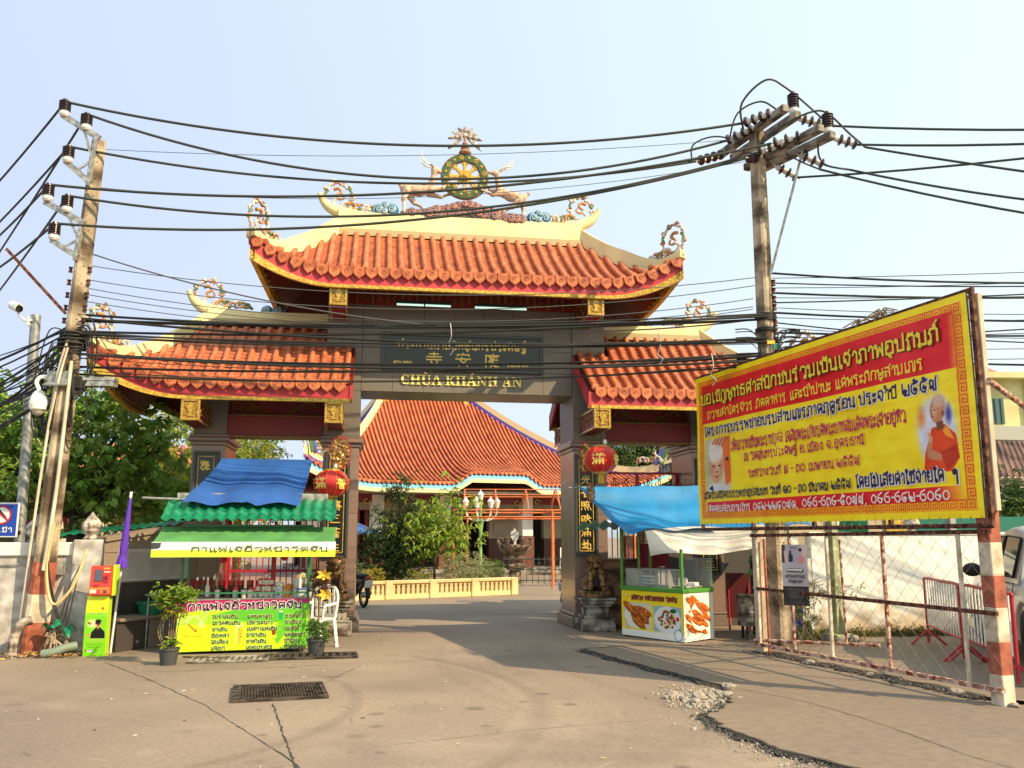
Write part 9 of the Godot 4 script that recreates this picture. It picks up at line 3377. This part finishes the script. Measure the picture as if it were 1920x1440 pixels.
func stone_mesh(rng: RandomNumberGenerator,r: float) -> ArrayMesh:
	var m := MB.new()
	var pts := []
	var rings := 5
	var segs := 7
	for i in rings+1:
		var row := []
		for k in segs:
			var th := -PI/2+PI*i/rings
			var q := Vector3(cos(th)*cos(TAU*k/segs),sin(th)*0.7,cos(th)*sin(TAU*k/segs))
			row.append(q*r*(rng.randf_range(0.72,1.15) if i > 0 and i < rings else 0.9))
		pts.append(row)
	for i in rings:
		for k in segs:
			var j := (k+1) % segs
			m.tri(pts[i][k],pts[i+1][k],pts[i+1][j])
			m.tri(pts[i][k],pts[i+1][j],pts[i][j])
	return m.mesh()
func build_ground() -> void:
	T.pebble = noise_tex(23,0.22,Color(0,0,0),Color(1,1,1),512,2)
	var tc := ground_picture(41,Color(0.485,0.43,0.38),Color(0.595,0.53,0.465),Color(0.42,0.375,0.33),2048,true)
	var ta := ground_picture(57,Color(0.44,0.39,0.345),Color(0.55,0.485,0.42),Color(0.36,0.325,0.29),1024)
	ground_mat("concrete",tc,0.85,0.0)
	ground_mat("asphalt",ta,0.9,0.0)
	mat("crack_dark",Color(0.05,0.042,0.035),0.95)
	mat("tar_edge",Color(0.035,0.032,0.03),0.95,0,"speck",3.0)
	var g := MB.new()
	g.quad(Vector3(-400,0,60),Vector3(400,0,60),Vector3(400,0,-600),Vector3(-400,0,-600))
	struct("ground",g,M.concrete)
	var rng := RandomNumberGenerator.new()
	rng.seed = 17
	var edge := jag([Vector2(1.05,-13.75),Vector2(1.35,-12.9),Vector2(1.95,-11.4),Vector2(2.42,-10.4),Vector2(2.25,-9.5),Vector2(1.84,-8.75),Vector2(1.86,-8.25),Vector2(2.1,-7.5),Vector2(2.55,-6.7),Vector2(3.1,-5.6),Vector2(3.6,-4.0)],rng,0.022,9)
	var poly := edge.duplicate()
	poly.append_array(PackedVector2Array([Vector2(9.0,-3.0),Vector2(9.0,-8.6),Vector2(4.95,-9.3),Vector2(3.55,-13.3),Vector2(2.9,-14.2),Vector2(1.9,-14.3)]))
	var am := MB.new()
	var ix := Geometry2D.triangulate_polygon(poly)
	for i in range(0,ix.size(),3):
		am.tri_n(Vector3(poly[ix[i]].x,0.035,poly[ix[i]].y),Vector3(poly[ix[i+1]].x,0.035,poly[ix[i+1]].y),Vector3(poly[ix[i+2]].x,0.035,poly[ix[i+2]].y),Vector3.UP,Vector3.UP,Vector3.UP)
	struct("asphalt_apron",am,M.asphalt)
	var em := MB.new()
	for i in edge.size()-1:
		var a := edge[i]
		var b := edge[i+1]
		var d := (b-a).normalized()
		var q := Vector2(d.y,-d.x)
		if q.x > 0:
			q = -q
		var wide: float = 0.05+0.035*sin(i*0.9)+0.02*sin(i*2.3)
		if a.y > -10.4 and a.y < -9.0:
			wide *= 0.2
		wide = maxf(wide,0.01)
		em.quad(Vector3(a.x+q.x*wide,0.004,a.y+q.y*wide),Vector3(b.x+q.x*wide,0.004,b.y+q.y*wide),Vector3(b.x-q.x*0.015,0.039,b.y-q.y*0.015),Vector3(a.x-q.x*0.015,0.039,a.y-q.y*0.015))
	struct("asphalt_edge",em,M.tar_edge)
	var lip := jag([Vector2(3.62,-13.25),Vector2(3.95,-12.4),Vector2(4.4,-11.0),Vector2(4.85,-9.55)],rng,0.03,12)
	var yard := lip.duplicate()
	yard.append_array(PackedVector2Array([Vector2(5.2,-9.2),Vector2(14,-8.6),Vector2(14,-16.6),Vector2(4.4,-15.2)]))
	var ym := MB.new()
	ix = Geometry2D.triangulate_polygon(yard)
	for i in range(0,ix.size(),3):
		ym.tri_n(Vector3(yard[ix[i]].x,0.07,yard[ix[i]].y),Vector3(yard[ix[i+1]].x,0.07,yard[ix[i+1]].y),Vector3(yard[ix[i+2]].x,0.07,yard[ix[i+2]].y),Vector3.UP,Vector3.UP,Vector3.UP)
	struct("yard_paving",ym,M.asphalt)
	var lm := MB.new()
	for i in lip.size()-1:
		var a := lip[i]
		var b := lip[i+1]
		var wa := 0.10+0.05*sin(i*1.7)
		var wb := 0.10+0.05*sin((i+1)*1.7)
		lm.quad(Vector3(a.x-wa,0.039,a.y+0.02),Vector3(b.x-wb,0.039,b.y+0.02),Vector3(b.x+0.04,0.075,b.y),Vector3(a.x+0.04,0.075,a.y))
	struct("yard_lip",lm,M.tar_edge)
	var grit := MultiMesh.new()
	grit.transform_format = MultiMesh.TRANSFORM_3D
	grit.use_colors = true
	grit.mesh = stone_mesh(rng,1.0)
	var spots := []
	for p in lip:
		for k in 26:
			spots.append([Vector3(p.x-0.05+rng.randfn(0,0.07),0.055,p.y+rng.randfn(0,0.06)),rng.randf_range(0.006,0.018),Color(0.05,0.046,0.042)*rng.randf_range(0.6,2.2)])
	for p in edge:
		if p.y < -6:
			for k in 16:
				spots.append([Vector3(p.x-0.03+rng.randfn(0,0.05),0.02,p.y+rng.randfn(0,0.05)),rng.randf_range(0.005,0.014),Color(0.055,0.05,0.045)*rng.randf_range(0.6,2.0)])
	for k in 900:
		var q := Vector2(rng.randfn(2.0,0.2),rng.randfn(-9.75,0.34))
		spots.append([Vector3(q.x,0.008,q.y),absf(rng.randfn(0,0.010))+0.003,Color(0.42,0.37,0.30)*rng.randf_range(0.6,1.1)])
	for k in 500:
		var q := Vector2(rng.randfn(1.95,0.14),rng.randf_range(-8.8,-6.6))
		q.x += (q.y+8.7)*0.22
		spots.append([Vector3(q.x-0.1,0.006,q.y),absf(rng.randfn(0,0.007))+0.003,Color(0.46,0.42,0.36)*rng.randf_range(0.6,1.1)])
	grit.instance_count = spots.size()
	for i in spots.size():
		var b := Basis.from_euler(Vector3(rng.randf()*6,rng.randf()*6,rng.randf()*6)).scaled(Vector3.ONE*spots[i][1])
		grit.set_instance_transform(i,Transform3D(b,spots[i][0]))
		grit.set_instance_color(i,spots[i][2])
	var go := MultiMeshInstance3D.new()
	go.multimesh = grit
	go.material_override = M.paint
	go.name = "gravel"
	add_child(go)
	tag(stuff(go),"loose grit along the broken asphalt edges","gravel")
	var lumps := [[1.72,-9.95,0.07],[1.95,-9.75,0.085],[1.88,-9.5,0.07],[2.12,-9.85,0.06],[2.3,-9.9,0.075],[2.42,-10.35,0.09],[2.15,-9.55,0.05],[1.62,-9.8,0.045],[2.38,-9.7,0.05],[2.0,-10.05,0.05],[1.8,-9.7,0.05],[2.25,-10.1,0.045],[3.9,-12.1,0.075],[4.30,-11.1,0.05],[4.72,-9.85,0.075],[4.95,-9.15,0.05],[4.15,-12.0,0.04]]
	var lm2 := []
	for i in 4:
		lm2.append(stone_mesh(rng,1.0))
	mat("broken_concrete",Color(0.46,0.42,0.36),0.9,0,"speck",2.0)
	var said := ["leftmost lump at the near edge of the rubble patch","largest flat lump in the middle of the rubble patch","lump in front of the largest one in the rubble patch","lump just right of the largest one in the rubble patch","right end lump of the rubble patch","grey lump at the end of the asphalt edge beyond the rubble patch","small lump nearest the black asphalt edge","smallest lump at the far left of the rubble","flat lump at the right front of the rubble","lump at the back of the rubble patch","small lump left of the largest one","small lump between the right end lumps","pale stone on the asphalt below the mesh fence, farthest of three","small stone on the asphalt below the mesh fence, middle of three","pale stone by the fence near the banded post","stone at the foot of the banded post","pebble beside the farthest fence stone"]
	for i in lumps.size():
		var q: Array = lumps[i]
		var on := 0.035 if i > 11 else 0.0
		var o := part("concrete_lump",lm2[i % 4],M.broken_concrete,self,Vector3(q[0],on+q[2]*0.35,q[1]),rng.randf_range(0,6))
		o.scale = Vector3(q[2]*rng.randf_range(0.9,1.5),q[2]*0.8,q[2])
		tag(o,"pale broken concrete, " + said[i],"rubble","broken concrete lumps")
	crack("ground_crack",[Vector2(-5.6,-12.6),Vector2(-4.3,-11.0),Vector2(-3.1,-9.4),Vector2(-2.4,-8.3),Vector2(-1.7,-7.2),Vector2(-1.2,-6.3)],0.006,0.005,3,M.crack_dark,"long diagonal crack across the concrete at the lower left")
	crack("ground_crack",[Vector2(-2.45,-9.5),Vector2(-2.15,-8.6),Vector2(-1.85,-7.7),Vector2(-1.55,-6.8),Vector2(-1.4,-6.2)],0.009,0.005,4,M.crack_dark,"crack running towards the viewer from the drain grate")
	crack("ground_crack",[Vector2(-4.9,-11.6),Vector2(-3.2,-12.0),Vector2(-1.6,-12.6),Vector2(0.0,-13.1),Vector2(1.1,-13.6)],0.007,0.005,5,M.crack_dark,"joint across the crossing in front of the gate")
	crack("ground_crack",[Vector2(-2.2,-10.6),Vector2(-2.1,-11.6),Vector2(-2.0,-12.3)],0.005,0.005,6,M.crack_dark,"short crack between the drain grate and the slotted covers")
	crack("ground_crack",[Vector2(1.0,-13.7),Vector2(2.2,-14.2),Vector2(3.3,-14.0)],0.02,0.040,7,M.crack_dark,"dark seam in front of the fritter cart")
	crack("ground_crack",[Vector2(2.45,-10.3),Vector2(3.0,-9.4),Vector2(3.3,-8.4),Vector2(3.5,-7.2),Vector2(3.9,-6.0)],0.005,0.040,8,M.crack_dark,"thin wavering crack in the asphalt apron")
	crack("ground_crack",[Vector2(-1.2,-7.6),Vector2(0.2,-8.3),Vector2(1.5,-8.8)],0.006,0.005,9,M.broken_concrete,"faint pale scratch across the concrete")
	var pm := MB.new()
	var pp := jag([Vector2(-2.72,-8.7),Vector2(-2.3,-8.2),Vector2(-2.0,-7.7),Vector2(-1.6,-7.05),Vector2(-1.3,-6.5),Vector2(-1.75,-6.4),Vector2(-2.1,-7.3),Vector2(-2.5,-8.1)],rng,0.05,8)
	ix = Geometry2D.triangulate_polygon(pp)
	for i in range(0,ix.size(),3):
		pm.tri_n(Vector3(pp[ix[i]].x,0.004,pp[ix[i]].y),Vector3(pp[ix[i+1]].x,0.004,pp[ix[i+1]].y),Vector3(pp[ix[i+2]].x,0.004,pp[ix[i+2]].y),Vector3.UP,Vector3.UP,Vector3.UP)
	struct("screed_patch",pm,mat("screed",Color(0.35,0.29,0.235),0.9,0,"wear",0.5))
	var dg := thing("drain_grate","square rusty iron drain grate in the concrete","drain grate",Vector3(-2.54,0.0,-10.15),0.28)
	mat("grate_iron",Color(0.115,0.085,0.07),0.7,0.3,"grime",2.0)
	part("pit",mb_box(Vector3(0,0.004,0),Vector3(0.94,0.006,0.92)),M.dark,dg)
	var gf := MB.new()
	for s in [-1,1]:
		gf.box(Vector3(s*0.46,0.018,0),Vector3(0.09 if s < 0 else 0.05,0.03,0.98)); gf.box(Vector3(0,0.0175,s*0.465),Vector3(0.88,0.028,0.05))
	part("frame",gf,M.grate_iron,dg)
	for i in 26:
		part("bar",mb_box(Vector3(-0.40+i*0.0325,0.018,0),Vector3(0.009,0.022,0.88)),M.grate_iron,dg)
	for i in 9:
		part("cross_bar",mb_box(Vector3(0.0,0.0165,-0.38+i*0.095),Vector3(0.86,0.018,0.012)),M.grate_iron,dg)
	for q in [[Vector3(-3.9,0,-12.72),1.0,"worn concrete drain cover with slots below the menu banner",false],[Vector3(-2.85,0,-13.05),1.25,"rusty slotted drain cover under the right flower pot",true]]:
		var dc := thing("drain_cover",q[2],"drain cover",q[0],0.2)
		var n := 12
		var mt: Material = M.grate_iron if q[3] else M.concrete_grey
		part("slot_bed",mb_box(Vector3(0,0.004,0),Vector3(q[1],0.006,0.42)),M.dark,dc)
		for s in [-1,1]:
			part("side_rail",mb_box(Vector3(0,0.02,s*0.23),Vector3(q[1]+0.05,0.035,0.04),0.006),mt,dc)
		for i in n+1:
			part("slat",mb_box(Vector3(-q[1]*0.5+q[1]*i/n,0.019,0),Vector3(q[1]/n*(0.5 if q[3] else 0.72),0.03,0.41),0.004),mt,dc)
	var hs := thing("garden_hose","dark hose lying under the front of the menu banner","hose",Vector3(-3.9,0.0,-13.05))
	part("hose",mb_tube(smooth_path([Vector3(-0.75,0.012,0.05),Vector3(-0.3,0.012,0.12),Vector3(0.1,0.012,0.14),Vector3(0.35,0.012,0.02),Vector3(0.1,0.012,-0.1)]),0.011,6),M.rubber,hs)
	var lt := MB.new()
	for i in 90:
		lt.col = [Color(0.62,0.55,0.42),Color(0.55,0.40,0.2),Color(0.70,0.68,0.62),Color(0.12,0.08,0.05)][i % 4]
		var c := Vector3(rng.randf_range(-6.0,1.6),0.006,rng.randf_range(-13.0,-6.5))
		var a := rng.randf()*TAU
		var l := rng.randf_range(0.008,0.022)
		var u := Vector3(cos(a),0,sin(a))*l
		var w := Vector3(-sin(a),0,cos(a))*l*0.45
		lt.quad(c-u-w,c+u-w,c+u+w+Vector3(0,0.004,0),c-u+w+Vector3(0,0.004,0))
	stuff(tag(part("litter_scraps",lt,M.paint),"tiny dry petals and scraps scattered over the concrete","litter"))
func build_all() -> void:
	build_ground()
	build_gate()
	build_side_gates()
	build_hall()
	build_court()
	build_pavilion()
	build_left_walls()
	build_right_wall()
	build_right_background()
	build_trees()
	build_left_pole()
	build_right_pole()
	build_cables()
	build_road_sign()
	build_kiosk()
	build_stall()
	build_left_plants()
	build_lantern(Vector3(-3.05,2.57,-15.05),"red lantern with gold characters beside the left tall column, above the coffee stall",1)
	build_lantern(Vector3(1.50,2.97,-15.0),"red lantern with gold characters hanging before the right tall column",2)
	build_charm(Vector3(-2.95,3.10,-15.2),"gold tinsel fan with red fringe above the left red lantern",1.0,1.0)
	build_charm(Vector3(1.26,3.02,-15.25),"narrow red fringed fan behind the left side of the right lantern",1.0,0.55)
	build_charm(Vector3(1.34,2.42,-15.2),"small gold and red pendant under the right lantern",0.6,0.7)
	build_lions()
	build_right_cart()
	build_billboard()
	build_barriers()
	build_truck()

func _ready() -> void:
	var cam := Camera3D.new()
	cam.name = "camera"
	cam.position = Vector3(0,1.7,0)
	cam.rotation_degrees = Vector3(9.7,0,0)
	cam.fov = 46.82
	cam.far = 2000
	cam.current = true
	add_child(cam)
	var env := Environment.new()
	env.background_mode = Environment.BG_SKY
	var el := deg_to_rad(36.5)
	var az := deg_to_rad(58.5)
	var to := Vector3(sin(az)*cos(el),sin(el),cos(az)*cos(el))
	var pic := Image.create(256,128,false,Image.FORMAT_RGBF)
	for y in 128:
		var up := PI*(0.5-(y+0.5)/128.0)
		for x in 256:
			var a := TAU*(x+0.5)/256.0
			var d := Vector3(sin(a)*cos(up),sin(up),-cos(a)*cos(up))
			var g := pow(0.5+0.5*d.dot(to),1.2)
			var h := pow(1.0-clampf(d.y,0,1),2.2)
			var c := Vector3(0.31,0.375,0.70).lerp(Vector3(0.51,0.565,0.725),h)+Vector3(0.50,0.60,0.20)*g
			if d.y < 0:
				c = c.lerp(Vector3(0.30,0.27,0.24),clampf(-d.y*5.0,0,1))
			pic.set_pixel(x,y,Color(c.x,c.y,c.z))
	var sm := PanoramaSkyMaterial.new()
	sm.panorama = ImageTexture.create_from_image(pic)
	var sky := Sky.new()
	sky.sky_material = sm
	env.sky = sky
	env.tonemap_mode = Environment.TONE_MAPPER_LINEAR
	env.tonemap_exposure = 1.36
	env.sdfgi_enabled = true
	env.ssao_enabled = true
	env.ssil_enabled = true
	var we := WorldEnvironment.new()
	we.name = "environment"
	we.environment = env
	add_child(we)
	var sun := DirectionalLight3D.new()
	sun.name = "sun"
	sun.light_energy = 1.6
	sun.light_color = Color(1.0,0.89,0.71)
	sun.light_angular_distance = 0.5
	sun.shadow_enabled = true
	add_child(sun)
	sun.look_at_from_position(to*50.0,Vector3.ZERO)
	make_materials()
	build_all()
